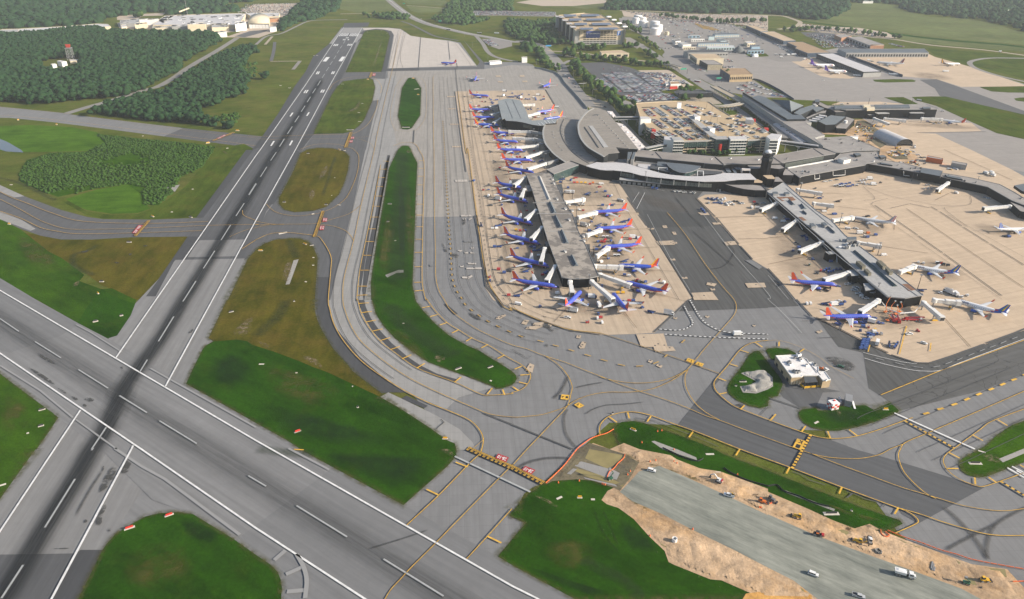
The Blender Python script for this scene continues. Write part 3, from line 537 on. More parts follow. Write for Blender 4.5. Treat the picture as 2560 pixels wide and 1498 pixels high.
# hold-short bars in white, service road lines
line(WH,A13(1955,80,2517,345)+A23(180,430),1.2,M_wworn,ZM,False); line(WH,A32(1240,1120,2030,1475),1.25,M_white,ZM,False)
for q in (A33(2350,192,2517,290),A33(2395,178,2560,265),A33(2440,220,2540,275)): line(WH,q,1.1,M_white,ZM,False)
for q in (A22(1450,295,1600,305,1690,295,1760,260,1775,220,1720,120,1690,60),A22(1750,10,1860,190,1960,270,2120,325,2517,345),A22(1500,345,1900,370,2517,393)):
    P=line(BK,q,1.1,M_joint,ZM-.03); dashes(WH,offset(P,.25),.5,M_white,1.8,1.8); dashes(WH,offset(P,-.25),.5,M_white,1.8,1.8,start=1.8)
line(WH,A32(935,525,1150,580,1330,620,1460,635),.35,M_white); line(WH,A32(945,580,1150,640,1400,695,1540,708,1690,700,1900,620,2517,390),.45,M_white)
rdash(A32,1055,580,1140,600,1250,625,1340,648,1430,665,1520,675,1625,668,1690,657,1745,637,1805,615,1860,600,1910,577,1970,555,2025,533,2080,512,2130,492,2180,475,2235,455,2285,437,2340,412,2400,390,2450,372,w=.4)
line(WH,A21(1330,640,1560,1080,1750,1390),.3,M_wworn); line(WH,A21(1850,600,2170,1020,2517,1420)+A32(0,0,120,110,330,330),.35,M_wworn); line(WH,A21(1060,340,1300,370,1500,408),.3,M_white); line(WH,A21(1250,420,1185,520),.3,M_white); line(WH,A21(1305,425,1225,585),.4,M_white)
line(WH,A31(0,1240,200,1475),.3,M_wworn)
# joints and apron edge lines
def jl(px,w=.4,m=None,sm=True): return line(JO,px,w,m or M_joint,ZM-.1,sm)
for k in (-7.6,7.6): JO.ribbon(offset(CRV['lane1'][:75],k),.42,M_joint,ZM-.1)
for k in range(1,9): JO.ribbon(offset(CRV['lane2'][:72],7.6*k+4),.30,M_joint,ZM-.1)
JO.ribbon(offset(CRV['lane2'][:72],-8),.3,M_joint,ZM-.1)
dashes(JO,offset(CRV['lane2'][4:70],14),1.3,M_yel2,4,7,ZM-.09); dashes(JO,offset(CRV['lane2'][4:70],15.0),1.0,M_joint,4,7,ZM-.08)
for k in (-30,-21,-12,9,18,27): JO.ribbon(offset(CRV['south'][:22],k),.32,M_joint,ZM-.1)
for q,w in ((A10(1955,900,2030,1475)+A11(2065,220),1.1),(A11(2150,650,2190,850,2210,1000,2260,1340)+A12(2370,0,2430,80),1.2),(A11(2170,650,2210,850,2230,1000,2278,1340)+A12(2390,0,2440,70),.8),(A32(280,0,430,165),1.3),(A32(470,175,920,400),1.3),(A32(1010,450,1180,525),1.3),(A32(1210,545,1460,625,1590,628,1800,560,2130,440),1.5),(A32(2150,430,2440,325,2700,215),1.5),(A21(1135,470,1240,620),1.3),(A21(1250,640,1330,750),1.3),(A21(1350,765,1780,1450),1.0),(A21(1815,480,2000,660),1.3),(A21(2010,670,2230,930),1.3),(A21(2245,950,2365,1080),1.3),(A31(0,1170,130,1310),1.3),(A31(130,1310,265,1475),1.1),(A31(1050,548,1245,680),.9),(A31(1260,695,1470,840),.9),(A31(1480,850,1715,1015),.9),(A31(1730,1025,2300,1440),.9),(A31(1603,562,1670,600),.9),(A31(1690,612,1905,752),.9),(A31(1920,762,2165,918),.9),(A31(2185,930,2517,1135),.9),(A31(1200,578,1380,537),.8),(A31(1390,532,1585,572),.8),(A22(1395,322,1745,0),1.1),(A22(0,92,280,215,560,305,870,348),.8),(A30(1470,1308,2140,1298),1.0),(A31(1730,0,2400,300),.7),(A20(330,885,420,1035),1.4)): jl(q,w,None if w!=.7 else M_joint2,False)
jl(A10(1985,900,2060,1475)+A11(2085,0,2160,560,2220,1000,2290,1300,2370,1450)+A12(2420,60,2517,110)+A22(0,85,300,215,560,295,870,332),1.0,M_yel2)
jl(A10(2080,900)+A11(2140,0,2230,500,2310,1100,2390,1350,2480,1440)+A22(60,120,330,225,600,300),.4); dashes(JO,wl(A10(2030,900)+A11(2110,0,2200,500,2265,1050,2330,1330,2440,1475)+A22(60,175,330,268,620,320)),.5,M_joint,4,7,ZM-.1)
jl(A31(1360,580,2517,1360),.6,M_joint2,False); jl(A31(1090,640,2300,1475),.3); jl(A31(1760,640,2517,1060),.3); jl(A21(1000,330,1130,600,1640,1475),.35)
for q in (A31(940,500,1050,480,930,360),A31(1180,480,1020,530,1100,610),A31(950,360,1180,450,1500,520,1750,555,1980,540,1990,450),A31(1730,570,1760,610,1960,760)): jl(q,.4)
for f,q in ((A31,(520,425,815,440,690,560,1000,597,1110,950,1570,1020,0,1130,480,1030,0,865,130,860,1240,745,1245,790,1640,500,1780,430)),(A32,(1730,180,1990,465,1355,270,1290,540)),(A21,(440,335,1100,330,460,560,1100,540,2000,668,2517,655,2220,880,2517,875))):
    for i in range(0,len(q),4): jl(f(*q[i:i+4]),.5,M_joint2,False)
jl(A32(1290,290,1355,270),.4,M_joint2,False); bars(A32,1600,430,1590,510,1360,265,1290,540,1000,450,982,518,w=.7)
# pad joints and dark slots
for q,w in ((A10(1620,370,1597,668),1.3),(A10(1888,402,1907,590),1.0),(A10(1968,595,1980,668),1.0),(A10(1555,1285,1548,1410),1.2),(A10(1960,670,1985,900),.8)): jl(q,w,None,False)
for q in (A10(1470,330,1430,480,1420,580,1445,670),A10(1400,330,1370,520,1340,690),A10(1960,430,2110,640,2080,660)): jl(q,.45,M_joint2)
# seams and cracks across the grey pavement
for q,w in ((A22(0,1232,600,1475),1.0),(A12(2240,1120,2517,1230),.9),(A22(0,490,155,585,190,555),.4),(A22(1210,1165,1400,1195,1560,1258,1850,1370,2030,1450),.4),(A22(2440,1140,2517,1060),.4),(A32(500,380,600,375,690,370),.5),(A32(10,970,330,1075),.9),(A12(1820,1180,1850,1210,1800,1250,1770,1280),.5),(A33(770,425,830,440,770,490),.5),(A33(830,440,920,480,930,490,1080,530,1130,575,1150,545),.5),(A33(240,230,330,260,400,310,560,360),.5)): jl(q,w,None,False)
for q,w in ((A03(1130,0,1400,180,1620,300,1850,470,2130,680,2360,850),1.6),(A02(750,250,900,330,1200,520),1.0),(A02(1480,680,2517,1260),1.2),(A02(0,650,400,900,720,1165),1.2),(A13(320,0,720,210),1.4),(A02(750,1185,1150,1475),1.0)): line(JO,q,w,M_seam,ZM-.1,False)
line(JO,A13(400,1040,470,1170,500,1300,485,1475),2.0,M_seam); 
for q in (A13(180,1100,290,1005),A13(295,1240,450,1170),A13(305,1410,490,1395)): line(JO,q,2.2,M_seam,ZM-.1,False)
# loose repair patches with drain lids
PT=MB(); DR=MB()
for f,q in ((A21,(1475,745,1515,740,1530,765,1490,768)),(A21,(1570,805,1605,805,1620,832,1590,835)),(A21,(1415,897,1585,890,1595,905,1620,905,1625,920,1600,922,1600,932,1450,937)),(A21,(1535,1068,1600,1068,1610,1085,1555,1087)),(A21,(1655,1250,1720,1248,1730,1265,1670,1268)),(A21,(1920,1302,2015,1315,1990,1342,1910,1325)),(A21,(1945,1362,1990,1360,2000,1378,1960,1382)),(A21,(1760,1405,1970,1395,2030,1475,1790,1475)),(A21,(2290,1310,2480,1305,2500,1350,2320,1355)),(A21,(1825,615,1925,615,1945,640,1860,640)),(A21,(2080,905,2190,895,2215,930,2105,940)),(A21,(1965,715,2040,712,2060,730,1985,735)),(A21,(1320,767,1395,767,1398,780,1360,785)),
 (A22,(1220,338,1490,330,1530,458,1580,458,1610,498,1410,512,1390,462,1270,462)),(A22,(90,232,120,195,170,200,140,245)),(A22,(205,225,320,215,300,262,230,290,130,285,150,262,205,258)),(A22,(330,265,360,238,395,250,370,272)),(A22,(630,372,640,345,680,350,672,378)),(A22,(655,460,690,408,732,415,712,475,670,478)),(A22,(1335,608,1350,585,1385,597,1370,620)),(A22,(1415,645,1435,630,1482,648,1465,668)),(A22,(130,690,175,622,220,640,200,715)),(A22,(1580,180,1595,165,1630,175,1615,190)),(A22,(1895,165,1910,150,1945,160,1925,178)),(A22,(2360,252,2375,240,2398,250,2385,263)),
 (A11,(1955,295,2075,292,2080,312,1960,315)),(A11,(2010,640,2115,638,2120,652,2015,655)),(A11,(2030,672,2060,670,2065,685,2035,687)),(A11,(2080,680,2115,665,2125,675,2095,690)),(A11,(1980,990,2000,978,2030,990,2010,1000)),(A11,(2045,1003,2080,1002,2085,1017,2050,1018)),(A11,(2105,1003,2140,1002,2145,1017,2110,1018)),(A11,(2110,957,2138,956,2142,968,2115,970)),(A11,(2080,1108,2165,1112,2165,1125,2085,1122)),(A11,(2060,1158,2220,1155,2220,1172,2070,1172)),(A11,(2005,1140,2040,1136,2042,1150,2012,1152)),(A11,(2022,1245,2090,1245,2120,1230,2132,1242,2095,1265,2030,1262)),
 (A12,(2355,185,2370,165,2450,140,2460,155,2395,190)),(A10,(1875,945,1955,945,1958,955,1880,955)),(A10,(1890,1065,1965,1065,1967,1074,1892,1075)),(A10,(1905,1217,1990,1217,1992,1227,1908,1227)),(A10,(1925,1437,2015,1435,2017,1447,1928,1448)),(A20,(75,740,120,738,125,755,80,757)),(A20,(100,795,148,793,152,807,105,808)),(A32,(470,312,520,292,540,310,500,330)),(A10,(2355,742,2400,742,2410,757,2360,757)),(A10,(2375,797,2425,797,2430,810,2380,810))):
    px=f(*q); PT.poly(wl(px,ZM-.2),C_beige if f!=A11 else C_pad); c=Vector((0,0,0))
    for p in wl(px): c+=p/ (len(q)/2)
    DR.box((c.x,c.y,ZM-.2),(1.3,1.3,.05),M_joint)
    if len(q)>8:
        for p in wl(px)[::2]: e=p.lerp(c,.35); DR.box((e.x,e.y,ZM-.2),(1.2,1.2,.05),M_joint)
for f,q in ((A21,(2290,1085,2360,1080,2460,1150,2430,1175)),(A11,(2040,890,2140,890,2150,905,2050,905)),(A11,(1705,1125,1740,1125,1742,1147,1710,1147)),(A02,(1110,560,1111,561,1110,562,1109,561))): PT.poly(wl(f(*q),ZM-.19),C_rwyBd)
tag(Y.build('taxiway_marking'),kind='structure'); tag(BK.build('marking_border'),kind='structure'); tag(WH.build('runway_marking'),kind='structure'); tag(JO.build('pavement_joint'),kind='structure')
tag(PT.build('pavement_patch'),kind='structure'); tag(DR.build('drain_lid'),kind='structure')
for t,mt,o,xv,yv,w,h in TX: tag(text_mesh(t,'pavement_lettering',mt,o,xv,yv,w,h,bold=.02),kind='structure')
# ------------------------------------------------------------------ rubber, stains and wear on the pavement (transparent towards their edges)
F_rub=fademat('tyre_rubber',(.020,.022,.024),1,.5,1.0,.25,.7,ROTA)
F_rubB=fademat('tyre_rubber_faint',(.055,.057,.06),.5,.75,.8,.3,.7,ROTB)
F_skid=fademat('tyre_skid',(.05,.05,.05),.7,.3,.5)
F_stain=fademat('wet_stain',(.060,.060,.058),.85,.9,.25,.42,.52)
F_oil=fademat('apron_dirt',(.12,.10,.08),.42,.7,.06,.3,.75)
F_edge=fademat('worn_turf_edge',(.085,.085,.022),.75,1,.22,.38,.62)
eg=MB(); eg.fade=[]
for px in ISL: eg.ribbon(wl(px),5,F_edge,ZM-.3,fade=[(-.5,0),(-.15,.5),(0,1),(.25,.6),(.5,0)],closed=True)
tag(eg.build('turf_edge'),kind='structure')
F_soil=fademat('bare_soil',(.20,.155,.09),.9,.95,.30,.45,.66)
F_ditch=fademat('dark_ditch',(.022,.040,.010),.5,.6,.2,.3,.7)  # dark green strip, strongest along its middle and fading to both edges
def fader(px,w,m,cs,z,name,sm=True,ends=True):
    mb=MB(); P=wl(px); P=smooth_line(P,5) if sm and len(P)>2 else P
    mb.fade=[]; mb.ribbon(P,w,m,z,fade=cs); k=len(cs)
    if ends:
        n=len(P)
        for i in (0,n-1):
            for c in range(k): mb.fade[i*k+c]=0
    return tag(mb.build(name),kind='structure')
BELL=[(-.5,0),(-.32,.25),(-.17,.85),(0,1),(.17,.85),(.32,.25),(.5,0)]
SOFT=[(-.5,0),(-.25,.7),(0,1),(.25,.7),(.5,0)]
fader(A10(650,770,500,1020,310,1322,150,1560)+A01(2402,530,2112,1000,1815,1475)+A02(1560,415,1250,830,1047,1262,905,1475)+A03(740,305,445,780,100,1360,-40,1560),20,F_rub,BELL,ZM-.2,'rubber_deposit')
fader(A02(-600,-200,0,190,475,498,1000,835,1500,1155,1938,1422)+A13(400,565,1255,1090,1845,1455,2200,1680),27,F_rubB,BELL,ZM-.21,'rubber_deposit')
for q,w in ((A22(550,1075,515,1150,520,1280,560,1370,640,1465),2.0),(A23(45,195,150,140,280,105,400,92,560,95),3.0),(A22(720,1130,800,1080,930,1040,1100,1030,1300,1010),1.5),(A22(620,870,750,840,900,815),2),(A22(400,980,480,900,560,740),3),(A33(1720,570,1850,680,1990,830,2100,980,2165,1100),3.0),(A33(2160,1090,2150,950,2200,800,2270,720,2450,620,2560,570),2.6),(A33(1730,1005,2000,860,2250,740),2.6),(A21(1750,780,1950,950,2100,1080,2180,1150),2.5),(A21(1930,1180,2050,1160,2130,1100,2180,1000,2100,900),2.2),(A21(1600,460,1750,640,1900,790),2.5),(A13(1500,928,1632,902),1.2),(A13(1100,990,1400,900,1700,800),1.5),(A02(620,1475,760,1260),1.6),(A02(730,1430,830,1310),3.0),(A03(640,860,680,780),3.0),(A03(740,670,890,400,1010,220),2.2)): fader(q,w,F_skid,SOFT,ZM-.18,'tyre_skid')
def stain(px,m,z,name='wet_stain',grow=.25):
    "blotch: full strength inside, fading over a rim"
    P=chaikin(wl(px),1); c=sum(P,Vector((0,0,0)))/len(P); mb=MB(); mb.fade=[]; n=len(P)
    for p in P: mb.v.append((p.x,p.y,z)); mb.fade.append(0)
    for p in P: q=p.lerp(c,grow); mb.v.append((q.x,q.y,z)); mb.fade.append(1)
    mb.v.append((c.x,c.y,z)); mb.fade.append(1); k=mb.slot(m)
    for i in range(n):
        j=(i+1)%n; mb.f+= [(i,j,n+j,n+i),(n+i,n+j,2*n)]; mb.mi+=[k,k]
    return tag(fixup(mb.build(name)),kind='structure')
for f,q in ((A03,(960,450,1000,330,1090,170,1165,190,1140,260,1080,370,1010,430)),(A03,(925,760,970,640,1040,530,1060,580,1010,650,1005,765)),(A03,(1050,800,1075,775,1105,800,1085,825)),(A03,(1180,250,1215,180,1240,100,1305,140,1280,180,1285,215,1240,250)),(A03,(990,230,1020,160,1035,190,1010,235)),(A03,(820,740,840,690,870,710,850,735)),(A02,(815,985,870,960,945,985,905,1012,850,1005)),(A02,(812,1050,825,1020,860,1045,850,1062)),(A02,(690,950,760,965,775,995,730,990)),(A02,(250,650,400,720,550,830,540,850,400,770)),(A02,(560,860,660,915,655,940,580,890)),(A02,(350,515,450,560,565,640,540,645,420,590)),(A02,(1850,330,1870,300,1910,285,1900,320,1870,338)),(A02,(1180,670,1205,655,1220,680,1195,690)),(A22,(310,440,350,430,365,460,340,480)),(A22,(270,240,340,225,440,330,400,325)),(A12,(2080,120,2130,140,2220,190,2215,212,2150,190,2100,150)),(A11,(1825,900,1845,940,1880,990,1890,1020,1850,1010)),(A11,(1895,1020,1960,1020,2005,1040,1980,1075,1920,1050)),(A11,(2025,690,2060,665,2060,740,2030,745)),(A32,(520,560,700,560,870,640,850,720,700,680)),(A22,(2180,1030,2260,1020,2300,1060,2230,1080)),(A03,(520,985,690,975,690,990,520,992))): stain(f(*q),F_stain,ZM-.17)
for f,q in ((A10,(2100,1000,2400,1100,2517,1475,2330,1475)),(A11,(2250,0,2517,100,2517,700,2350,500)),(A11,(2360,700,2517,680,2517,1400,2450,1300)),(A21,(0,300,220,500,420,1000,430,1400,0,1400)),(A21,(640,600,1000,700,1250,1200,900,1400,860,1200)),(A21,(450,330,900,330,1100,520,560,520)),(A22,(300,0,1000,0,1150,150,700,200)),(A31,(0,600,300,700,560,1000,740,1400,300,1400,0,1100)),(A31,(700,600,1100,700,1250,800,900,900)),(A31,(1450,1000,2000,1200,1900,1330,1500,1250)),(A32,(900,50,1500,120,1600,300,1000,320)),(A31,(1950,700,2517,780,2517,850,2100,850)),(A30,(1350,700,1700,720,1900,800,1500,790)),(A30,(1100,1200,1900,1220,2300,1290,1500,1260)),(A21,(1050,420,1450,440,1900,640,1500,620))): stain(f(*q),F_oil,ZM-.19,'apron_dirt',.5)
for f,q in ((A11,(520,400,600,380,560,520,520,500)),(A11,(640,200,720,130,700,240,600,330)),(A11,(290,1090,370,1090,330,1320,240,1310)),(A12,(0,400,100,430,200,490,60,470)),(A12,(420,560,560,540,700,700,560,640)),(A12,(1740,560,1810,540,1890,580,1780,640)),(A11,(1470,0,1520,0,1530,30,1490,40)),(A10,(870,1110,1010,1050,1030,960,1030,1070,930,1110)),(A10,(1150,660,1190,500,1250,370,1220,480,1170,650)),(A02,(2250,350,2400,200,2517,150,2450,380)),(A01,(700,1340,790,1270,780,1340,730,1350)),(A01,(2180,0,2250,40,2210,45)),(A33,(2080,50,2250,60,2310,120,2250,150,2130,120)),(A13,(1780,0,1900,0,1960,60,1900,80)),(A13,(0,0,1,1,0,2)),(A33,(920,760,1000,735,1100,790,1050,820)),(A23,(180,450,330,480,500,600,420,580,280,500)),(A32,(660,1080,720,1090,710,1165,690,1160))): stain(f(*q),F_soil,ZM-.15,'bare_soil',.35)
F_dry=fademat('dry_turf',(.085,.080,.012),.75,1,.07,.38,.66); F_lush=fademat('lush_turf',(.006,.026,.001),.7,.8,.06,.3,.7)
for f,q in ((A03,(1300,950,1800,880,2000,1250,1500,1470,1150,1300)),(A12,(0,600,400,700,900,850,700,1100,200,1000)),(A23,(200,950,700,850,900,1100,500,1250)),(A02,(0,900,250,1000,350,1250,0,1400)),(A01,(100,800,420,900,700,1250,300,1200)),(A11,(1300,500,1400,900,1250,1300,1180,1100)),(A11,(1480,300,1570,600,1540,1200,1450,900)),(A12,(1400,250,1750,600,1600,640,1300,330)),(A23,(1500,30,2000,250,1900,200)),(A33,(400,480,900,650,1200,720,900,720))): stain(f(*q),F_dry,ZM-.16,'dry_turf',.55)
for f,q in ((A13,(500,20,1400,60,1900,100,1500,480,800,150)),(A12,(0,1000,500,1100,1500,1400,1000,1470,300,1350)),(A23,(1000,600,1400,900,1450,1050,1100,1000)),(A23,(0,1100,600,1300,1100,1460,700,1460)),(A02,(2000,600,2400,500,2500,800,2200,900)),(A11,(1400,200,1480,500,1470,1200,1400,1100)),(A03,(1700,650,1950,700,2250,900,1900,950)),(A32,(450,1100,800,1060,1000,1150,700,1250))): stain(f(*q),F_lush,ZM-.155,'lush_turf',.5)
for q,w in ((A11(790,60,740,180,700,330,650,460),5),(A01(970,930,860,1000,740,1030,720,1120,820,1190,940,1240),7),(A11(330,880,360,980,420,1070),10),(A12(300,0,230,150,100,270,0,370),12),(A01(-100,260,200,330,500,480,560,490),7),(A13(0,0,300,40,600,60),9),(A23(680,1080,900,1200,1100,1300,1300,1475),9),(A23(810,600,860,760,960,920,1050,1020),1.4),(A23(890,600,960,750,1020,900,1040,950),1.4),(A33(0,370,90,362,170,430,400,520,600,580),2.5),(A23(1480,0,1640,70,1800,120),2.5),(A11(1440,0,1430,400,1410,800,1400,1100,1390,1300),22),(A12(1280,30,1500,270,1750,440,2000,560),20)): fader(q,w,F_ditch,SOFT,ZM-.14,'dark_ditch')
for f,q in ((A01,(1120,1110,1150,1105,1185,1115,1150,1130)),(A01,(1260,1030,1285,1022,1310,1030,1285,1045)),(A01,(1400,945,1440,940,1460,950,1420,960)),(A01,(790,1000,880,990,860,1010,800,1015))): stain(f(*q),M_water if 0 else F_stain,ZM-.13,'shallow_puddle')
# ------------------------------------------------------------------ building kit
def roofm(name,c1,c2,sc=.05,lo=.45,hi=.55,rot=None,seam=0):
    m=bpy.data.materials.new(name); m.use_nodes=True; nt=m.node_tree; b=nt.nodes['Principled BSDF']; b.inputs['Roughness'].default_value=.8; b.inputs['Specular IOR Level'].default_value=.25
    v=_coord(nt,rot or 0)
    col=_mix(nt,_ramp(nt,_noise(nt,v,sc,6,.65),lo,hi),c1,c2)
    col=_mix(nt,.6,col,_mix(nt,_ramp(nt,_noise(nt,v,.4,5,.7),.3,.7),(.78,.78,.78),(1.2,1.2,1.2)),'MULTIPLY')
    if seam:
        br=_n(nt,'ShaderNodeTexBrick'); br.offset=0; br.inputs['Scale'].default_value=1; br.inputs['Brick Width'].default_value=seam*9; br.inputs['Row Height'].default_value=seam; br.inputs['Mortar Size'].default_value=.07
        br.inputs['Color1'].default_value=(.96,.96,.96,1); br.inputs['Color2'].default_value=(1,1,1,1); br.inputs['Mortar'].default_value=(.6,.6,.6,1); nt.links.new(v,br.inputs['Vector']); col=_mix(nt,.8,col,br.outputs['Color'],'MULTIPLY')
    nt.links.new(col,b.inputs['Base Color']); MATS[name]=m; return m
R_grey=roofm('grey_metal_roof',(.20,.225,.235),(.24,.26,.27),.03,.3,.7,thr(Z1(700,250)[0],Z1(950,240)[0]),3)
R_hall=roofm('warm_grey_roof',(.215,.195,.170),(.262,.238,.208),.04,.3,.7,.6,6)
R_pier=roofm('patched_roof',(.30,.27,.235),(.165,.15,.135),.055,.47,.53)
R_old=roofm('brown_grey_roof',(.20,.18,.165),(.285,.26,.235),.03,.3,.7,0)
R_old2=roofm('weathered_roof',(.215,.20,.19),(.30,.28,.26),.07,.3,.7,0)
R_white=roofm('white_metal_roof',(.44,.43,.435),(.50,.49,.49),.02,.3,.7,.2,4)
R_light=roofm('light_grey_roof',(.30,.30,.295),(.37,.365,.355),.05,.3,.7,0)
R_tan=roofm('tan_roof',(.40,.30,.19),(.46,.36,.25),.04,.3,.7,0); R_brn=roofm('brown_roof',(.27,.185,.11),(.33,.23,.14),.05,.3,.7,0)
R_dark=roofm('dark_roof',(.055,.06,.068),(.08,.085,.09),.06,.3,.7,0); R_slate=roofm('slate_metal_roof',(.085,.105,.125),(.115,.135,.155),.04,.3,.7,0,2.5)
R_rust=roofm('rust_roof_panel',(.16,.08,.045),(.22,.12,.075),.2,.3,.7,0)
R_deck=pavement('deck_concrete',(.44,.335,.21),.08,thr(Z5(340,320)[0],Z5(560,480)[0]),9,.06)
W_blk=mat('black_glass_facade',(.007,.008,.010),.45,0,.12,.3,.15); W_blk2=mat('charcoal_wall',(.018,.021,.024),.6,0,.2,.25,.2); W_gls=mat('green_glass',(.035,.06,.06),.12,0,.6,.4,.3)
W_lat=mat('lattice_glazing',(.10,.115,.105),.3,0,.5,.5,.7); W_gry=mat('grey_wall',(.30,.30,.29),.7,0,.3,.1,.2); W_crm=mat('cream_wall',(.56,.49,.36),.75,0,.3,.08,.2); W_tan=mat('tan_wall',(.42,.32,.20),.8,0,.2,.12,.2)
W_wht=mat('white_wall',(.68,.67,.64),.6,0,.3,.06,.2); W_brk=mat('brick_wall',(.32,.17,.10),.85,0,.2,.15,.3); W_blu=mat('blue_metal_wall',(.22,.33,.42),.5,0,.3,.1,.2); W_teal=mat('pale_teal_wall',(.36,.45,.47),.6,0,.3,.1,.2); W_nvy=mat('navy_wall',(.035,.06,.095),.5,0,.3,.2,.2)
W_spn=mat('spandrel_concrete',(.50,.42,.31),.8,0,.2,.08,.3); W_in=mat('dark_interior',(.020,.020,.020),.9); P_glass=mat('window_glass',(.02,.03,.035),.1,0,.6); P_wht=mat('white_paint',(.72,.72,.71),.4); P_blue=mat('blue_panel',(.12,.27,.55),.5); P_red=mat('red_panel',(.50,.035,.025),.5)
P_gry=mat('grey_metal',(.28,.28,.28),.5,.3); P_dk=mat('dark_metal',(.05,.05,.055),.5,.3); P_solar=mat('solar_panel',(.12,.15,.21),.6,0,.3,.15,.3); P_yel=mat('yellow_paint',(.62,.36,.03),.5); P_tank=mat('tank_white',(.74,.73,.71),.5,0,.3,.05,.1)
def broot(name,label,cat,pts,group=None):
    c=sum((Vector((p[0],p[1],0)) for p in pts),Vector((0,0,0)))/len(pts)
    return empty(name,(c.x,c.y,0),0,label,cat,group)
def part(mb,name,root,smooth=False):
    l=root.location; mb.v=[(x-l.x,y-l.y,z-l.z) for x,y,z in mb.v]; o=mb.build(name,root,smooth); return o
def inset(P,d):
    n=len(P); a=sum(P[i].x*P[(i+1)%n].y-P[(i+1)%n].x*P[i].y for i in range(n)); s=1 if a>0 else -1; out=[]
    for i in range(n):
        p,q,r=P[i-1],P[i],P[(i+1)%n]; d1=(q-p); d2=(r-q); d1.z=d2.z=0; d1.normalize(); d2.normalize(); n1=Vector((-d1.y,d1.x,0))*s; n2=Vector((-d2.y,d2.x,0))*s; b=n1+n2
        if b.length<.2: b=n1
        b=b.normalized(); out.append(q+b*d/max(.5,b.dot(n1)))
    return out
def bld(name,label,cat,px,z,wall,roof,rim=.5,z0=0,group=None,rimm=None,units=0,over=0,root=None,pre=''):
    P=[Vector((p.x,p.y,0)) for p in wl(px,z)]
    r=root or broot(name,label,cat,P,group)
    mb=MB(); mb.prism(inset(P,over) if over else P,z0,z-.35,wall); part(mb,pre+'wall',r)
    mb=MB(); mb.prism(P,z-.35,z,rimm or wall,roof,True); part(mb,pre+'roof',r)
    if rim:
        mb=MB(); Q=inset(P,.35)
        n=len(P); zz=z+rim; m=rimm or wall
        for i in range(n):
            a,b,c,d=P[i],P[(i+1)%n],Q[(i+1)%n],Q[i]
            mb.face([(a.x,a.y,z),(b.x,b.y,z),(b.x,b.y,zz),(a.x,a.y,zz)],m); mb.face([(c.x,c.y,z),(d.x,d.y,z),(d.x,d.y,zz),(c.x,c.y,zz)],m); mb.face([(a.x,a.y,zz),(b.x,b.y,zz),(c.x,c.y,zz),(d.x,d.y,zz)],m)
        fixup(part(mb,pre+'parapet',r))
    if units: roofunits(r,P,z,units)
    r['_z']=z
    return r
def inside(p,P):
    c=False; j=len(P)-1
    for i in range(len(P)):
        if (P[i].y>p.y)!=(P[j].y>p.y) and p.x<(P[j].x-P[i].x)*(p.y-P[i].y)/(P[j].y-P[i].y)+P[i].x: c=not c
        j=i
    return c
def rnd_in(P,rng):
    xs=[p.x for p in P]; ys=[p.y for p in P]
    for _ in range(400):
        q=Vector((rng.uniform(min(xs),max(xs)),rng.uniform(min(ys),max(ys)),0))
        if inside(q,P): return q
    return q
def roofunits(r,P,z,n,big=1):
    Q=inset(P,2.5)
    for i in range(n):
        c=rnd_in(Q,R); k=R.random(); mb=MB()
        d=(R.uniform(1.2,3.2)*big,R.uniform(1,2.2)*big,R.uniform(.7,1.8)); a=R.choice((.3,.3,.9,1.2))
        m=R.choice((P_gry,W_gry,P_wht,P_dk)); mb.box((c.x,c.y,z),d,m,a); mb.box((c.x,c.y,z+d[2]),(d[0]*.6,d[1]*.6,.25),P_dk,a); part(mb,'rooftop_unit',r)
def outward(a,b):
    n=Vector((b.y-a.y,a.x-b.x,0)).normalized(); m=(a+b)/2
    return n if n.dot(Vector((-m.x,-m.y,0)))>0 else -n
def wins(r,a,b,z0,z1,n,frac=.8,m=None,name='window_row',off=.08,frame=None):
    "row of n panes on the wall from a to b (world), on the side that faces the airfield"
    a=Vector((a.x,a.y,0)); b=Vector((b.x,b.y,0)); o=outward(a,b)*off; mb=MB(); d=(b-a)/n
    if name[-4:]=='door' and n>1:
        for i in range(n): wins(r,a+d*i,a+d*(i+1),z0,z1,1,frac,m,name,off)
        return
    for i in range(n):
        p=a+d*(i+(1-frac)/2)+o; q=a+d*(i+(1+frac)/2)+o
        f=[(p.x,p.y,z0),(q.x,q.y,z0),(q.x,q.y,z1),(p.x,p.y,z1)]
        mb.face(f if (q-p).cross(Vector((0,0,1))).dot(o)>0 else f[::-1],m or P_glass)
    return part(mb,name,r)
def band(r,a,b,z0,z1,t,m,name):
    a=Vector((a.x,a.y,0)); b=Vector((b.x,b.y,0)); o=outward(a,b)*t/2; mb=MB(); mb.beam(a+o+Vector((0,0,(z0+z1)/2)),b+o+Vector((0,0,(z0+z1)/2)),t,z1-z0,m); return part(mb,name,r)
def skylight(r,px,z,h,m,name='skylight'):
    "ridge-shaped skylight on four corner points (two long sides)"
    a,b,c,d=wl(px,z); mb=MB(); e=(a+b)/2+Vector((0,0,h)); f=(c+d)/2+Vector((0,0,h))
    mb.face([a,d,f,e],m); mb.face([b,e,f,c],m); mb.face([a,e,b],m); mb.face([d,c,f],m); return fixup(part(mb,name,r))
def block(r,px,z0,z1,wall,roof,name):
    P=wl(px,z1); mb=MB(); mb.prism(P,z0,z1,wall,roof); return part(mb,name,r)
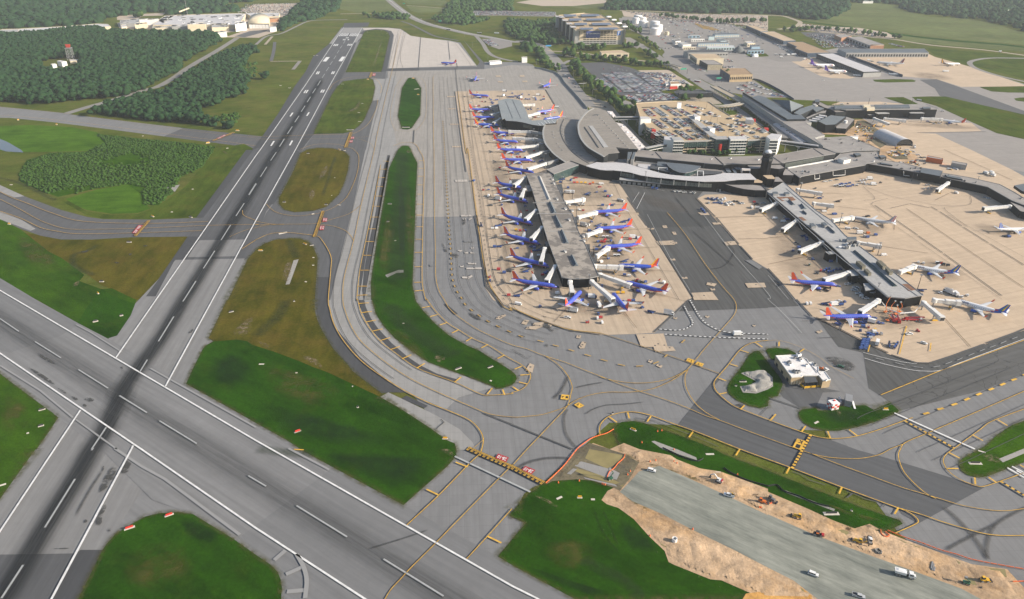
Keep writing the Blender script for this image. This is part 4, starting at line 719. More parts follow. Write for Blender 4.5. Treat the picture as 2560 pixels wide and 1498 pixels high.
# ------------------------------------------------------------------ concourse A
pA=Z1(505,255,620,222,710,205,940,240,985,300,1060,440,1120,600,1180,640,1460,620,1680,598,1640,690,1440,700,1420,735,1300,738,1180,720,1000,675,880,655,665,640,640,600,590,615)
cA=bld('concourse','concourse with bluish grey standing-seam roof and curved glass front, farthest up the apron','terminal',pA,13,W_blk,R_grey,0,over=1.2,rimm=P_gry)
Q=wl(Z1(690,655,890,668,1010,690,1180,735,1400,748),11.5)
for a,b in zip(Q,Q[1:]): wins(cA,a,b,6,10.5,8,.9,W_gls,off=.1 if 0 else -1.0+1.6)
for q in ((660,260,800,600),(790,230,960,600)):
    P=wl(Z1(*q),13.15); mb=MB(); mb.ribbon(P,.5,P_dk,13.2); part(mb,'roof_anchor_row',cA)
for q in ((1300,690,1340,735),(1360,680,1410,725),(1420,650,1470,695),(1480,640,1530,695),(1560,630,1620,690)):
    a,b=wl(Z1(*q),13.2); mb=MB(); mb.beam(a,b,.6,.3,P_wht); part(mb,'roof_rib',cA)
# ------------------------------------------------------------------ curved halls
hl=bld('curved_hall','low curved terminal hall with warm grey ribbed roof between the two concourses','terminal',Z2(190,385,150,470,135,560,150,680,190,790,260,880,340,970,450,1060,575,1140,680,1110,975,1215,1335,1040,1150,950,1000,850,900,740,850,640,800,560,780,480,795,320,550,290,440,290,405,400),11,W_blk2,R_hall,0,over=1.5,rimm=P_gry)
P=smooth_line(wl(Z2(190,388,155,470,140,560,155,680,195,790,265,880,345,970,455,1060,575,1138),11.1),3); mb=MB()
for a,b in zip(P,P[1:]): mb.beam(a,b,2.2,.5,W_gry)
part(mb,'roof_edge',hl); P=smooth_line(wl(Z2(545,300,490,430,482,560,560,750,700,930,860,1060,1040,1170),11.1),3); mb=MB()
for a,b in zip(P,P[1:]): mb.beam(a,b,.8,.5,P_dk)
part(mb,'roof_step',hl)
for u,v in ((520,430),(520,480),(525,535),(530,600),(545,650),(625,710),(625,770),(660,830),(720,895),(800,950),(880,1015),(330,555),(340,610),(355,670),(420,785),(465,850),(520,910)):
    a=w1(Z2,u,v,11.1); mb=MB(); mb.box(a,(1.5,1.5,.9),P_gry,.4); mb.beam(a+Vector((0,0,.1)),a+Vector((22,2,.1)),.3,.2,W_gry); part(mb,'roof_vent_line',hl)
mh=bld('ticketing_hall','tall curved main hall with long grey vented roof beside the curbside road','terminal',Z2(1130,80,1000,160,900,270,840,370,828,470,850,600,900,710,1010,840,1150,930,1335,1035,1430,975,1640,955,1570,850,2010,890,1690,500,1370,130,1250,95),19,W_blk2,R_hall,0,over=1,rimm=P_gry)
P=smooth_line(wl(Z2(1130,82,1000,162,902,272,842,372,832,470,855,600,905,710,1015,840,1150,928,1335,1033),19.1),3); mb=MB()
for a,b in zip(P,P[1:]): mb.beam(a,b,2.4,.7,W_gry)
part(mb,'roof_edge',mh); block(mh,Z2(1035,430,1110,425,1420,845,1330,850),19,19.5,P_gry,R_light,'roof_strip'); block(mh,Z2(945,450,960,448,1235,850,1220,853),19,19.6,P_dk,R_dark,'roof_slot'); block(mh,Z2(1140,205,1230,203,1240,218,1145,220),19,20,P_gry,R_dark,'rooftop_unit')
for v0,n in ((230,14),):
    for k in range(14):
        u=1260+k*46-(0 if k<14 else 0); v=230+k*50; a=w1(Z2,u-40,v,19.1); mb=MB(); mb.box(a,(1.6,1.6,1),P_gry,.5); mb.beam(a+Vector((-30,-3.5,.1)),a+Vector((26,3,.1)),.3,.2,W_gry); part(mb,'roof_vent_line',mh)
mb=MB(); F_fab=mat('white_fabric_canopy',(.66,.61,.58),.7,0,.2,.1,.2)
for q in ((1390,140,1500,145,1590,270,1530,275),(1575,362,1720,400,1860,540,2170,870,2010,890,1800,640)):
    c2=mb; P=wl(Z2(*q),12); mb.prism(P,10.6,12,F_fab)
for u,v in ((1450,185),(1500,230),(1690,450),(1780,560),(1900,665),(1945,720),(2060,830)): mb.lathe(w1(Z2,u,v,12),[(3.2,0),(1.2,1.2),(.1,1.9)],F_fab,8)
part(mb,'fabric_canopy',mh)
cb=bld('connector','short grey-roofed connector with green glass sides between the curved hall and the pier','terminal',Z2(210,1290,660,1122,845,1195,350,1378),10,W_gls,R_old2,.3,rimm=P_gry)
# ------------------------------------------------------------------ pier B
pB=A21(135,232,385,228,400,260,470,400,520,510,600,640,655,800,730,940,855,1242,770,1262,660,1270,560,1268,490,1255,350,890,200,400)
pr=bld('pier','long pier with patchy stained grey roof and dark glass walls ringed by blue airliners','terminal',pB,9,W_blk,R_pier,.35,over=1.2,rimm=P_gry)
skylight(pr,A21(250,262,285,262,385,490,345,495),9,1.2,R_light); 
for q in ((355,525,390,515,440,620,395,625),(410,655,440,650,500,765,455,768),(470,800,505,795,562,920,512,922),(565,1050,605,1042,655,1140,605,1145)): skylight(pr,A21(*q),9,2.0,R_slate)
for q in ((130,348,180,346,205,405,140,407),(320,900,380,896,388,948,335,952)): block(pr,A21(*q),0,7,W_blk,R_pier,'gate_lobby')
for q in ((595,662,640,660,645,715,620,717),(715,927,765,925,768,985,742,987),(775,1055,825,1053,830,1110,800,1112),(445,337,490,335,508,428,480,430)): block(pr,A21(*q),0,7,W_blk,R_dark,'gate_lobby')
for a,b in zip(pB,pB[1:]):
    a,b=W(a,9),W(b,9)
    if (b-a).length>12: wins(pr,a,b,4.2,7.4,max(2,int((b-a).length/3)),.86,P_glass,off=-.9)
for q in ((345,800,655,800),(245,625,600,628),(205,520,520,515)): a,b=wl(A21(*q),9.2); mb=MB(); mb.beam(a,b,.7,.3,R_light); part(mb,'roof_seam',pr)
for u,v in ((700,850),(705,895),(560,540),(590,600),(520,580),(395,290),(410,330),(440,485),(520,1000),(560,690)): mb=MB(); mb.box(w1(A21,u,v,9),(3,2.2,1.4),P_gry,.4); mb.box(w1(A21,u+8,v+8,9),(1.2,1.2,.8),P_wht,.4); part(mb,'rooftop_unit',pr)
# ------------------------------------------------------------------ old terminal range
wv=bld('wavy_roof_hall','long low hall under a sweeping wavy white metal roof with dark glass front','terminal',Z2(975,1215,1190,1140,1290,1150,1560,1145,1750,1160)+Z3(550,230,700,280,850,320,1000,360,1200,415,1400,450,1700,475,2000,475,2250,450,2450,410)+Z4(430,570,700,578,910,580,1030,692,1028,703,850,700,650,705,400,735,0,745)+Z3(2300,578,2000,582,1700,560,1400,530,1000,490,800,460,600,405,450,380,250,360,0,355)+Z2(1500,1310,1250,1290,1080,1250),12,W_blk,R_white,0,over=2,rimm=P_gry)
Q=wl(Z3(420,395,660,440,930,500,1200,540,1450,570,1690,585,1940,605,2200,615),10)
for a,b in zip(Q,Q[1:]):
    wins(wv,a,b,5.2,9.6,3,.94,W_lat,off=.6)
    mb=MB(); mb.beam(a+outward(a,b)*.9-Vector((0,0,4.5)),a+outward(a,b)*.9+Vector((0,0,1)),.9,.9,W_gry); part(mb,'column',wv)
block(wv,Z3(385,502,1455,612,1450,648,380,545),5.0,5.5,P_gry,R_light,'canopy')
a,b=wl(Z3(385,590,1450,690),1.5); wins(wv,a,b,.2,3.4,1,1,W_gry,'base_wall',off=1.2); wins(wv,a,b,.3,3.2,11,.35,W_in,'dock_door',off=1.4); a,b=wl(Z3(1480,640,2370,760),1.5); wins(wv,a,b,.2,3.6,1,1,W_gry,'base_wall',off=1.2); wins(wv,a,b,.3,3.4,9,.4,W_in,'dock_door',off=1.4)
ml=bld('low_roofs','cluttered low flat roofs with white patches behind the wavy roof','terminal',Z3(0,212,100,150,480,142,1150,180,1700,260,2440,325,2500,400,2250,450,1700,473,1200,413,700,278,550,228,400,205,200,200),8.6,W_blk2,R_old2,0,units=14)
for q,mw,mr,z in (((750,232,995,248,985,335,880,322,740,280),W_wht,R_white,9.6),((490,148,680,150,650,195,480,185),W_gry,R_light,9.5),((680,142,1135,188,1120,225,700,190),W_gry,R_light,9.4),((990,258,1340,285,1365,400,985,322),W_blk,R_dark,11),((1130,190,1290,195,1330,290,1115,265),P_gry,R_slate,12),((1930,345,2400,385,2350,425,1930,450),W_blk,R_dark,10)): block(ml,Z3(*q),8,z,mw,mr,'penthouse')
for a,b,c,d in ((1150,310,1320,390),(1912,372,2028,470)):
    mb=MB(); p=[w1(Z3,a,d,9.2),w1(Z3,a,b,12.5),w1(Z3,c,b+4,12.5),w1(Z3,c,d,9.2)]
    for i in range(3): mb.beam(p[i],p[i+1],.7,.7,P_wht)
    part(mb,'white_frame',ml)
sc=bld('half_round_canopy','half-round dark grey canopy roof over green glass in front of the old terminal','terminal',Z3(1280,205,1640,236,1978,280,1960,320,1900,352,1800,390,1680,415,1560,402,1440,355,1350,290),14,W_gls,R_slate,.2,z0=8,over=2.0,rimm=P_gry)
M1=Z5(60,1050,200,1030,900,1095,1450,1140)+Z4(1080,235,1320,232,1640,180)+Z6(1200,1185,1360,1190,1640,1275,1640,1290,560,1475)+Z4(1590,372,1470,380,1070,387,520,397,380,410,0,382)+Z3(2425,255,1210,140,665,85)
mt=bld('main_terminal','long bent old terminal with brownish grey flat roof behind the control tower','terminal',M1,15,W_blk2,R_old,.3,rimm=P_gry)
for q,n in ((Z3(670,90,1210,143),26),(Z3(1215,145,2425,258),50),(Z4(0,388,378,412),16),(Z4(1600,382,2511,205),46)): a,b=wl(q,14.6); wins(mt,a,b,9.2,14.2,n,.8,W_lat,'lattice_window',off=.12)
for q in ((Z3(1090,0,1215,140)),(Z3(2260,100,2425,252)),(Z4(225,262,385,405)),(Z4(1320,235,1530,380)),(Z6(1205,1190,1415,1325))): a,b=wl(q,15.2); mb=MB(); mb.beam(a,b,.9,.4,P_dk); part(mb,'roof_joint',mt)
roofunits(mt,wl(M1,15),15,9); 
for q in ((540,0,640,-60,700,-60,610,80,540,90),): block(ml,Z3(545,0,630,0,575,140,535,140),8,16,P_gry,R_slate,'stair_roof'); block(ml,Z3(650,0,705,0,660,145,605,145),8,16,P_gry,R_slate,'stair_roof')
fl=bld('flat_roof_wing','wide low terminal wing with weathered pale flat roof beside the excavation','terminal',Z6(1230,985,1900,950,2500,1200,2511,1225,1960,1240,1750,1270,1640,1270,1380,1165,1395,1140),11.5,W_blk2,R_old2,.3,units=8,rimm=P_gry)
fl2=bld('flat_roof_wing','flat grey roof wing with a white-sided penthouse at the root of the east concourse','terminal',Z7(345,1270,550,1240,1050,1250,1085,1340,1230,1370)+A31(1105,118,970,135,955,150,640,205,330,262,312,275,210,205,185,190,640,100),10,W_blk,R_old2,.4,units=12,rimm=P_gry)
block(fl2,A31(690,82,760,66,815,90,748,104),10,14.5,W_wht,R_light,'penthouse'); block(fl2,Z7(580,1280,680,1275,730,1305,640,1330),10,12.5,W_blk2,R_slate,'penthouse'); block(fl2,Z7(1075,1320,1180,1316,1230,1350,1120,1370),10,12.5,W_blk2,R_slate,'penthouse')
a,b=wl(A31(195,178,640,98),10.5); mb=MB(); mb.beam(a,b,2.2,1,W_wht); part(mb,'white_fascia',fl2)
for a,b,c,d in ((455,238,503,285),(635,205,755,250)):
    mb=MB(); p=[w1(A31,a,b+4,9.6),w1(A31,a,d,3.5),w1(A31,c,d-8,3.5),w1(A31,c,b-10,9.6)]
    for i in range(3): mb.beam(p[i]+Vector((0,-1.2,0)),p[i+1]+Vector((0,-1.2,0)),.5,.5,P_wht)
    part(mb,'white_frame',fl2)
# control tower and its blocks
tb=bld('tower_base','stepped black office blocks at the foot of the control tower','office block',Z4(800,395,1470,378,1600,475,1470,500,1300,480,930,495),13,W_blk,R_old2,.4)
for q,z,mr in (((1150,615,1330,610,1400,670,1370,690,1250,685),9.5,R_tan),((1400,645,1460,645,1560,740,1380,740),8,R_old2),((945,720,1050,690,1150,735,1140,765,960,762),7,R_tan),((1600,482,1765,600,1740,612,1550,610,1560,560),11,R_old2),((525,405,620,400,760,500,640,505),11,R_slate),((385,465,480,460,540,555,470,560),10,R_slate),((540,485,600,485,650,570,600,575),10,R_slate)): block(tb,Z4(*q),0,z,W_blk,mr,'block')
mb=MB(); 
for u in (740,905): mb.beam(w1(Z4,u,560,8),w1(Z4,u,500,12),2,2,F_fab)
mb.beam(w1(Z4,740,500,12.5),w1(Z4,905,500,12.5),2.4,2.4,F_fab); part(mb,'white_duct',tb)
cw=bld('curved_wing','low curved wing with pale roof and black glass front beside the central pier','terminal',Z4(345,762,410,785,520,800,950,800,1125,820,1228,915,1000,915,780,890,600,850,430,800),8,W_blk,R_old2,.3)
tx=W(Z4(1165,700)[0]); tw=empty('control_tower',(tx.x,tx.y,0),0,'dark control tower with a white radar dome above the terminal','control tower')
mb=MB(); mb.lathe((0,0,0),[(6.2,0),(6.2,22),(6.6,24)],W_blk,8); mb.build('shaft',tw)
mb=MB(); mb.lathe((0,0,24),[(6.6,0),(7.2,.5),(6.3,3),(5.4,3.2)],W_blk2,8); mb.build('gallery',tw); mb=MB(); mb.lathe((0,0,27),[(5.2,0),(6.6,3.6)],P_glass,8); mb.build('cab_window',tw); mb=MB(); mb.lathe((0,0,30.6),[(7.0,0),(7.0,.8),(5,1.2)],W_blk,8); mb.build('roof',tw)
mb=MB(); mb.lathe((0,0,31.6),[(1.4,0),(3.0,.6),(3.9,1.5),(4.1,2.3),(3.8,3.1),(2.8,3.9),(1.2,4.4),(.1,4.5)],P_wht,14); mb.sm=True; mb.build('radome',tw)
for k in range(5): mb=MB(); a=k*1.3; mb.beam((4.6*math.cos(a),4.6*math.sin(a),31.5),(4.6*math.cos(a),4.6*math.sin(a),34+k%3),.18,.18,P_gry); mb.build('antenna',tw)
# ------------------------------------------------------------------ pier C
pC=A31(-13,407,60,375,153,317,480,600,620,690,760,840,1080,1080,1300,1250,1530,1430,1350,1462,1170,1447,1000,1310,860,1172,600,922,330,700)
pc=bld('pier','pier with grey roof, green skylight ridge and black walls, between the two sunlit aprons','terminal',pC,9,W_blk,R_light,.4,over=.8,rimm=P_gry)
for q in ((830,1000,870,1000,1275,1340,1225,1345),(190,502,225,498,270,540,230,545),(310,540,345,540,385,580,330,585),(330,610,350,600,385,635,370,640),(575,765,600,760,665,820,640,825)): skylight(pc,A31(*q),9,1.8,W_gls if q[0]==830 else R_slate)
W_bronze=mat('bronze_louver',(.13,.12,.09),.6,0,.3,.3,.6)
for q,h in (((868,1092,905,1090,965,1140,930,1150),3),((945,1170,975,1165,1020,1210,990,1216),2.5),((1068,1088,1110,1085,1167,1135,1130,1148),3),((1155,1157,1187,1155,1230,1200,1195,1208),2.5),((775,855,870,853,872,880,778,884),3),((45,410,90,408,105,430,55,432),2.5),((155,415,200,412,215,432,175,435),2.5),((410,720,445,718,475,750,430,752),2.5),((525,712,560,710,590,740,560,745),2.5)): block(pc,A31(*q),9,9+h,W_bronze if q[0]>860 else P_gry,W_bronze if q[0]>860 else R_slate,'rooftop_unit')
for q in ((1310,1320,1372,1316,1450,1375,1385,1385),(85,462,240,460,275,490,225,502,195,470,120,480,165,500,140,502),(300,660,335,658,380,690,345,695)): block(pc,A31(*q),9,9.25,R_rust,R_rust,'rust_roof_panel')
for i in range(18): mb=MB(); c=w1(A31,R.uniform(690,890),R.uniform(890,970),9); mb.box(c,(R.uniform(1.5,4),R.uniform(1,2.5),R.uniform(1,3.2)),R.choice((P_gry,W_gry,P_wht,P_dk)),.8); part(mb,'cooling_unit',pc)
for q in ((0,430,640,1000),(180,380,640,760),(860,1010,1480,1440),(600,905,690,903),(640,1000,1180,1440),(330,690,700,1010)): a,b=wl(A31(*q),9.15); mb=MB(); mb.beam(a,b,.8,.35,P_gry); part(mb,'roof_curb',pc)
for q in ((790,1180,865,1175,898,1222,890,1235,820,1240),(935,1312,1015,1306,1052,1372,960,1385),(560,1000,640,995,675,1022,600,1028)): block(pc,A31(*q),0,7.5,W_blk,R_light,'gate_lobby')
mb=MB()
for q in ((820,1232,898,1222),(960,1378,1052,1365)): 
    c=w1(A31,(q[0]+q[2])/2,q[1]+6,5); mb.lathe(c,[(4.6,0),(4.6,.4)],R_light,14)
part(mb,'round_canopy',pc)
for i,(q) in enumerate(((1100,0,1180,90),(1180,90,1300,130),(1300,130,1440,118),(1440,118,1525,25))): a,b=wl(A32(*q),4); band(pc,a,b,3.6,4.4,.3,P_wht,'white_band')
for q in ((20,470,60,510),(260,640,350,760),(490,860,600,960),(680,990,690,1080),(900,1200,1000,1290)): a,b=wl(A31(*q),6); mb=MB(); mb.beam(a+Vector((-1,-1,0)),b+Vector((-1,-1,-2)),.4,.4,P_wht); part(mb,'white_frame',pc)
# ------------------------------------------------------------------ east concourse D and concourse E
cD=bld('concourse','black-walled bent concourse with grey flat roof and a blue panel along the east apron','terminal',A31(970,135,1080,95,1330,130,1720,228,2000,275,2280,340,2430,420,2700,590,2700,640,2517,545,2400,500,2160,365,1950,320,1690,262,1230,178),9,W_blk,R_old2,.4,units=10,rimm=P_gry)
block(cD,A31(1500,185,1540,178,1718,205,1690,258,1500,222),9,12.5,W_blk,R_slate,'penthouse'); a,b=wl(A31(1100,182,1232,205),5); wins(cD,a,b,3.5,7.2,2,.95,P_blue,'blue_panel',off=.3)
for q in ((1100,120,1200,140,1225,150,1110,135),(1740,240,1890,270,1915,290,1760,262)): block(cD,A31(*q),9,10.5,W_blk2,R_slate,'skylight')
for a,b,c,d in ((1330,215,1465,262),(1690,275,1790,318)):
    mb=MB(); p=[w1(A31,a,b-10,8.5),w1(A31,a,d-15,3),w1(A31,c,d,3),w1(A31,c,b+20,8.5)]
    for i in range(3): mb.beam(p[i]+Vector((0,-1.2,0)),p[i+1]+Vector((0,-1.2,0)),.5,.5,P_wht)
    part(mb,'white_frame',cD)
block(cD,A31(2380,510,2517,560,2640,600,2640,640,2480,600),0,8,W_blk,R_old2,'gate_lobby'); block(cD,A31(2420,350,2517,330,2640,390,2640,430,2500,405),9,12,W_blk,R_slate,'penthouse')
cE=bld('concourse','far black-walled concourse with long dark roof ridges behind the cluttered building site','terminal',Z7(200,345,740,345,990,332,1660,325,2000,320,2225,398,2220,420,1880,424,1130,428,430,437,200,402),13,W_blk,R_old2,.4,rimm=P_gry)
for q,z,mw,mr in (((205,347,740,345,775,395,210,400),15,R_slate,R_slate),((985,335,1660,327,1690,380,1000,388),15,R_slate,R_slate),((770,325,905,322,915,360,780,362),17,W_crm,W_crm),((825,370,990,366,1000,410,850,415),16,W_crm,W_crm),((1930,372,2090,368,2095,402,1950,406),15,W_blk2,R_slate)): block(cE,Z7(*q),13,z,mw,mr,'penthouse')
for q,z in (((960,467,1130,465,1290,490,1280,508,1060,512),9),((1665,482,1870,458,1975,492,1960,502,1700,500),9),((840,515,1000,512,1040,530,880,535),6),((215,450,400,440,450,470,300,475),9)): block(cE,Z7(*q),0,z,W_blk,R_light,'gate_lobby')
a,b=wl(Z7(440,470,2200,455),10); wins(cE,a,b,8.5,10.5,30,.7,P_glass,off=.2)
# west wing, pyramids and halls
ww=bld('long_wing','long straight terminal wing with teal colonnade wall and pale roof beside the viaduct','terminal',Z6(-180,90,0,190,690,615,750,620,1060,620,1170,680,1060,690,1430,930,1300,960,1230,985,1395,1140,700,740,0,275,-180,160),14,W_teal if 0 else W_gry,R_old2,.3,rimm=W_gry)
a,b=wl(Z6(-170,170,1390,1142),13.5); W_col=mat('teal_colonnade',(.07,.11,.115),.4,0,.4,.2,.4); wins(ww,a,b,2,13,95,.72,W_col,'colonnade_bay',off=.25)
R1=MB(); P=wl(Z6(-180,80,0,185,130,145,270,185,800,525,970,530,1060,610,700,615),17); R1.prism(P,14,17,W_blk2,R_slate); part(R1,'upper_roof',ww)
pyr=empty('pyramid_roof_hall',tuple(W(Z6(700,430)[0])),0,'dark slate pyramid-roofed hall at the back of the terminal wing','terminal')
def facet(root,pts,m,name):
    mb=MB(); mb.face([w1(Z6,u,v,z) for u,v,z in pts],m); return fixup(part(mb,name,root))
block(pyr,Z6(330,225,740,400,1015,345,770,465,560,400),0,10,W_blk2,R_dark,'wall')
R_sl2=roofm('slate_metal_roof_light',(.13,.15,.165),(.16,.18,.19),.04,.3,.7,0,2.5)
facet(pyr,((360,222,11),(740,245,20),(768,465,10.4)),R_slate,'roof_plane'); facet(pyr,((740,245,20),(1015,345,10.4),(768,465,10.4)),R_sl2,'roof_plane')  # one roof, two slate tones: the right plane's sunlit look is put into its colour
block(pyr,Z6(820,490,950,405,1195,330,1420,400,1260,470,1195,415,940,532),0,13,W_blk2,R_sl2,'lower_roof'); block(pyr,Z6(1060,580,1330,465,1460,440,1440,490,1310,500,1080,610),0,10,W_blk2,R_old2,'lower_roof')
sth=bld('angular_hall','angular dark hall with folded metal roof and a blue end panel over the excavation','terminal',Z6(1290,655,1550,530,1640,545,1850,565,1640,722,1450,730),12,W_blk,R_sl2,.3)
block(sth,Z6(1640,720,1850,565,2010,615,1850,800,1660,790),0,8,W_blk,R_old2,'annex'); a,b=wl(Z6(1585,718,1642,738),9); wins(sth,a,b,3,11,1,1,P_blue,'blue_panel',off=.3)
for k in range(4): block(sth,Z6(1320-k*65,520+k*32,1470-k*60,545+k*32,1460-k*60,562+k*32,1310-k*65,540+k*32),8,9.3,P_wht,R_white,'white_roof_strip')
mb=MB(); mb.lathe(w1(Z6,1830,690,8),[(2.6,0),(2.6,4)],P_wht,10); part(mb,'white_tank',sth)
ch=bld('ridge_link','low dark link building with a rooftop cabin joining the far concourse','terminal',Z6(1190,265,1330,270,1480,345,1620,345,1620,420,1850,470,1640,480,1560,430,1420,390,1300,330),11,W_blk2,R_old,.3); block(ch,Z6(1235,225,1320,222,1325,270,1240,275),11,15,W_blk2,R_slate,'penthouse'); block(ch,Z6(1190,310,1240,305,1295,345,1250,360),11,13.5,W_crm,R_light,'penthouse')
# barrel vault and sky bridges
def vault(root,a,b,w,z0,h,m,name,n=8,ends=None):
    a,b=Vector(a),Vector(b); d=(b-a).normalized(); r=Vector((d.y,-d.x,0)); mb=MB(); k=[]
    for p in (a,b):
        for i in range(n+1):
            t=PI*i/n; q=p+r*(w/2*math.cos(t)); mb.v.append((q.x,q.y,z0+h*math.sin(t)))
    for i in range(n): mb.f.append((i,i+1,n+2+i,n+1+i)); mb.mi.append(mb.slot(m))
    if ends:
        mb.f+= [tuple(range(n+1)),tuple(range(2*n+1,n,-1))]; mb.mi+=[mb.slot(ends)]*2
    for s in (1,-1):
        p,q=a+r*s*w/2,b+r*s*w/2; mb.face([(p.x,p.y,0),(q.x,q.y,0),(q.x,q.y,z0),(p.x,p.y,z0)],m)
    return fixup(part(mb,name,root,True))
bv=broot('vaulted_walkway','white barrel-vaulted walkway roof beside the teal colonnade','walkway',wl(Z6(495,715,1040,1115)))
vault(bv,w1(Z6,480,730,6),w1(Z6,1040,1118,6),13,5,4.5,R_white,'vault',8,P_glass)
for u,v in ((590,765),(700,845),(760,885),(860,950),(1040,1070)): mb=MB(); mb.box(w1(Z6,u,v,9.2),(5,1.4,.6),P_glass,-.75); part(mb,'roof_window',bv)
def bridge(label,a,b,z,w=4.5,h=3.6,mr=None,cols=3,roundtop=False):
    r=broot('sky_bridge',label,'footbridge',[a,b]); d=(b-a).normalized(); n=Vector((-d.y,d.x,0))
    mb=MB(); mb.beam(Vector((a.x,a.y,z+.3)),Vector((b.x,b.y,z+.3)),w,.6,W_wht); part(mb,'floor',r); mb=MB(); mb.beam(Vector((a.x,a.y,z+h/2+.2)),Vector((b.x,b.y,z+h/2+.2)),w-.4,h-.6,P_glass); part(mb,'window_band',r)
    mb=MB(); mb.beam(Vector((a.x,a.y,z+h+.2)),Vector((b.x,b.y,z+h+.2)),w+.4,.7,mr or R_light)
    if roundtop: mb.beam(Vector((a.x,a.y,z+h+.8)),Vector((b.x,b.y,z+h+.8)),w*.6,.6,mr or R_light)
    part(mb,'roof',r)
    for k in range(cols): p=a.lerp(b,(k+.5)/cols); mb=MB(); mb.box((p.x,p.y,0),(1,1,z),W_gry); part(mb,'column',r)
    return r
bridge('grey-roofed sky bridge from the curved main hall to the garage corner tower',w1(Z2,1535,295,11),w1(Z2,2065,290,11),10)
bridge('slanting grey-topped sky bridge from the old terminal to the front of the garage',w1(Z5,215,1030,11),w1(Z5,640,945,11),10)
bridge('white tube sky bridge from the right garage tower to the terminal wing',w1(Z6,545,1075,11),w1(Z6,1290,1180,11),10,mr=R_white,roundtop=True)
# ------------------------------------------------------------------ parking garages
def garage(root,P,zt,levels,mspan,deck,para=1.1):
    mb=MB(); mb.prism(inset(P,1.0),0,zt-.6,W_in); part(mb,'core',root)
    for k in range(levels):
        z=zt*(k+1)/levels; mb=MB(); mb.prism(P,z-.75 if k<levels-1 else z-.8,z+.35 if k<levels-1 else z,mspan,deck if k==levels-1 else mspan,True); part(mb,'deck' if k==levels-1 else 'spandrel',root)
    mb=MB(); n=len(P); Q=inset(P,.3)
    for i in range(n):
        a,b=P[i],P[(i+1)%n]; mb.beam(Vector((a.x,a.y,zt+para/2)),Vector((b.x,b.y,zt+para/2)),.3,para,mspan)
        L=(b-a).length
        for j in range(int(L/12)): p=a.lerp(b,(j+.5)/max(1,int(L/12))); mb.box((p.x,p.y,0),(.8,.8,zt-.3),mspan)
    part(mb,'parapet',root)
GZ=17.0
pG=wl(Z5(80,258,470,235,740,224,1270,240,1440,355,1620,462,1800,452,1880,480,2050,590,2230,720,2330,790,2215,862,860,885,700,835,500,800,245,650,130,480,70,270),GZ); pG=[Vector((p.x,p.y,0)) for p in pG]
gar=broot('parking_garage','sunlit multi-storey garage with tan roof deck full of parked cars and white stair towers','parking garage',pG)
garage(gar,pG,GZ,5,W_spn,R_deck)
def tower(root,px,z,wall,roof,front=None,name='stair_tower',nw=5):
    P=wl(px,z); mb=MB(); mb.prism(P,0,z,wall,roof); o=part(mb,name,root)
    if front:
        a,b=P[front[0]],P[front[1]]
        for k in range(nw): z0=1+k*(z-2)/nw; wins(root,a,b,z0+.3,z0+(z-2)/nw*.72,6,.9,P_glass,'tower_window',off=.15)
    return o
tower(gar,Z5(145,520,130,470,270,475,320,510),23,W_wht,R_white)
tower(gar,Z5(690,868,645,812,800,810,862,868),21,W_wht,R_light,(0,3)); tower(gar,Z5(540,850,530,800,655,800,690,868),20,W_wht,R_white)
tower(gar,Z5(1632,852,1590,800,1870,797,1905,848),21,W_wht,R_white,(0,3)); tower(gar,Z5(2285,850,2222,800,2310,752,2478,772,2422,850),22,W_wht,R_white,(0,4))
tower(gar,Z5(1392,852,1280,797,1560,795,1605,850),20,W_gls,R_light,(0,3))
for q,h in (((750,237,820,233,822,250,752,255),9),((1010,432,1040,425,1132,470,1045,485),7),((1235,635,1280,628,1378,665,1295,680),7),((1885,490,1980,488,2020,538,1890,520),6)):
    P=wl(Z5(*q),GZ+h); mb=MB(); mb.prism(P,GZ,GZ+h,W_wht,R_white); part(mb,'lift_house',gar)
P=wl(Z5(920,468,1012,460,1400,790,1290,797),GZ+4); mb=MB(); mb.prism(P,GZ+3.4,GZ+4,P_gry,R_light,True)
for k in range(9):
    t=k/8; a=Vector(P[0]).lerp(P[3],t); mb.beam(Vector((a.x,a.y,GZ)),Vector((a.x,a.y,GZ+3.4)),.5,.5,W_wht)
part(mb,'spine_canopy',gar)
for q,n in (((862,905,1378,885),14),((1910,885,2225,868),9)): a,b=wl(Z5(*q),GZ-1); wins(gar,a,b,GZ-7.2,GZ-1.0,n,.95,W_gls,'glass_wall',off=.6); band(gar,a,b,GZ-.6,GZ+1.4,.5,R_light,'glass_wall_roof')
c=w1(Z5,1435,1040,4); mb=MB(); mb.lathe((c.x,c.y,0),[(3.8,0),(3.8,14)],P_red,14); part(mb,'red_ramp_drum',gar)
for u,v,h in ((350,770,9),(2005,560,6),(2215,710,6)): c=w1(Z5,u,v,GZ-3); mb=MB(); mb.box((c.x,c.y,GZ-8),(5,5,h+3),P_red); part(mb,'red_stair_box',gar)
for q in ((150,318,340,310,360,322,170,330),(1120,540,1230,535,1330,605,1210,570),(1440,560,1560,610,1580,628,1470,600)): P=wl(Z5(*q),GZ+.1); mb=MB(); mb.poly([(p.x,p.y,GZ+.06) for p in P],W_in); part(mb,'ramp_opening',gar)
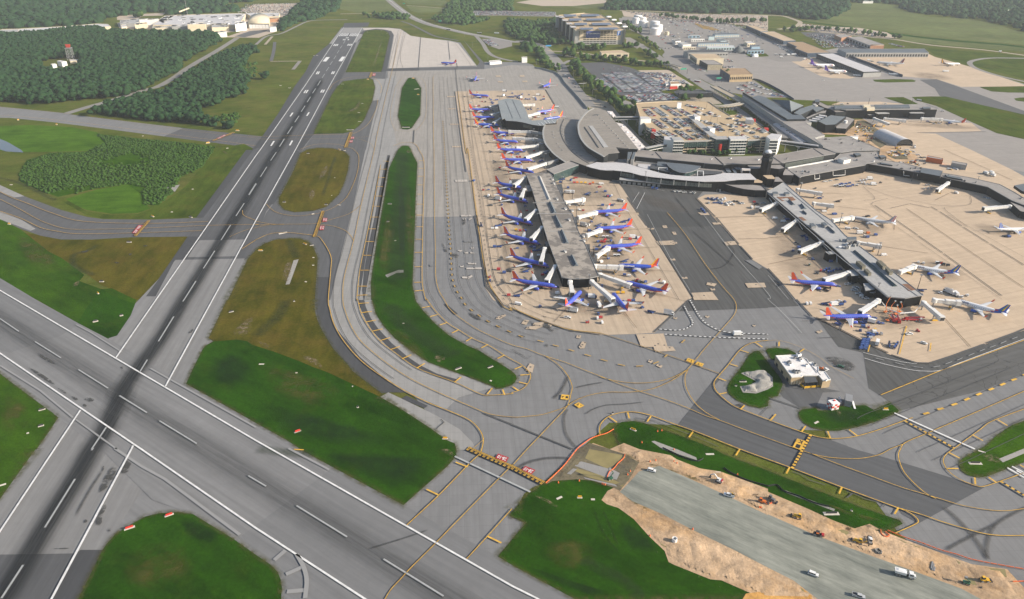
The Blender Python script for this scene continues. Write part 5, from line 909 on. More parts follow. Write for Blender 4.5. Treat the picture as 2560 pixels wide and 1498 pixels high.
# far garage with signs
pF=wl(Z9(455,440,1410,432,1445,440,960,135,640,105,130,150),33); pF=[Vector((p.x,p.y,0)) for p in pF]
fg=broot('parking_garage','far multi-storey garage with solar panel rows and a blue P sign on its beige front','parking garage',pF)
mb=MB(); mb.prism(pF,0,33,W_spn,R_deck); part(mb,'wall',fg); mb=MB(); n=len(pF)
for i in range(n): a,b=pF[i],pF[(i+1)%n]; mb.beam(Vector((a.x,a.y,33.6)),Vector((b.x,b.y,33.6)),.5,1.2,W_spn)
part(mb,'parapet',fg)
a,b=pF[0],pF[1]
for k in range(8): wins(fg,a.lerp(b,.17),a.lerp(b,.86),[3,7.2,12,16,20.2,24.2,27.4,30.3][k]-1.0,[3,7.2,12,16,20.2,24.2,27.4,30.3][k]+1.0,10,.86,W_in,'opening_row',off=.25)
wins(fg,pF[0].lerp(pF[1],.01),pF[0].lerp(pF[1],.99),0,10,1,1,W_gry,'base_wall',off=.12); wins(fg,a.lerp(b,.0),a.lerp(b,.09),10,33,1,1,W_gry,'corner_panel',off=.14); wins(fg,a.lerp(b,.95),a.lerp(b,.999),10,33,1,1,W_gry,'corner_panel',off=.14)
for k in range(7): wins(fg,a.lerp(b,.08),a.lerp(b,.095),11+k*3,13+k*3,1,1,W_in,'slot',off=.3)
M_ban=mat('banner_blue',(.05,.075,.24),.6); o=outward(a,b)
wins(fg,a.lerp(b,.225),a.lerp(b,.515),16.3,31.5,1,1,M_ban,'banner',off=.6); wins(fg,a.lerp(b,.868),a.lerp(b,.937),21,31,1,1,mat('sign_blue',(.03,.16,.55),.5),'parking_sign',off=.6)
d=(b-a).normalized(); L=(b-a).length
def ftext(s,t,z,w,h,m): 
    q=a+d*L*t+o*.75; text_mesh(s,'sign_lettering',m,Vector((q.x,q.y,z))-fg.location,d,Vector((0,0,1)),w,h,fg,bold=.02)
ftext('KAISER PERMANENTE',.285,24.2,L*.215,2.4,P_wht); ftext('P',.884,22.4,L*.036,7.2,P_wht)
q=a+d*L*.248+o*.75; mb=MB(); Zv=Vector((0,0,1))
for x in (-1.2,0,1.2): mb.beam(q+d*x+Zv*23.9,q+d*x*.6+Zv*(26.6+(x==0)*.6),.7,.3,P_wht)
part(mb,'banner_emblem',fg)
for q in ((225,125,470,125,480,162,255,170),(560,125,920,122,940,155,590,165),(335,205,575,205,585,245,350,250),(660,205,1020,205,1060,240,690,245),(435,295,685,292,690,330,455,335),(775,292,1140,290,1170,330,800,335),(540,385,800,385,815,420,570,425),(900,385,1280,382,1300,420,930,425)):
    P=wl(Z9(*q),37); mb=MB(); mb.prism(P,36.6,37,P_solar,P_solar,True)
    for p in P: mb.beam(Vector((p.x,p.y,33)),Vector((p.x,p.y,36.6)),.8,.8,P_gry)
    part(mb,'solar_canopy',fg)
for k,(u,v) in enumerate(((120,165),(185,175),(255,240),(335,305),(415,370))):
    c=w1(Z9,u,v,36); mb=MB(); mb.box((c.x,c.y,0),(10,14,35),W_blk2 if k else W_gry,.1); mb.box((c.x,c.y,35),(14,18,1.6),R_white,.1); part(mb,'stair_tower',fg)
for u,v in ((1115,172),(1212,232),(1312,298),(1425,365)): c=w1(Z9,u,v,38); mb=MB(); mb.box((c.x,c.y,20),(6,6,17),P_glass,.3); mb.box((c.x,c.y,37),(13,10,2.5),P_wht,.3,taper=.8); part(mb,'lift_tower',fg)
# ------------------------------------------------------------------ fuel tanks
TL=['rearmost white domed fuel tank at the back of the left tank cluster','small white fuel tank at the left edge of the tank farm','white fuel tank half hidden behind its bigger neighbour','large white fuel tank at the front of the left tank cluster','white fuel tank at the back of the right tank cluster','white fuel tank in the middle of the right tank cluster','frontmost white fuel tank of the right tank cluster','small tan tank beside the front white fuel tank']
for (u,v,w,h),lb in zip(((1680,265,155,16),(1640,302,125,14),(1768,290,140,14),(1785,374,172,15),(2008,395,172,17),(2060,462,185,17),(2020,522,197,15),(2248,533,85,8)),TL):
    c=w1(Z9,u,v); px=c.length*1.0; r=w/2*.1274*(Vector((c.x,c.y,HC)).length/FOC)
    t=empty('fuel_tank',(c.x,c.y,0),0,lb,'fuel tank','white fuel tanks beside the far garage'); m=P_tank if v<530 else W_crm
    mb=MB(); mb.lathe((0,0,0),[(r,0),(r,h)],m,28,cap=False); mb.sm=False; mb.build('shell',t,True); mb=MB(); mb.lathe((0,0,h),[(r*1.01,-.2),(r*1.01,.2),(r*.6,r*.13),(.1,r*.18)],m,28); mb.build('roof',t,True); mb=MB(); mb.lathe((0,0,h),[(r*1.02,-.5),(r*1.02,.1)],P_gry,28,cap=False); mb.build('rim',t)
    mb=MB(); 
    for k in range(9): a=3.6+k*.12; mb.box(((r+.6)*math.cos(a),(r+.6)*math.sin(a),h*k/9),(1.4,1,.3),P_gry,a)
    mb.build('stair',t)
# ------------------------------------------------------------------ hangars, sheds and warehouses on the landside
def shed(lb,f,px,z,wall,roof,front=None,nd=0,cat='warehouse',name='warehouse',md=None,rim=.4,fz=(.2,.7)):
    r=bld(name,lb,cat,f(*px),z,wall,roof,rim,rimm=P_gry if wall in (W_nvy,W_blu) else None)
    P=wl(f(*px),z)
    if front:
        for (i,j) in front if isinstance(front[0],tuple) else [front]: wins(r,P[i],P[j],z*fz[0] if fz[0]>.05 else .1,z*fz[1],nd,.6,md or W_in,'loading_door' if fz[0]<.25 else 'window_row',off=.2)
    return r
shed('long grey warehouse with dark roof at the head of the cargo road',Z10,(385,690,500,668,1140,660,1262,716,480,722),13,W_gry,R_dark,(3,4),14,fz=(.55,.75))
shed('cream warehouse with flat tan roof in front of the dark-roofed one',Z10,(520,747,1010,747,1175,836,650,842),12,W_crm,R_tan,(3,0),6)
shed('dark-walled office with pale ribbed end wall behind the viaduct',Z10,(700,870,975,868,1150,957,860,957),10.5,W_blk2,R_old2,(2,3),18,'office block','office_block',W_crm,fz=(.02,.98))
w4=shed('brown-roofed cargo building with tan colonnaded front and navy side wall',Z10,(1110,1035,1590,1030,1740,1150,1300,1160),13,W_tan,R_brn,(2,3),12,fz=(.35,.7)); P=wl(Z10(1110,1035,1300,1160),13); wins(w4,P[0],P[1],.2,12.5,1,1,W_nvy,'side_wall',off=.2); 
shed('navy-fronted hangar row farthest along the cargo road',Z10,(1615,187,1760,185,2040,292,1895,305),9,W_nvy,R_tan,(3,0),10,md=W_blk2)
shed('navy-fronted hangar with tan roof second along the cargo road',Z11,(20,237,280,228,700,402,462,412),9,W_nvy,R_tan,(3,0),14,md=W_blk2)
shed('navy-fronted hangar with brown vented roof next to the white-roofed freight shed',Z11,(530,437,840,433,1382,640,932,652,690,555,730,528),9.5,W_nvy,R_brn,((3,4),(5,0)),8,md=W_blk2)
fx=shed('freight shed with bright white roof and dark dock side behind two purple-tailed jets',Z11,(1112,666,1440,656,2382,1012,2032,1026),10,W_blk2,R_white,(3,0),26,md=W_nvy); P=wl(Z11(2382,1012,2032,1026),10); wins(fx,P[0],P[1],0,8.4,1,1,W_gry,'end_wall',off=.25)
shed('long bluish grey freight shed with many dock doors behind the parked cargo jets',A30,(690,482,1540,481,1582,521,772,521),10,W_gry,R_slate,(2,3),30,md=W_blk2)
shed('low grey-roofed depot beside a full car park with a brick end block',A30,(780,365,920,362,1142,440,1012,452),9,W_gry,R_old2,(3,0),8); shed('small brick block at the near end of the grey depot',A30,(1008,442,1142,440,1142,450,1008,452),9,W_brk,R_tan); shed('brick office at the far end of the grey depot',A30,(655,345,750,332,822,356,722,376),9,W_brk,R_old2)
for lb,f,q,z,mw,mr,fr,nd in (('pale blue maintenance shed with a row of light doors',Z10,(960,340,1230,330,1480,352,1480,362,1000,372),7,W_blu,R_slate,(3,4),14),('small pale blue shed near the yellow bulldozer yard',Z10,(480,378,700,374,705,382,485,388),6,W_blu,R_light,(2,3),3),('teal cube shed between the blue maintenance sheds',Z10,(875,402,985,400,990,412,880,414),8,W_teal,R_slate,None,0),('long low white-roofed shed with open bays left of the teal cube',Z10,(540,452,795,448,800,460,535,465),5,W_wht,R_light,(2,3),6),('pale blue gabled workshop in the middle of the yard',Z10,(1030,452,1150,445,1230,490,1110,498),8,W_teal,R_sl2,(2,3),3),('long workshop with cream roller doors',Z10,(655,520,1230,505,1278,530,670,545),7,W_blu,R_slate,(2,3),14),('long pale teal shed with bright white roof',Z10,(830,590,1370,580,1386,612,850,622),7,W_teal,R_white,(2,3),10),('beige flat-roofed store near the cargo road',Z10,(1580,505,1710,496,1792,535,1640,545),7,W_crm,R_white,(2,3),4),('bright blue shed beside the beige store',Z10,(1690,572,1860,570,1890,600,1720,606),7,W_blu,R_slate,None,0),('long bright blue shed above the flower bed',Z10,(1635,655,1940,652,1965,672,1650,680),8,W_blu,R_slate,(2,3),5),('white gabled office at the left of the workshop yard',Z10,(150,465,290,458,330,490,225,497),8,W_wht,R_dark,(2,3),4),('white two-step workshop with light doors',Z10,(275,520,400,512,535,560,370,572),7.5,W_wht,R_light,(2,3),5),('cream shed below the two-step workshop',Z10,(385,610,620,606,622,618,380,622),5,W_crm,R_white,(2,3),6),('beige flat-roofed plant building with tan roof below the far garage',Z9,(940,850,1370,832,1516,888,972,892),9,W_crm,R_tan,(2,3),4),('small orange-roofed office cluster in the car lot',A20,(1550,805,1640,800,1660,825,1560,830),6,W_wht,R_brn,None,0),('white kiosk beside the orange-roofed office',A20,(1505,808,1545,806,1560,828,1515,832),5,W_wht,R_light,None,0),('brick red low building in front of the orange-roofed office',A20,(1550,848,1625,846,1628,853,1555,856),4,P_red,R_tan,None,0),('grey metal cabin with grey roof in the excavation yard',A31,(1810,108,1960,135,1955,155,1808,128),6,W_gry,R_old2,None,0),('orange hoarding building with grey roof in the excavation yard',A31,(1565,55,1720,85,1722,100,1560,72),6,mat('orange_wall',(.55,.14,.04),.7),R_old2,None,0),('white site cabin beside the flat-roofed wing',Z7,(500,950,650,942,675,960,560,978),5,W_wht,R_white,None,0),('dark toll canopy over the garage entry road',A20,(1640,890,1700,880,1980,908,1975,918,1640,925),7,W_blk2,R_dark,None,0),('small white hut beside the holding pad',A10,(2290,600,2400,590,2415,605,2300,615),5,W_wht,R_white,None,0),('white boxy unit behind the curved apron road',A20,(95,562,148,560,150,572,98,574),9,W_wht,R_white,None,0)):
    shed(lb,f,q,z,mw,mr,fr,nd,'shed' if z<9 else 'warehouse','storage_shed',W_crm if 'cream roller' in lb or 'light doors' in lb else W_in)
c=w1(Z10,1460,715); sd_=empty('salt_dome',(c.x,c.y,0),0,'grey conical salt dome beside the long blue shed','storage dome'); mb=MB(); mb.lathe((0,0,0),[(15,0),(14.5,2),(9,9),(1,15)],R_slate if 0 else mat('dome_shingle',(.12,.13,.13),.8,0,.2,.2,.5),18); mb.build('roof',sd_,True); mb=MB(); mb.lathe((0,0,15),[(1.2,0),(1.2,1.4),(.1,2)],P_gry,8); mb.build('vent_cap',sd_)
c=w1(Z10,1770,800); tn=empty('fabric_shelter',(c.x,c.y,0),0,'white domed fabric shelter on the edge of the wide grey apron','shelter'); mb=MB(); P=[]; vault(tn,c+Vector((-7,0,0)),c+Vector((7,2,0)),12,1,5,P_wht,'cover',8,W_gry)
# fabric hangar on the east apron
fh=broot('fabric_hangar','white arched fabric hangar with open end beside the excavation','hangar',wl(Z7(1140,950,1580,1130)))
a,b=w1(Z7,1110,945),w1(Z7,1575,1150); vault(fh,a,b,25,3,7.5,R_white,'cover',10); d=(b-a).normalized(); r_=Vector((d.y,-d.x,0)); mb=MB()
for i in range(11): t=PI*i/10; q=b-d*.8+r_*12.2*math.cos(t); mb.v.append((q.x,q.y,3+7.2*math.sin(t)))
mb.f.append(tuple(range(11))); mb.mi.append(mb.slot(W_in)); part(mb,'open_end',fh)
# foreground utility building
pU=A32(75,550,270,540,320,560,385,585,400,615,440,610,460,650,500,660,500,705,560,705,618,785,540,795,500,745,345,745,335,755,232,762)
ut=bld('utility_building','white flat-roofed utility building with tan walls and black canopy on the taxiway island','utility building',pU,6,W_tan,roofm('white_membrane_roof',(.60,.58,.57),(.70,.68,.66),.2,.3,.7),.35,rimm=W_wht)
P=wl(A32(348,745,455,738,490,805,365,815),5.5); mb=MB(); mb.prism(P,5.2,5.5,P_dk,R_dark,True)
for p in P: mb.beam(Vector((p.x,p.y,0)),Vector((p.x,p.y,5.2)),.35,.35,P_dk)
part(mb,'canopy',ut)
a,b=wl(A32(320,830,350,860),.8); c=w1(A32,520,845,.8)
for p,q in ((a,b),(b,c)): mb=MB(); mb.beam(Vector((p.x,p.y,.8)),Vector((q.x,q.y,.8)),.3,1.4,P_yel); part(mb,'yellow_barrier',ut)
a,b=pU[-1],pU[0]; P=wl([a,b],6); wins(ut,P[0],P[1],.3,2.6,3,.35,W_blk2,'door',off=.1); P=wl(A32(232,762,335,757),6); wins(ut,P[0],P[1],.3,2.8,4,.5,W_crm,'door',off=.1)
for u,v,s in ((300,550,2.2),(310,580,1.6),(325,600,1.4),(205,620,1.8),(220,640,1.6),(250,705,1.6),(275,715,2),(300,715,1.8),(380,650,1.6),(265,575,1.5),(460,640,1.5),(570,795,1)): mb=MB(); c=w1(A32,u,v,6); mb.box(c,(s*1.5,s,s*.8),R.choice((P_gry,P_wht)),.5); mb.lathe((c.x,c.y,6+s*.8),[(s*.35,0),(s*.35,.4)],P_dk,8); part(mb,'rooftop_unit',ut)
for q in ((345,560,520,740),(420,640,480,720)): a,b=wl(A32(*q),6.1); mb=MB(); mb.beam(a,b,.25,.2,P_gry); part(mb,'roof_seam',ut)
c=w1(A32,632,1065); rw=empty('checkered_shelter',(c.x,c.y,.4),.3,'red and white checkered equipment shelter at the grass edge','shelter'); mb=MB()
for i in range(3):
    for j in range(3):
        for k in range(3): mb.box((-1.8+i*1.8,-1.6+j*1.6,k*1.5),(1.8,1.6,1.5),P_red if (i+j+k)%2 else P_wht)
mb.build('wall',rw); mb=MB(); mb.box((0,0,4.5),(5.6,5.0,.2),P_wht); mb.box((1,1,4.7),(1.2,1,.5),P_red); mb.build('roof',rw); mb=MB(); mb.box((-.2,-2.44,0),(1,.08,2),P_gry); mb.build('door',rw)
c=w1(A32,780,1020); gs=empty('metal_shed',(c.x,c.y,.3),-.4,'grey metal shed with a leaning white board beside the vault covers','shed'); mb=MB(); mb.box((0,0,0),(4,8,4.2),mat('shed_grey',(.24,.27,.28),.5,.2,.3,.1,.5)); mb.build('wall',gs); mb=MB(); mb.box((0,0,4.2),(4.3,8.3,.3),P_gry); mb.build('roof',gs); mb=MB(); mb.beam((3,4,.2),(4.5,-5,.4),1.2,.15,P_wht); mb.build('board',gs); mb=MB()
for k in range(5): mb.box((-4-k*.3,-3+k*1.4,0),(1,.8,1.6),R.choice((P_gry,P_wht)))
mb.build('cabinet',gs)
# ------------------------------------------------------------------ industrial plant in the far left
PLB=[('broad white-roofed factory hall, the largest roof of the far plant',(590,207,1600,177,1650,185,1560,330,1130,325,430,330),10,W_crm,R_white),('cream windowless block at the wood edge below the factory hall',(880,312,1100,298,1125,308,1120,318,885,325),20,W_crm,R_white),('pale block left of the tall windowless one',(680,332,880,325,884,345,682,352),13,W_gry,R_white),('beige low factory block above the wood edge',(420,352,680,345,682,362,425,370),8,W_crm,R_light),('tall white block with side annex near the plant apron',(1505,290,1640,285,1655,305,1510,325),17,W_wht,R_white),('white-topped annex beside the open apron',(1200,315,1400,305,1430,355,1205,365),10,W_crm,R_light),('long flat white roof at the edge of the apron',(1240,418,1390,412,1400,425,1250,432),11,W_wht,R_white),('brown-roofed long shed behind the arched hangar',(1770,245,2080,232,2085,245,1760,270),8,W_brk,R_brn),('white-roofed hall in front of the staff car park',(1640,172,2095,168,2085,215,1740,225),9,W_crm,R_white),('white banded office block at the left of the factory',(255,252,505,246,505,256,255,262),13,W_wht,R_light),('cream block below the banded office',(190,312,330,296,358,300,350,315,192,325),11,W_crm,R_tan),('long low grey-roofed range left of the banded office',(0,270,250,245,245,290,190,312,0,315),8,W_gry,R_light),('wide grey hall right of the banded office',(500,270,590,207,720,205,560,300),10,W_gry,R_old2)]
for lb,q,z,mw,mr in PLB: r=bld('factory_block',lb,'factory',Z12(*q),z,mw,mr,.5); roofunits(r,wl(Z12(*q),z),z,45 if q[0]==590 else 6,4.5)
bld('factory_block','small gabled cream block at the left end of the plant',"factory",A00(1190,250,1240,240,1248,262,1195,270),8,W_crm,R_white,.3); bld('factory_block','long thin white warehouse stretching along the wood to the far left','factory',A00(5,302,20,290,190,285,600,263,960,235,1060,238,1090,262,600,290,215,312,180,318),9,W_crm,R_white,.4); bld('factory_block','pale gabled warehouse end nearest the left edge','factory',A00(-40,305,20,292,185,288,175,318,-30,322),9.5,W_crm,R_light,.3)
hg=broot('arched_hangar','cream arched-roof hangar with sliding doors facing the plant apron','hangar',wl(Z12(1700,370,1960,370))); a,b=w1(Z12,1825,372),w1(Z12,1840,300); vault(hg,a,b,(w1(Z12,1960,372)-w1(Z12,1690,372)).length,11,13,W_crm,'roof',10,W_crm); wins(hg,w1(Z12,1700,376),w1(Z12,1958,376),.3,10,6,.94,W_wht,'hangar_door',off=1.0); block(hg,Z12(1960,350,2050,345,2052,360,1965,365),0,10,W_wht,R_white,'side_annex')
c=w1(Z12,885,190); mb=MB(); mt_=empty('mast',(c.x,c.y,0),0,'thin lattice mast with slanted conveyor behind the factory hall','mast'); mb.beam((0,0,0),(0,0,40),1,1,P_gry); mb.build('pole',mt_); mb=MB(); mb.beam((-14,-20,9),(4,8,16),3.5,3,W_crm); mb.build('conveyor',mt_)
sheet('apron',T_lot,Z12(1380,490,1640,400,1990,385,2040,420,1950,450,1820,497),2); sheet('apron',A_mid,Z12(1500,480,1700,410,1960,388,1900,420,1640,490),3)
# radar tower in the wood
c=w1(A00,702,588); rt=empty('radar_tower',(c.x,c.y,0),.2,'lattice radar tower with a red top rising from the wood','radar tower'); mb=MB(); Hh=22
for sx in (-1,1):
    for sy in (-1,1): mb.beam((sx*5.5,sy*5.5,0),(sx*4.5,sy*4.5,Hh),.7,.7,P_gry)
for k in range(4):
    z=k*5.5
    for s in (-1,1): mb.beam((-5.3,s*5.2,z),(5.1,s*5,z+5.5),.4,.4,P_gry); mb.beam((5.3,s*5.2,z),(-5.1,s*5,z+5.5),.4,.4,P_gry); mb.beam((s*5.2,-5.3,z),(s*5,5.1,z+5.5),.4,.4,P_gry); mb.beam((-5,s*5,z+5.5),(5,s*5,z+5.5),.4,.4,P_gry)
mb.build('lattice',rt); mb=MB(); mb.box((0,0,Hh),(11,11,.8),P_gry); mb.build('platform',rt); mb=MB(); mb.box((0,0,Hh+1.5),(6.5,2,6),mat('red_antenna',(.42,.05,.03),.5),0,taper=1.4); mb.beam((0,1,Hh),(0,1,Hh+4),1,1,P_gry); mb.build('antenna',rt)
bld('radar_hut','cream hut at the foot of the radar tower','hut',A00(680,588,765,585,770,596,690,602),5,W_crm,R_white,.3); bld('radar_hut','white flat-roofed hut in the wood left of the radar tower','hut',A00(560,602,600,595,655,605,605,612),9,W_wht,R_white,.3); bld('radar_hut','smallest white hut in the clearing of the wood','hut',A00(498,632,540,625,555,632,515,640),6,W_wht,R_white,.3)
# ------------------------------------------------------------------ aircraft
def paint(name,c,rough=.32): return mat(name,c,rough,0,.5)
AB=paint('canyon_blue',(.060,.092,.46)); AR=paint('belly_red',(.50,.055,.035)); AO=paint('tail_orange_red',(.66,.085,.03)); AT=paint('pale_tan',(.55,.42,.25)); AW=paint('aircraft_white',(.74,.74,.74)); AG=paint('wing_grey',(.50,.51,.52),.4); AHB=paint('deep_blue',(.03,.075,.42)); AY=paint('tail_yellow',(.85,.42,.02)); AP=paint('deep_purple',(.075,.03,.24)); ALB=paint('royal_blue',(.02,.09,.42)); ABR=paint('dark_brown',(.055,.03,.018)); ADR=paint('dark_red',(.20,.02,.03)); ASV=paint('silver_grey',(.52,.53,.54),.3); ANV=paint('flag_navy',(.02,.04,.16)); ADK=mat('tyre_black',(.02,.02,.02),.8); AOR=paint('coral_red',(.62,.10,.04)); AGR=paint('tail_green',(.08,.30,.10))
RING=[(0,.03,-.36),(.012,.28,-.31),(.03,.50,-.23),(.06,.76,-.11),(.10,.93,-.03),(.15,1,0),(.30,1,0),(.46,1,0),(.62,1,0),(.70,.95,.05),(.76,.85,.13),(.82,.70,.24),(.90,.45,.46),(.96,.24,.64),(1,.09,.73)]
def airliner(L,r,span,fm,wm,em,fin,tipm,label,emn=2,hz=3.4,wl_=True,text=None,tailm=None,engr=1.15,finh=None,eng3=False):
    "fm(xf,zf)->fuselage paint; fin=[(chord fraction from,to,paint)]"
    root=empty('airliner',(0,0,0),0,label,'airplane')
    n=18; mb=MB(); mb.sm=True
    xs=lambda f: L/2-f*L
    for xf,rr,zc in RING:
        for i in range(n): a=2*PI*i/n; mb.v.append((xs(xf),r*rr*math.cos(a),hz+r*(zc+rr*math.sin(a))))
    for j in range(len(RING)-1):
        for i in range(n):
            a,b=j*n+i,j*n+(i+1)%n; mb.f.append((a,b,b+n,a+n)); mb.mi.append(mb.slot(fm((RING[j][0]+RING[j+1][0])/2,math.sin(2*PI*(i+.5)/n))))
    mb.f.append(tuple(range(n)[::-1])); mb.mi.append(0); fu=fixup(mb.build('fuselage',root))
    mb=MB()
    for s in (-1,1):
        mb.face([(xs(.028),s*r*.30,hz+r*.22),(xs(.046),s*r*.58,hz+r*.20),(xs(.052),s*r*.50,hz+r*.50),(xs(.038),s*r*.22,hz+r*.42)],P_glass)
    mb.face([(xs(.024),r*.26,hz+r*.20),(xs(.024),-r*.26,hz+r*.20),(xs(.040),-r*.22,hz+r*.46),(xs(.040),r*.22,hz+r*.46)],P_glass); mb.v=[(x+.05,y*1.05,z+.06) for x,y,z in mb.v]; mb.build('cockpit_window',fu)
    if wl_:
        mb=MB()
        for s in (-1,1):
            k=int(L*.66/1.6)
            for q in range(k): x=xs(.13)-q*1.6; mb.face([(x,s*r*1.005,hz+r*.12),(x-.5,s*r*1.005,hz+r*.12),(x-.5,s*r*.985,hz+r*.30),(x,s*r*.985,hz+r*.30)],P_glass)
        mb.build('cabin_window_row',fu)
    def slab(mb,a,b,m,th=.12):
        "lifting surface between two chords: (x_le,y,z,chord)"
        P=[]
        for x,y,z,c in (a,b):
            for fx,fz in ((0,0),(-.25,.55),(-.6,.35),(-1,0),(-.6,-.25),(-.25,-.4)): P.append((x+fx*c,y,z+fz*c*th))
        for i in range(6): j=(i+1)%6; mb.face([P[i],P[j],P[6+j],P[6+i]],m)
        mb.face(P[:6],m); mb.face(P[6:],m)
    c0=span*.215; 
    for s in (-1,1):
        mb=MB(); x0=xs(.37); y1=s*span*.17; y2=s*span*.485; zt=hz-r*.55
        slab(mb,(x0,s*r*.6,zt,c0),(x0-span*.085,y1,zt+.35,c0*.62),wm); slab(mb,(x0-span*.085,y1,zt+.35,c0*.62),(x0-span*.27,y2,zt+span*.035,c0*.24),wm)
        w=fixup(mb.build('wing',root)); mb=MB(); xt=x0-span*.27; zt2=zt+span*.035
        if tipm:
            for q in (0,): P=[(xt-.1,y2,zt2),(xt-c0*.22,y2,zt2),(xt-c0*.22-1.2,y2+s*.7,zt2+2.3),(xt-c0*.22-.3,y2+s*.7,zt2+2.3)]; mb.face(P,tipm); mb.face([(x,y+s*.08,z) for x,y,z in P][::-1],tipm)
            mb.build('winglet',w)
        if emn:
            ye=s*span*.155; xe=xs(.37)+.6; ze=hz-r*.62-engr*.75; mb=MB(); mb.sm=True; er=engr
            mats=[em]*6
            mb.lathe((xe-4.4,ye,ze),[(er*.55,0),(er*.85,1.0),(er*1.05,2.4),(er*1.08,3.4),(er*.98,4.3),(er*.86,4.35)],em,14,'x'); e=fixup(mb.build('engine',root)); mb=MB(); mb.lathe((xe-4.4,ye,ze),[(er*.84,4.2),(er*.1,4.38)],P_dk,12,'x'); mb.lathe((xe-4.4,ye,ze),[(er*.3,.1),(er*.25,-.9),(er*.05,-1.3)],P_gry,10,'x'); mb.beam((xe-4.2,ye,ze+er),(xe-1,ye,ze+er+.1),.35,.5,wm); mb.build('intake',e)
        mb=MB(); xt=xs(.865); slab(mb,(xt,s*r*.25,hz+r*.55,c0*.62),(xt-3.6*span/34,s*span*.205,hz+r*.55+.6,c0*.22),tailm or wm,.10); fixup(mb.build('tailplane',root))
    fh=finh or span*.205; zb=hz+r*.75; xb=xs(.80); cr=c0*.80; ct=c0*.30; sw=fh*.72; mb=MB()
    for f0,f1,m in fin:
        P=[(xb-f0*cr,zb),(xb-f1*cr,zb),(xb-sw-f1*ct,zb+fh),(xb-sw-f0*ct,zb+fh)]
        t0=.16; 
        for s in (-1,1):
            mb.face([(P[0][0],s*t0,P[0][1]),(P[1][0],s*t0*(1 if f1<1 else .2),P[1][1]),(P[2][0],s*t0*.4,P[2][1]),(P[3][0],s*t0*.4,P[3][1])],m)
        mb.face([(P[3][0],.07,P[3][1]),(P[3][0],-.07,P[3][1]),(P[2][0],-.07,P[2][1]),(P[2][0],.07,P[2][1])],m)
    m=fin[0][2]; mb.face([(xb,.16,zb),(xb,-.16,zb),(xb-sw,-.07,zb+fh),(xb-sw,.07,zb+fh)],m)
    for s in (-1,1): mb.face([(xb+cr*.7,0,zb+.1),(xb-cr*.05,s*.16,zb),(xb-sw*.16,s*.14,zb+fh*.16)],m)
    tf=mb.build('tail_fin',root)
    if eng3:
        mb=MB(); mb.sm=True; mb.lathe((xs(1.0)-.5,0,zb+2.2),[(.7,0),(1.3,2),(1.5,6),(1.35,8.5),(1.1,8.6)],fin[0][2],14,'x'); fixup(mb.build('tail_engine',root))
    for x,ys in ((xs(.12),(0,)),(xs(.50),(-2.9,2.9))):
        for y in ys:
            mb=MB(); mb.beam((x,y,.5),(x,y,hz-r*.5),.25,.25,P_gry)
            for o in (-.35,.35): mb.box((x,y+o,0),(1.1,.35,1.1),ADK)
            mb.build('landing_gear',root)
    if text:
        s_,x0f,x1f,zf,m,h=text
        for s in (-1,1):
            xa,xc=(x0f,x1f) if s>0 else (x1f,x0f)
            w=abs(x1f-x0f)*L
            # s=-1: right side of the aircraft seen from its right: reading direction runs from tail to nose
            o=Vector((xs(x1f if s<0 else x0f),s*r*1.03,hz+r*zf)); xv=Vector((1 if s<0 else -1,0,0)); yv=Vector((0,-s*.25,1)).normalized()
            text_mesh(s_,'fuselage_lettering',m,o,xv,yv,w,h,fu,bold=.03)
    return reg(root)
def swf(xf,zf): return (AO if (xf>.86 and zf<.35) or (xf>.78 and zf<-.15) else AB) if zf>-.42 and not(xf>.70 and zf<-.25) else (AR if xf<.75 else AO)
SWFIN=[(0,.10,AB),(.10,.15,AT),(.15,1,AO)]
def hrt(xf,zf): return AY if .80<xf<.86 else AO if .86<=xf<.95 else AHB
HFIN=[(0,.30,AY),(.30,.45,AO),(.45,.85,AO),(.85,1,AHB)]
def spirit(xf,zf): return ALB if xf>.72+.10*(zf) else AO if xf>.69+.10*zf else AW
protos={}
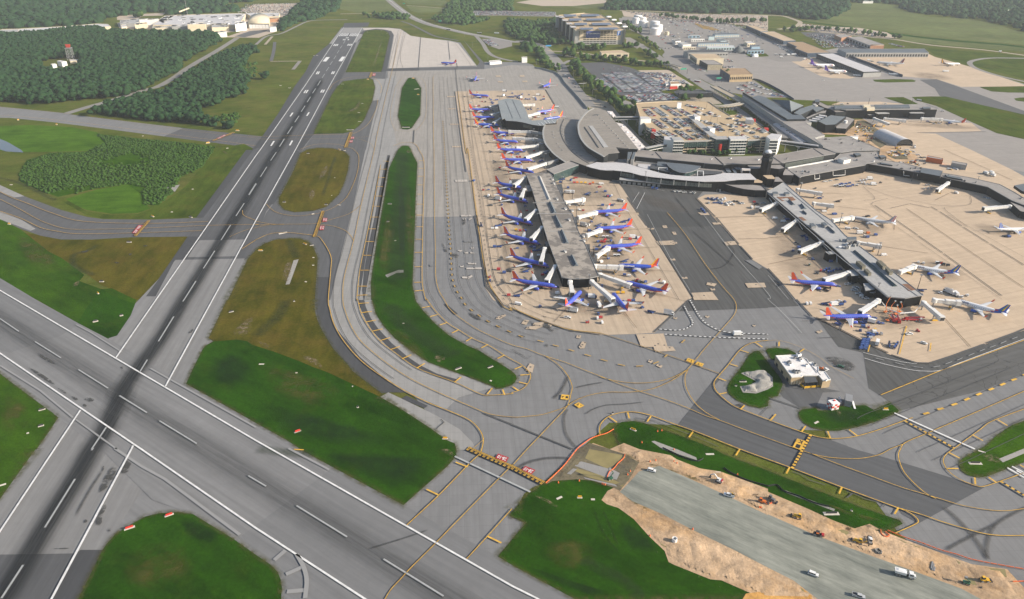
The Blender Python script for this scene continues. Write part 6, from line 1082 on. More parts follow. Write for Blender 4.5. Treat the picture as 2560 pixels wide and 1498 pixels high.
def proto(kind):
    if kind in protos: return protos[kind]
    K=kind
    if K=='b7': o=airliner(33.6,1.95,34.5,swf,AG,AB,SWFIN,AO,'x')
    elif K=='b3': o=airliner(33.0,1.95,31,swf,AG,AB,SWFIN,None,'x')
    elif K=='b8': o=airliner(39.5,1.95,34.5,swf,AG,AB,SWFIN,AO,'x')
    elif K=='heart': o=airliner(36.5,1.95,34.5,hrt,AG,AHB,HFIN,AO,'x',text=('Southwest',.16,.42,.10,AW,1.5),tailm=AG)
    elif K=='spirit': o=airliner(37.6,2.0,34.5,spirit,AG,ALB,[(0,.35,ALB),(.35,.5,AGR),(.5,.65,AY),(.65,1,ALB)],AO,'x',text=('spirit',.10,.28,.12,ANV,1.9),tailm=AW)
    elif K=='flag': o=airliner(44.5,2.0,34.5,lambda x,z:ASV if x<.86 or z>.1 else AW,AG,ASV,[(0,.16,ANV),(.16,.26,AW),(.26,.40,ANV),(.40,.50,AW),(.50,.64,AR),(.64,.74,AW),(.74,.9,AR),(.9,1,AW)],None,'x',text=('American',.11,.28,.10,ANV,1.3),tailm=AW)
    elif K=='jet': o=airliner(36.2,1.6,28.7,lambda x,z:AW if z>-.6 else ASV,AG,ALB,[(0,.25,ALB),(.25,.35,AW),(.35,.6,ALB),(.6,.7,AW),(.7,1,ALB)],None,'x',text=('jetBlue',.18,.30,.15,ANV,1.1),engr=.95)
    elif K=='coral': o=airliner(37.8,1.7,28.5,lambda x,z:AW if x<.86 else AOR,AG,ALB,[(0,1,AOR)],None,'x',engr=.95)
    elif K=='md10': o=airliner(55,3.0,50,lambda x,z:AW if x<.74+.08*z else AP,AG,AW,[(0,1,AP)],None,'x',text=('Fed',.16,.235,.05,AP,2.4),wl_=False,hz=5.2,engr=1.5,eng3=True,finh=9.5)
    elif K=='a310': o=airliner(47,2.8,44,lambda x,z:AW if x<.76+.08*z else AP,AG,AW,[(0,1,AP)],None,'x',text=('Fed',.14,.215,.05,AP,2.3),wl_=False,hz=4.8,engr=1.5,finh=9)
    elif K=='red67': o=airliner(54.9,2.5,47.6,lambda x,z:ASV,AG,ASV,[(0,.2,ASV),(.2,.4,ADR),(.4,.5,ASV),(.5,1,ADR)],None,'x',wl_=True,hz=4.6,engr=1.45,finh=9.5)
    elif K=='brown': o=airliner(47.3,1.95,38,lambda x,z:AW if x<.62+.15*z else ABR,AG,AW,[(0,.4,ABR),(.4,.6,AY),(.6,1,ABR)],None,'x',wl_=False,hz=4.2,finh=8)
    if K in ('md10','a310'):
        fu=[c for c in CH[o.name] if c.name.startswith('fuselage')][0]; L,r,hz=(55,3.0,5.2) if K=='md10' else (47,2.8,4.8); x1,x2=(.09,.155) if K=='md10' else (.07,.135)
        for s in (-1,1):
            a,b=(x1,x2) if s<0 else (x2+.08,x2+.145)
            oo=Vector((L/2-(b if s<0 else a)*L,s*r*1.03,hz+r*.05)); text_mesh('Ex','fuselage_lettering',AOR,oo,(1 if s<0 else -1,0,0),Vector((0,-s*.25,1)).normalized(),abs(x2-x1)*L,2.3,fu,bold=.03)
        reg(o)
    protos[K]=[o,False]; return protos[K]
def plane(kind,nose,tail,label,group=None,h=3.4,pos=None,ang=None):
    p=proto(kind)
    if pos is None:
        a,b=W(nose,h),W(tail,h+.6); c=(a+b)/2; ang=math.atan2(a.y-b.y,a.x-b.x)
    else: c=W(pos,0)
    loc=(c.x,c.y,.3)
    if not p[1]: p[1]=True; o=p[0]; o.location=loc; o.rotation_euler=(0,0,ang); o['label']=label
    else: o=copy_tree(p[0],loc,ang,label)
    if group: o['group']=group
    return o
GW='blue and red airliners parked nose-in along the piers'
def nt_(f,a,b,c,d): return f(a,b)[0],f(c,d)[0]
PL=[]
def swp(k,f,a,b,c,d,label): n,t=nt_(f,a,b,c,d); PL.append(plane(k,n,t,label,GW)); return n,t
swp('b7',A10,2303,946,2085,932,'blue airliner farthest up the apron, alone above the glass-fronted concourse')
swp('b7',A10,2303,1080,2105,1077,'blue airliner second from the far end beside the bluish grey concourse roof')
swp('b7',A10,2345,1157,2130,1152,'blue airliner with red tail just above the yellow-tailed one by the far concourse')
swp('heart',A10,2372,1230,2160,1222,'deep blue airliner with yellow and red striped tail and white lettering by the far concourse')
swp('b7',Z1,805,892,395,872,'blue airliner directly below the yellow-tailed one, white stairs at its nose')
swp('b7',Z1,868,1060,460,1030,'second blue airliner below the yellow-tailed one facing the curved hall')
swp('b7',Z1,960,1222,530,1210,'third blue airliner below the yellow-tailed one facing the curved hall')
swp('b8',Z1,1145,1418,600,1405,'longest blue airliner facing the curved hall, fourth below the yellow-tailed one')
swp('b8',D,1309,424,1247,412,'blue airliner at the corner where the pier meets the curved hall')
swp('b7',D,1278,462,1225,451,'blue airliner at the topmost gate on the left side of the pier')
swp('b8',D,1294,495,1226,479,'blue airliner second from the top on the left side of the pier')
swp('b8',D,1304,549,1238,530,'blue airliner third from the top on the left side of the pier')
swp('b8',D,1319,597,1245,578,'blue airliner fourth from the top on the left side of the pier')
swp('b8',D,1343,653,1260,632,'blue airliner fifth from the top on the left side of the pier')
swp('b8',D,1358,704,1270,690,'blue airliner lowest on the left side of the pier, black stairs under its wing')
swp('b3',A22,690,-95,510,80,'blue airliner pointing up at the pier end with a white catering truck behind its tail')
swp('b7',A21,985,1405,1140,1595,'blue airliner at the pier end with its red tail pointing down and right')
swp('b8',A21,835,612,1075,595,'blue airliner topmost on the right side of the pier')
swp('b8',A21,872,775,1125,755,'blue airliner second from the top on the right side of the pier')
swp('b8',A21,885,958,1270,930,'blue airliner third from the top on the right side of the pier')
swp('heart',A21,1085,1140,1385,1148,'deep blue airliner with yellow and red tail on the right side of the pier')
swp('b8',A21,1165,1315,1460,1385,'blue airliner lowest on the right side of the pier beyond the long jet bridge')
swp('b7',A20,262,1105,385,1085,'blue airliner pointing left at the back of the bluish grey concourse')
swp('heart',A20,340,1172,470,1150,'yellow-tailed blue airliner half hidden by the ribbed connector roof')
swp('b8',A31,647,1325,235,1290,'blue airliner with a hooked winglet beside the black gate towers of the central pier')
swp('b8',A32,1000,162,560,165,'blue airliner nearest the camera at the end of the central pier')
n,t=nt_(A10,1848,620,1940,622); plane('b3',n,t,'small blue airliner alone on the pale holding pad')
plane('b7',None,None,'blue airliner seen tail-on with wide white wings, on the grey apron below the pad',pos=A10(2158,792)[0],ang=-1.62)
plane('b7',None,None,'blue airliner with swept wings on the far apron corner by the curved access road',pos=A20(342,858)[0],ang=-2.0)
n,t=nt_(A31,1448,1152,1830,1212); plane('spirit',n,t,'white airliner with blue tail and the word spirit, the farther one','white airliners with blue tails on the east apron')
n,t=nt_(A32,1885,20,2300,128); plane('spirit',n,t,'white airliner with blue tail and the word spirit, nearest the apron edge','white airliners with blue tails on the east apron')
n,t=nt_(A31,832,668,1235,722); plane('flag',n,t,'silver airliner with a red, white and navy striped tail at a jet bridge')
n,t=nt_(A31,2590,778,2232,780); plane('jet',n,t,'white regional jet with blue patterned tail cut by the right edge')
n,t=nt_(A30,1712,1185,1915,1205); plane('coral',n,t,'white jet with coral red tail at the end of the far black concourse')
n,t=nt_(A30,660,645,405,640); plane('md10',n,t,'big white freighter with purple three-engine tail, farther of the two',h=5.2)
n,t=nt_(A30,790,705,535,695); plane('a310',n,t,'white freighter with purple tail nearest the white-roofed freight shed end',h=4.8)
n,t=nt_(A30,1065,615,1340,630); plane('red67',n,t,'long silver jet with dark red tail on the cargo apron',h=4.6)
n,t=nt_(A30,1925,628,1655,625); plane('brown',n,t,'white and brown freighter at the far right of the cargo apron',h=4.2)
# ------------------------------------------------------------------ jet bridges
JB_T=mat('jet_bridge_white',(.66,.65,.62),.5,0,.3,.06,.5); JB_R=mat('jet_bridge_roof',(.60,.59,.57),.6,0,.3,.1,.5)
def jetbridge(a,b,label,za=5.0,zb=4.2):
    a,b=W(a,za+2.2),W(b,zb+2.2); a.z=b.z=0; d=(b-a).normalized(); L=(b-a).length; rt=empty('jet_bridge',tuple(a),math.atan2(d.y,d.x),label,'jet bridge','jet bridges at the terminal gates')
    mb=MB(); mb.lathe((0,0,0),[(.5,0),(.5,za-.3)],P_gry,10); mb.lathe((0,0,za-.3),[(2.1,0),(2.1,3.1),(1.6,3.4)],JB_T,14); mb.build('rotunda',rt)
    m=L*.5; zz=lambda x: za+(zb-za)*x/L
    for i,(x0,x1,w,h) in enumerate(((1.5,m+2,2.7,2.6),(m-1,L-1.5,3.2,3.0))):
        mb=MB(); mb.beam((x0,0,zz(x0)+h/2),(x1,0,zz(x1)+h/2),w,h,JB_T)
        nr=max(3,int((x1-x0)/2.5))
        for k in range(nr): x=x0+(x1-x0)*(k+.5)/nr; mb.beam((x,-w/2-.06,zz(x)+h/2),(x,w/2+.06,zz(x)+h/2),.25,h+.16,JB_R)
        mb.beam((x0,0,zz(x0)+h+.1),(x1,0,zz(x1)+h+.1),w+.15,.18,JB_R); mb.build('tunnel',rt)
    mb=MB(); mb.box((L-.2,0,zb-.4),(3.6,4.0,3.9),JB_T,0,JB_R); mb.box((L+1.7,0,zb),(.5,3.2,2.6),P_dk); mb.build('cab',rt)
    x=L*.76; mb=MB(); mb.beam((x,-2.2,.9),(x,-2.2,zz(x)+.5),.45,.45,P_gry); mb.beam((x,2.2,.9),(x,2.2,zz(x)+.5),.45,.45,P_gry); mb.beam((x,-2.4,zz(x)-.2),(x,2.4,zz(x)-.2),.6,.6,P_gry); mb.build('support_frame',rt)
    mb=MB(); mb.box((x,0,.2),(1.2,4.6,.9),P_yel)
    for s in (-1,1): mb.lathe((x,s*1.5-.25,.0+.55),[(.55,0),(.55,.5)],ADK,10)
    mb.build('wheel_bogie',rt)
    mb=MB(); mb.beam((L-3,-2.3,zb),(L-6.8,-3.2,.2),1.0,.3,P_gry); mb.beam((L-2.2,-2.1,zb-.1),(L-3.4,-2.6,zb-.1),1.4,.15,P_gry); mb.build('service_stair',rt)
JBS=[(A10,2382,1030,2298,1052,'short white jet bridge topmost on the left of the bluish concourse'),(A10,2392,1108,2312,1132,'white jet bridge second from the top on the left of the bluish concourse'),(A10,2402,1165,2338,1210,'white jet bridge lowest on the left of the bluish concourse'),(A20,100,1030,215,1028,'white jet bridge standing empty at the back of the bluish concourse'),(A20,155,1135,262,1108,'white jet bridge joined to the airliner behind the bluish concourse'),(Z1,1135,850,735,850,'long white jet bridge topmost under the curved hall, level with the white stairs'),(Z1,1210,995,820,985,'second long white jet bridge under the curved hall'),(Z1,1285,1120,885,1165,'third long jet bridge under the curved hall, bent at a grey joint'),(Z1,1345,1265,1060,1360,'lowest of the bent jet bridges under the curved hall'),(A21,330,130,160,185,'jet bridge with a long grey walkway beside the connector'),
(A21,128,268,25,345,'short jet bridge at the top left corner of the pier'),(A21,122,388,90,470,'steep white jet bridge second on the left of the pier'),(A21,235,592,138,680,'white jet bridge third on the left of the pier'),(A21,295,760,195,872,'white jet bridge fourth on the left of the pier'),(A21,322,968,288,1098,'white jet bridge fifth on the left of the pier'),(A21,425,1142,345,1282,'white jet bridge lowest on the left of the pier'),(A21,572,1292,592,1400,'stubby jet bridge at the middle of the pier end'),(A21,785,1288,985,1462,'long white jet bridge slanting down right from the pier end'),(A21,865,1220,1155,1325,'longest white jet bridge at the right corner of the pier'),(A21,815,1135,1078,1150,'ribbed jet bridge joined to the yellow-tailed airliner'),(A21,838,1035,942,962,'jet bridge third from the top on the right of the pier'),(A21,742,830,868,785,'jet bridge second from the top on the right of the pier'),(A21,657,655,822,612,'jet bridge joined to the topmost airliner on the right of the pier'),(A21,530,508,702,482,'empty white jet bridge highest on the right of the pier'),
(A31,85,520,-65,585,'white jet bridge highest on the left of the central pier'),(A31,282,690,150,780,'white jet bridge second on the left of the central pier'),(A31,532,905,318,992,'white jet bridge third on the left of the central pier'),(A31,790,1203,562,1272,'white jet bridge joined to the blue airliner at the central pier'),(A31,292,385,518,425,'glazed jet bridge highest on the right of the central pier'),(A31,452,520,630,545,'glazed jet bridge second on the right of the central pier'),(A31,642,685,828,662,'jet bridge joined to the silver airliner'),(A31,890,905,1095,942,'empty jet bridge with a tall lamp post at its cab'),(A31,1302,1192,1438,1140,'jet bridge joined to the farther white and blue airliner'),(A32,1640,-5,1875,22,'jet bridge joined to the nearer white and blue airliner'),(A32,1085,0,915,112,'white jet bridge slanting to the airliner nearest the camera'),(A32,1532,22,1705,170,'white jet bridge at the end of the central pier standing empty'),(A31,1772,320,1668,392,'white jet bridge alone on the wall of the bent concourse'),(A31,2378,548,2130,572,'white jet bridge near the right edge with a rusty stain beside it'),(A30,1045,1160,1180,1215,'angled jet bridge at the building site end of the far concourse'),(A30,1150,1162,1345,1188,'white jet bridge in the middle of the far concourse'),(A30,1515,1160,1708,1172,'white jet bridge joined to the coral-tailed jet')]
for f,a,b,c,d,lb in JBS: jetbridge(f(a,b)[0],f(c,d)[0],lb)
# fixed walkways between the curved hall and its bridges
for q,lb in (((1400,900,1135,850),'raised grey walkway topmost under the curved hall'),((1420,1045,1210,995),'raised grey walkway second under the curved hall'),((1460,1095,1285,1120),'raised grey walkway third under the curved hall'),((1545,1245,1345,1265),'raised grey walkway lowest under the curved hall'),((1700,1415,1475,1480),'raised grey walkway beside the connector')):
    a,b=wl(Z1(*q),7); w_=broot('raised_walkway',lb,'walkway',[a,b]); mb=MB(); mb.beam(Vector((a.x,a.y,6.6)),Vector((b.x,b.y,6.6)),3,2.8,W_gry); part(mb,'tunnel',w_); mb=MB(); mb.beam(Vector((a.x,a.y,8.1)),Vector((b.x,b.y,8.1)),3.2,.25,R_light); part(mb,'roof',w_)
    for t in (.25,.8): p=a.lerp(b,t); mb=MB(); mb.box((p.x,p.y,0),(.9,.9,5.2),W_gry); part(mb,'column',w_)
# painted lead-in lines under the parked airliners
mb=MB()
for o in PL:
    d=Vector((math.cos(o.rotation_euler.z),math.sin(o.rotation_euler.z),0)); c=Vector(o.location); mb.ribbon([c+d*16,c-d*36],.35,M_joint2,ZM-.08)
tag(mb.build('stand_lead_in_line'),kind='structure')
ob=MB(); ob.fade=[]; k=ob.slot(F_oil)
for o in PL:
    a=o.rotation_euler.z; d=Vector((math.cos(a),math.sin(a),0)); n=Vector((-d.y,d.x,0))
    for x,y,l,w in ((2,5.4,10,4),(2,-5.4,10,4),(11,0,7,3.5),(-4,0,16,5)):
        c=Vector(o.location)+d*(x+R.uniform(-2,2))+n*y; i0=len(ob.v); ob.v.append((c.x,c.y,ZM-.12)); ob.fade.append(1.3)
        for j in range(12): q=c+d*l*math.cos(j*PI/6)+n*w*math.sin(j*PI/6); ob.v.append((q.x,q.y,ZM-.12)); ob.fade.append(0)
        for j in range(12): ob.f.append((i0,i0+1+j,i0+1+(j+1)%12)); ob.mi.append(k)
tag(ob.build('stand_oil_stain'),kind='structure')
# ------------------------------------------------------------------ landside ground
_rc=[0]
def road(px,w,m,layer=6,name='road',z=None,sm=True):
    P=wl(px); P=smooth_line(P,4) if sm and len(P)>2 else P
    _rc[0]+=1; mb=MB(); mb.ribbon(P,w,m,layer*LZ+_rc[0]*.002); o=tag(mb.build(name),kind='structure'); return P
YARD=sheet('yard',A_lot2,A20(1080,165,1450,180,2080,220,2300,285,2517,400,2517,560,2090,575,2060,700,2200,790,2380,790,2517,880)+A30(240,960,0,960)+A20(2380,955,2100,900,1900,800,1700,690,1560,600,1500,490,1390,400,1250,330,1090,240),1)
sheet('car_park',A_lot,A20(665,620,900,612,1150,660,1230,690,1590,1000,1230,1012,960,890,850,800,740,690),3)
sheet('car_park',T_lot,A20(1240,692,1540,688,1620,740,1790,840,1620,875,1500,890,1400,800),2)
sheet('car_park',T_lot,A20(1080,108,1440,128,2517,153,2517,300,2300,250,1900,215,1440,190,1100,162),2); sheet('car_park',A_lot2,A20(-100,108,430,118,440,165,0,157,-100,152),2,px2=[A10(2118,110,2517,108,2517,155,2138,152)])
sheet('car_park',T_lot,A30(330,235,620,262,900,275,1170,320,1270,375,1180,377,1000,358,700,330,420,300,290,290),3); sheet('car_park',A_lot,A30(320,318,620,318,720,345,1000,450,960,482,700,482,560,405,380,360),2); sheet('yard',A_lot2,A30(-80,330,20,360,150,420,480,530,320,605,100,605,-80,560),2)
sheet('car_park',A_lot2,A10(2220,383,2350,383,2517,415,2517,455,2390,485,2290,450),2); sheet('car_park',T_lot,Z12(1550,162,1760,60,2400,38,2300,172,2100,295,2080,262,2090,170),2); sheet('yard',T_lot,Z12(-40,215,200,188,600,168,560,205,300,212,200,262,-40,262),2); sheet('yard',T_lot,Z12(-40,300,500,260,600,200,2120,160,2060,400,1640,400,1300,440,900,420,400,385,0,385),1)
sheet('yard',A_lot2,A20(1125,370,1300,440,1230,480,1120,420),2)
sheet('curbside_road',T_road,A20(655,925,730,930,850,985,950,1000,1100,1180,1250,1340,1400,1470,1330,1470,1150,1270,1000,1130,930,1090,800,1060,760,1070),3)
sheet('road',A_road,A20(940,930,1170,1005,1250,1090,1160,1100,1080,1010),2); sheet('road',T_road,A20(1765,945,1960,938,2065,1020,1880,1035,1700,1000),3); sheet('road',A_mid,A20(1590,900,1700,860,1850,880,2000,930,1780,950,1640,960),2)
sheet('grass',G_mid,A20(1660,860,1760,840,1820,850,1800,890,1700,890),6,px2=[A20(1640,950,1730,940,1760,975,1680,990),A20(2085,1090,2200,1080,2240,1110,2130,1130)])
sheet('excavation',M_dirt,Z7(600,625,800,620,1120,830,1150,900,1000,960,1250,1120,1480,1170,1520,1240,1800,1310,1850,1400,1800,1475,1450,1475,1230,1370,1080,1340,1100,1220,860,1080,480,945,420,925,-60,905,-100,850,410,872,590,740),9)
sheet('excavation',M_mud,Z7(650,640,800,630,1080,830,1000,900,800,860,600,760),10,px2=[Z7(850,1000,1000,970,1230,1110,1100,1180),Z7(1450,1200,1600,1250,1650,1400,1400,1400,1250,1330)])
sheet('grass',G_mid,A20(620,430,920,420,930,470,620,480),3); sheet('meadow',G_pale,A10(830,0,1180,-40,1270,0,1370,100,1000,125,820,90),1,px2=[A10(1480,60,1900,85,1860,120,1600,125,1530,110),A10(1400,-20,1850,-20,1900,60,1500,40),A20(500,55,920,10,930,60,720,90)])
sheet('yard',T_lot,A20(40,25,300,-20,930,0,920,30,600,60,300,60),1); sheet('flower_bed',G_mid,Z10(1580,740,2000,735,2060,790,1700,810),4)
road(A10(1270,-30,1400,80,1530,170,1700,240,1900,290,2100,335,2300,370,2517,412)+A20(100,408,210,425,310,470,400,560,470,640,510,720,560,790,660,930,760,1050),24,A_road)
road(A10(1283,-20,1410,80,1540,168,1708,236,1905,287,2105,332,2300,366,2517,408),1.2,M_white,7); road(A10(2160,350,2230,430,2270,500,2330,550,2420,580,2517,600)+A20(60,605),10,A_road)
road(A20(1075,180,1095,230,1180,290,1270,330,1390,400,1500,480,1533,515,1512,550,1560,600,1700,700,1850,800,1990,870),15,A_road); road(A20(1128,370,1200,410,1350,500,1480,590,1600,660,1750,760,1900,860,2050,960,2250,1110,2420,1240),18,A_road)
road(Z9(-60,830,0,850,300,862,720,905,960,960,1200,1000,1690,1030,2200,1100,2511,1190),9,T_road); road(A20(1060,104,1700,122,2517,152)+A30(150,160,250,190,318,222,250,268,100,290),14,T_road); road(A30(290,292,640,330,1000,365,1250,390,1600,445,2100,490,2517,545,2700,570),13,T_road)
road(A30(2700,580,2350,572,2150,575,2010,600,1985,630,2060,680,2300,755,2700,840),11,A_road); road(A10(830,138,1100,132,1370,128),7,T_road); road(A10(1480,55,1700,70,1900,88),7,T_road); road(A10(0,440,100,360,250,330,400,260,500,215,620,200,900,195),7,A_road); road(A10(90,440,160,360),6,T_road)
road(A10(1430,210,1520,240,1640,300,1770,360,1990,400),8,A_mid); road(A10(150,600,175,500,185,415),7,A_mid); road(A10(140,605,450,602),5,T_road); road(A10(430,605,365,685),7,A_lot2); road(A00(650,1120,880,1050,1060,1000,1230,945,1450,880,1560,850,1720,760,1830,680,1960,600,2100,520,2230,440,2330,375),13,A_road)
road(A20(560,850,700,930,1000,1110,1400,1450),5,M_wworn,7) if 0 else None
road(A20(360,520,460,540,600,560,640,570),9,A_road); road(A20(470,650,560,600,610,600),9,A_road)
def viaduct(px,w,z,label,m=None,colsp=16,base=True):
    P=smooth_line(wl(px,z),3); r=broot('viaduct',label,'elevated road',P); mb=MB()
    for a,b in zip(P,P[1:]): mb.beam(Vector((a.x,a.y,z-.7)),Vector((b.x,b.y,z-.7)),w,1.4,m or T_road)
    part(mb,'deck',r); mb=MB()
    for s in (-1,1):
        Q=offset(P,s*w/2)
        for a,b in zip(Q,Q[1:]): mb.beam(Vector((a.x,a.y,z+.5)),Vector((b.x,b.y,z+.5)),.4,1.0,W_gry)
    part(mb,'parapet',r)
    acc=0
    for a,b in zip(P,P[1:]):
        n=max(1,int((b-a).length/colsp))
        for i in range(n):
            p=a.lerp(b,(i+.5)/n); mb=MB(); mb.box((p.x,p.y,0),(1.4,1.4,z-1.4),W_gry); d=(b-a).normalized(); mb.beam(Vector((p.x,p.y,z-1.8))+Vector((-d.y,d.x,0))*w*.42,Vector((p.x,p.y,z-1.8))-Vector((-d.y,d.x,0))*w*.42,1.2,.9,W_gry); part(mb,'pier',r)
viaduct(A20(1985,850,2060,890,2160,940,2270,1000),15,8,'tan viaduct carrying the access road on columns behind the garage')
viaduct(Z6(-200,210,0,385,250,590,420,700,560,850,640,980),14,7,'grey elevated curbside roadway between the garage and the teal colonnade',A_road)
viaduct(Z5(1350,300,1500,300,1650,285,1820,255),8,9,'curved pale ramp leading from the garage roof to the viaduct',T_road)
viaduct(Z9(2190,1100,2350,1120,2511,1170),9,7,'tan overpass crossing the access roads',T_road,22)
# ------------------------------------------------------------------ vehicles: bodies, glass, tyres as slots of one small mesh
CP={n:paint('car_'+n,c,.3) for n,c in dict(white=(.70,.70,.69),silver=(.42,.43,.44),black=(.02,.02,.022),grey=(.13,.135,.14),blue=(.04,.08,.24),red=(.38,.03,.03),tan=(.42,.34,.24),green=(.03,.10,.06),yellow=(.70,.40,.03),orange=(.62,.16,.03)).items()}
ADKM=ADK
VM={}
def wheels(mb,xs,w,r=.36):
    for x in xs:
        for s in (-1,1): mb.box((x,s*(w/2-.12),0),(r*2,.26,r*2),ADKM,0,taper=.92)
def vmesh(kind,col):
    key=(kind,col)
    if key in VM: return VM[key]
    c=CP[col]; mb=MB(); wt=CP['white']
    if kind=='car': mb.box((0,0,.28),(4.6,1.82,.62),c); mb.box((-.25,0,.9),(2.7,1.66,.55),P_glass,0,c,.82); wheels(mb,(1.4,-1.4),1.8)
    elif kind=='suv': mb.box((0,0,.32),(4.8,1.95,.75),c); mb.box((-.45,0,1.07),(3.4,1.8,.68),P_glass,0,c,.88); wheels(mb,(1.5,-1.5),1.95)
    elif kind=='pickup': mb.box((0,0,.4),(5.6,1.95,.6),c); mb.box((.45,0,1.0),(2.0,1.8,.7),P_glass,0,c,.85); mb.box((-1.75,.9,1.0),(2.0,.12,.42),c); mb.box((-1.75,-.9,1.0),(2.0,.12,.42),c); mb.box((-2.72,0,1.0),(.1,1.8,.42),c); mb.box((-1.75,0,1.0),(1.9,1.6,.05),P_dk); wheels(mb,(1.8,-1.8),1.95,.42)
    elif kind=='van': mb.box((-.2,0,.35),(5.0,1.95,1.75),c,0,taper=.95); mb.box((2.5,0,.35),(.9,1.9,.85),c); mb.box((2.2,0,1.2),(.75,1.85,.7),P_glass,0,c,.8); wheels(mb,(1.8,-1.7),1.95)
    elif kind=='box_truck': mb.box((-.9,0,.9),(5.6,2.4,2.7),wt); mb.box((2.7,0,.6),(1.7,2.2,1.3),c); mb.box((2.6,0,1.9),(1.4,2.1,.8),P_glass,0,c,.85); mb.box((0,0,.5),(7,1.2,.4),P_dk); wheels(mb,(2.6,-2,-2.8),2.3,.48)
    elif kind=='catering_truck': mb.box((-.9,0,1.0),(6.2,2.5,3.0),wt); mb.box((-.9,0,4.0),(6.4,2.6,.15),P_gry); mb.box((3.1,0,.6),(1.8,2.3,1.3),c); mb.box((3.0,0,1.9),(1.5,2.2,.8),P_glass,0,c,.85); mb.box((0,0,.5),(7.5,1.3,.5),P_dk); mb.box((2.7,0,3.6),(1.6,2.0,.15),P_gry); wheels(mb,(3,-2.2,-3),2.4,.5)
    elif kind=='fuel_truck': mb.lathe((-4.2,0,1.9),[(.9,0),(1.15,.2),(1.15,5.4),(.9,5.6)],CP['silver'],12,'x'); mb.box((2.6,0,.6),(1.9,2.3,1.3),c); mb.box((2.5,0,1.9),(1.6,2.2,.8),P_glass,0,c,.85); mb.box((-.8,0,.55),(8.4,1.3,.5),P_dk); wheels(mb,(2.6,-2,-3.2),2.4,.5)
    elif kind=='bus': mb.box((0,0,.4),(11.5,2.5,1.1),c); mb.box((0,0,1.5),(11.4,2.46,.9),P_glass,0,wt); mb.box((0,0,2.4),(11.5,2.5,.4),wt); wheels(mb,(3.8,-3.2),2.5,.5)
    elif kind=='baggage_tug': mb.box((0,0,.35),(3.1,1.5,.65),c); mb.box((-.6,0,1.0),(1.1,1.35,.25),P_dk); mb.beam((-1.1,.6,1),(-1.1,.6,1.9),.09,.09,P_dk); mb.beam((-1.1,-.6,1),(-1.1,-.6,1.9),.09,.09,P_dk); mb.beam((.1,.6,1),(.1,.6,1.9),.09,.09,P_dk); mb.beam((.1,-.6,1),(.1,-.6,1.9),.09,.09,P_dk); mb.box((-.5,0,1.9),(1.5,1.5,.1),c); wheels(mb,(1,-1),1.5,.34)
    elif kind=='baggage_cart': mb.box((0,0,.45),(3.0,1.6,.16),P_gry); mb.box((0,0,.61),(2.6,1.3,.75),P_dk,0,taper=.9); mb.box((1.42,0,.6),(.1,1.6,1.35),c); mb.box((-1.42,0,.6),(.1,1.6,1.35),c); mb.box((0,0,1.95),(3.0,1.7,.12),c); wheels(mb,(1,-1),1.5,.24); mb.beam((1.5,0,.4),(2.3,0,.35),.1,.1,P_dk)
    elif kind=='baggage_box': mb.box((0,0,.45),(3.0,1.6,.16),P_gry); mb.box((0,0,.6),(2.9,1.6,1.4),c,0,taper=.96); wheels(mb,(1,-1),1.5,.24); mb.beam((1.5,0,.4),(2.3,0,.35),.1,.1,P_dk)
    elif kind=='belt_loader': mb.box((-.4,0,.4),(4.8,1.9,.5),c); mb.beam((-3.6,.25,.8),(3.8,.25,2.3),1.1,.28,P_dk); mb.beam((-3.6,.85,.85),(3.8,.85,2.35),.1,.4,c); mb.beam((-3.6,-.35,.85),(3.8,-.35,2.35),.1,.4,c); mb.box((-.2,-.75,.9),(1.3,.6,.5),c); wheels(mb,(1.2,-1.8),1.9,.36)
    elif kind=='cargo_dolly': mb.box((0,0,.4),(3.6,2.2,.14),P_gry)
    elif kind=='passenger_stairs': mb.box((-.4,0,.45),(5,2.0,.5),c); mb.beam((-3.2,0,.9),(2.6,0,3.5),1.3,.3,P_dk); mb.beam((-3.2,.75,1.5),(2.6,.75,4.1),.08,.7,c); mb.beam((-3.2,-.75,1.5),(2.6,-.75,4.1),.08,.7,c); mb.box((3.1,0,3.3),(1.3,1.6,.2),c); mb.beam((2.6,.6,.8),(2.6,.6,3.3),.15,.15,P_dk); mb.beam((2.6,-.6,.8),(2.6,-.6,3.3),.15,.15,P_dk); wheels(mb,(1.4,-2),1.9,.36)
    elif kind=='container': mb.box((0,0,.5),(3.1,2.2,1.6),c,0,taper=.98); mb.box((0,0,.3),(3.3,2.3,.2),P_gry); wheels(mb,(1,-1),1.8,.2)
    elif kind=='ground_power_unit': mb.box((0,0,.5),(2.6,1.6,1.2),c); mb.box((-.2,0,1.7),(1.6,1.3,.25),P_gry); wheels(mb,(.8,-.8),1.5,.28); mb.beam((1.3,0,.5),(2.2,0,.4),.1,.1,P_dk)
    elif kind=='trailer': mb.box((0,0,1.0),(12,2.5,2.8),wt); mb.box((0,0,.6),(11,1.2,.4),P_dk); wheels(mb,(-4,-5),2.4,.5)
    if kind=='cargo_dolly': wheels(mb,(1.3,-1.3),1.8,.2); mb.beam((1.8,0,.35),(2.7,0,.3),.1,.1,P_dk); mb.box((.3,0,.54),(2.4,1.7,.7),c,0,taper=.9)
    o=mb.build(kind); me=o.data; bpy.data.objects.remove(o); VM[key]=me; return me
VCAT={'car':'car','suv':'car','pickup':'pickup truck','van':'van','box_truck':'truck','catering_truck':'truck','fuel_truck':'fuel truck','bus':'bus','baggage_tug':'tractor','baggage_cart':'cart','baggage_box':'cart','belt_loader':'belt loader','cargo_dolly':'dolly','passenger_stairs':'boarding stairs','container':'container','ground_power_unit':'generator','trailer':'trailer'}
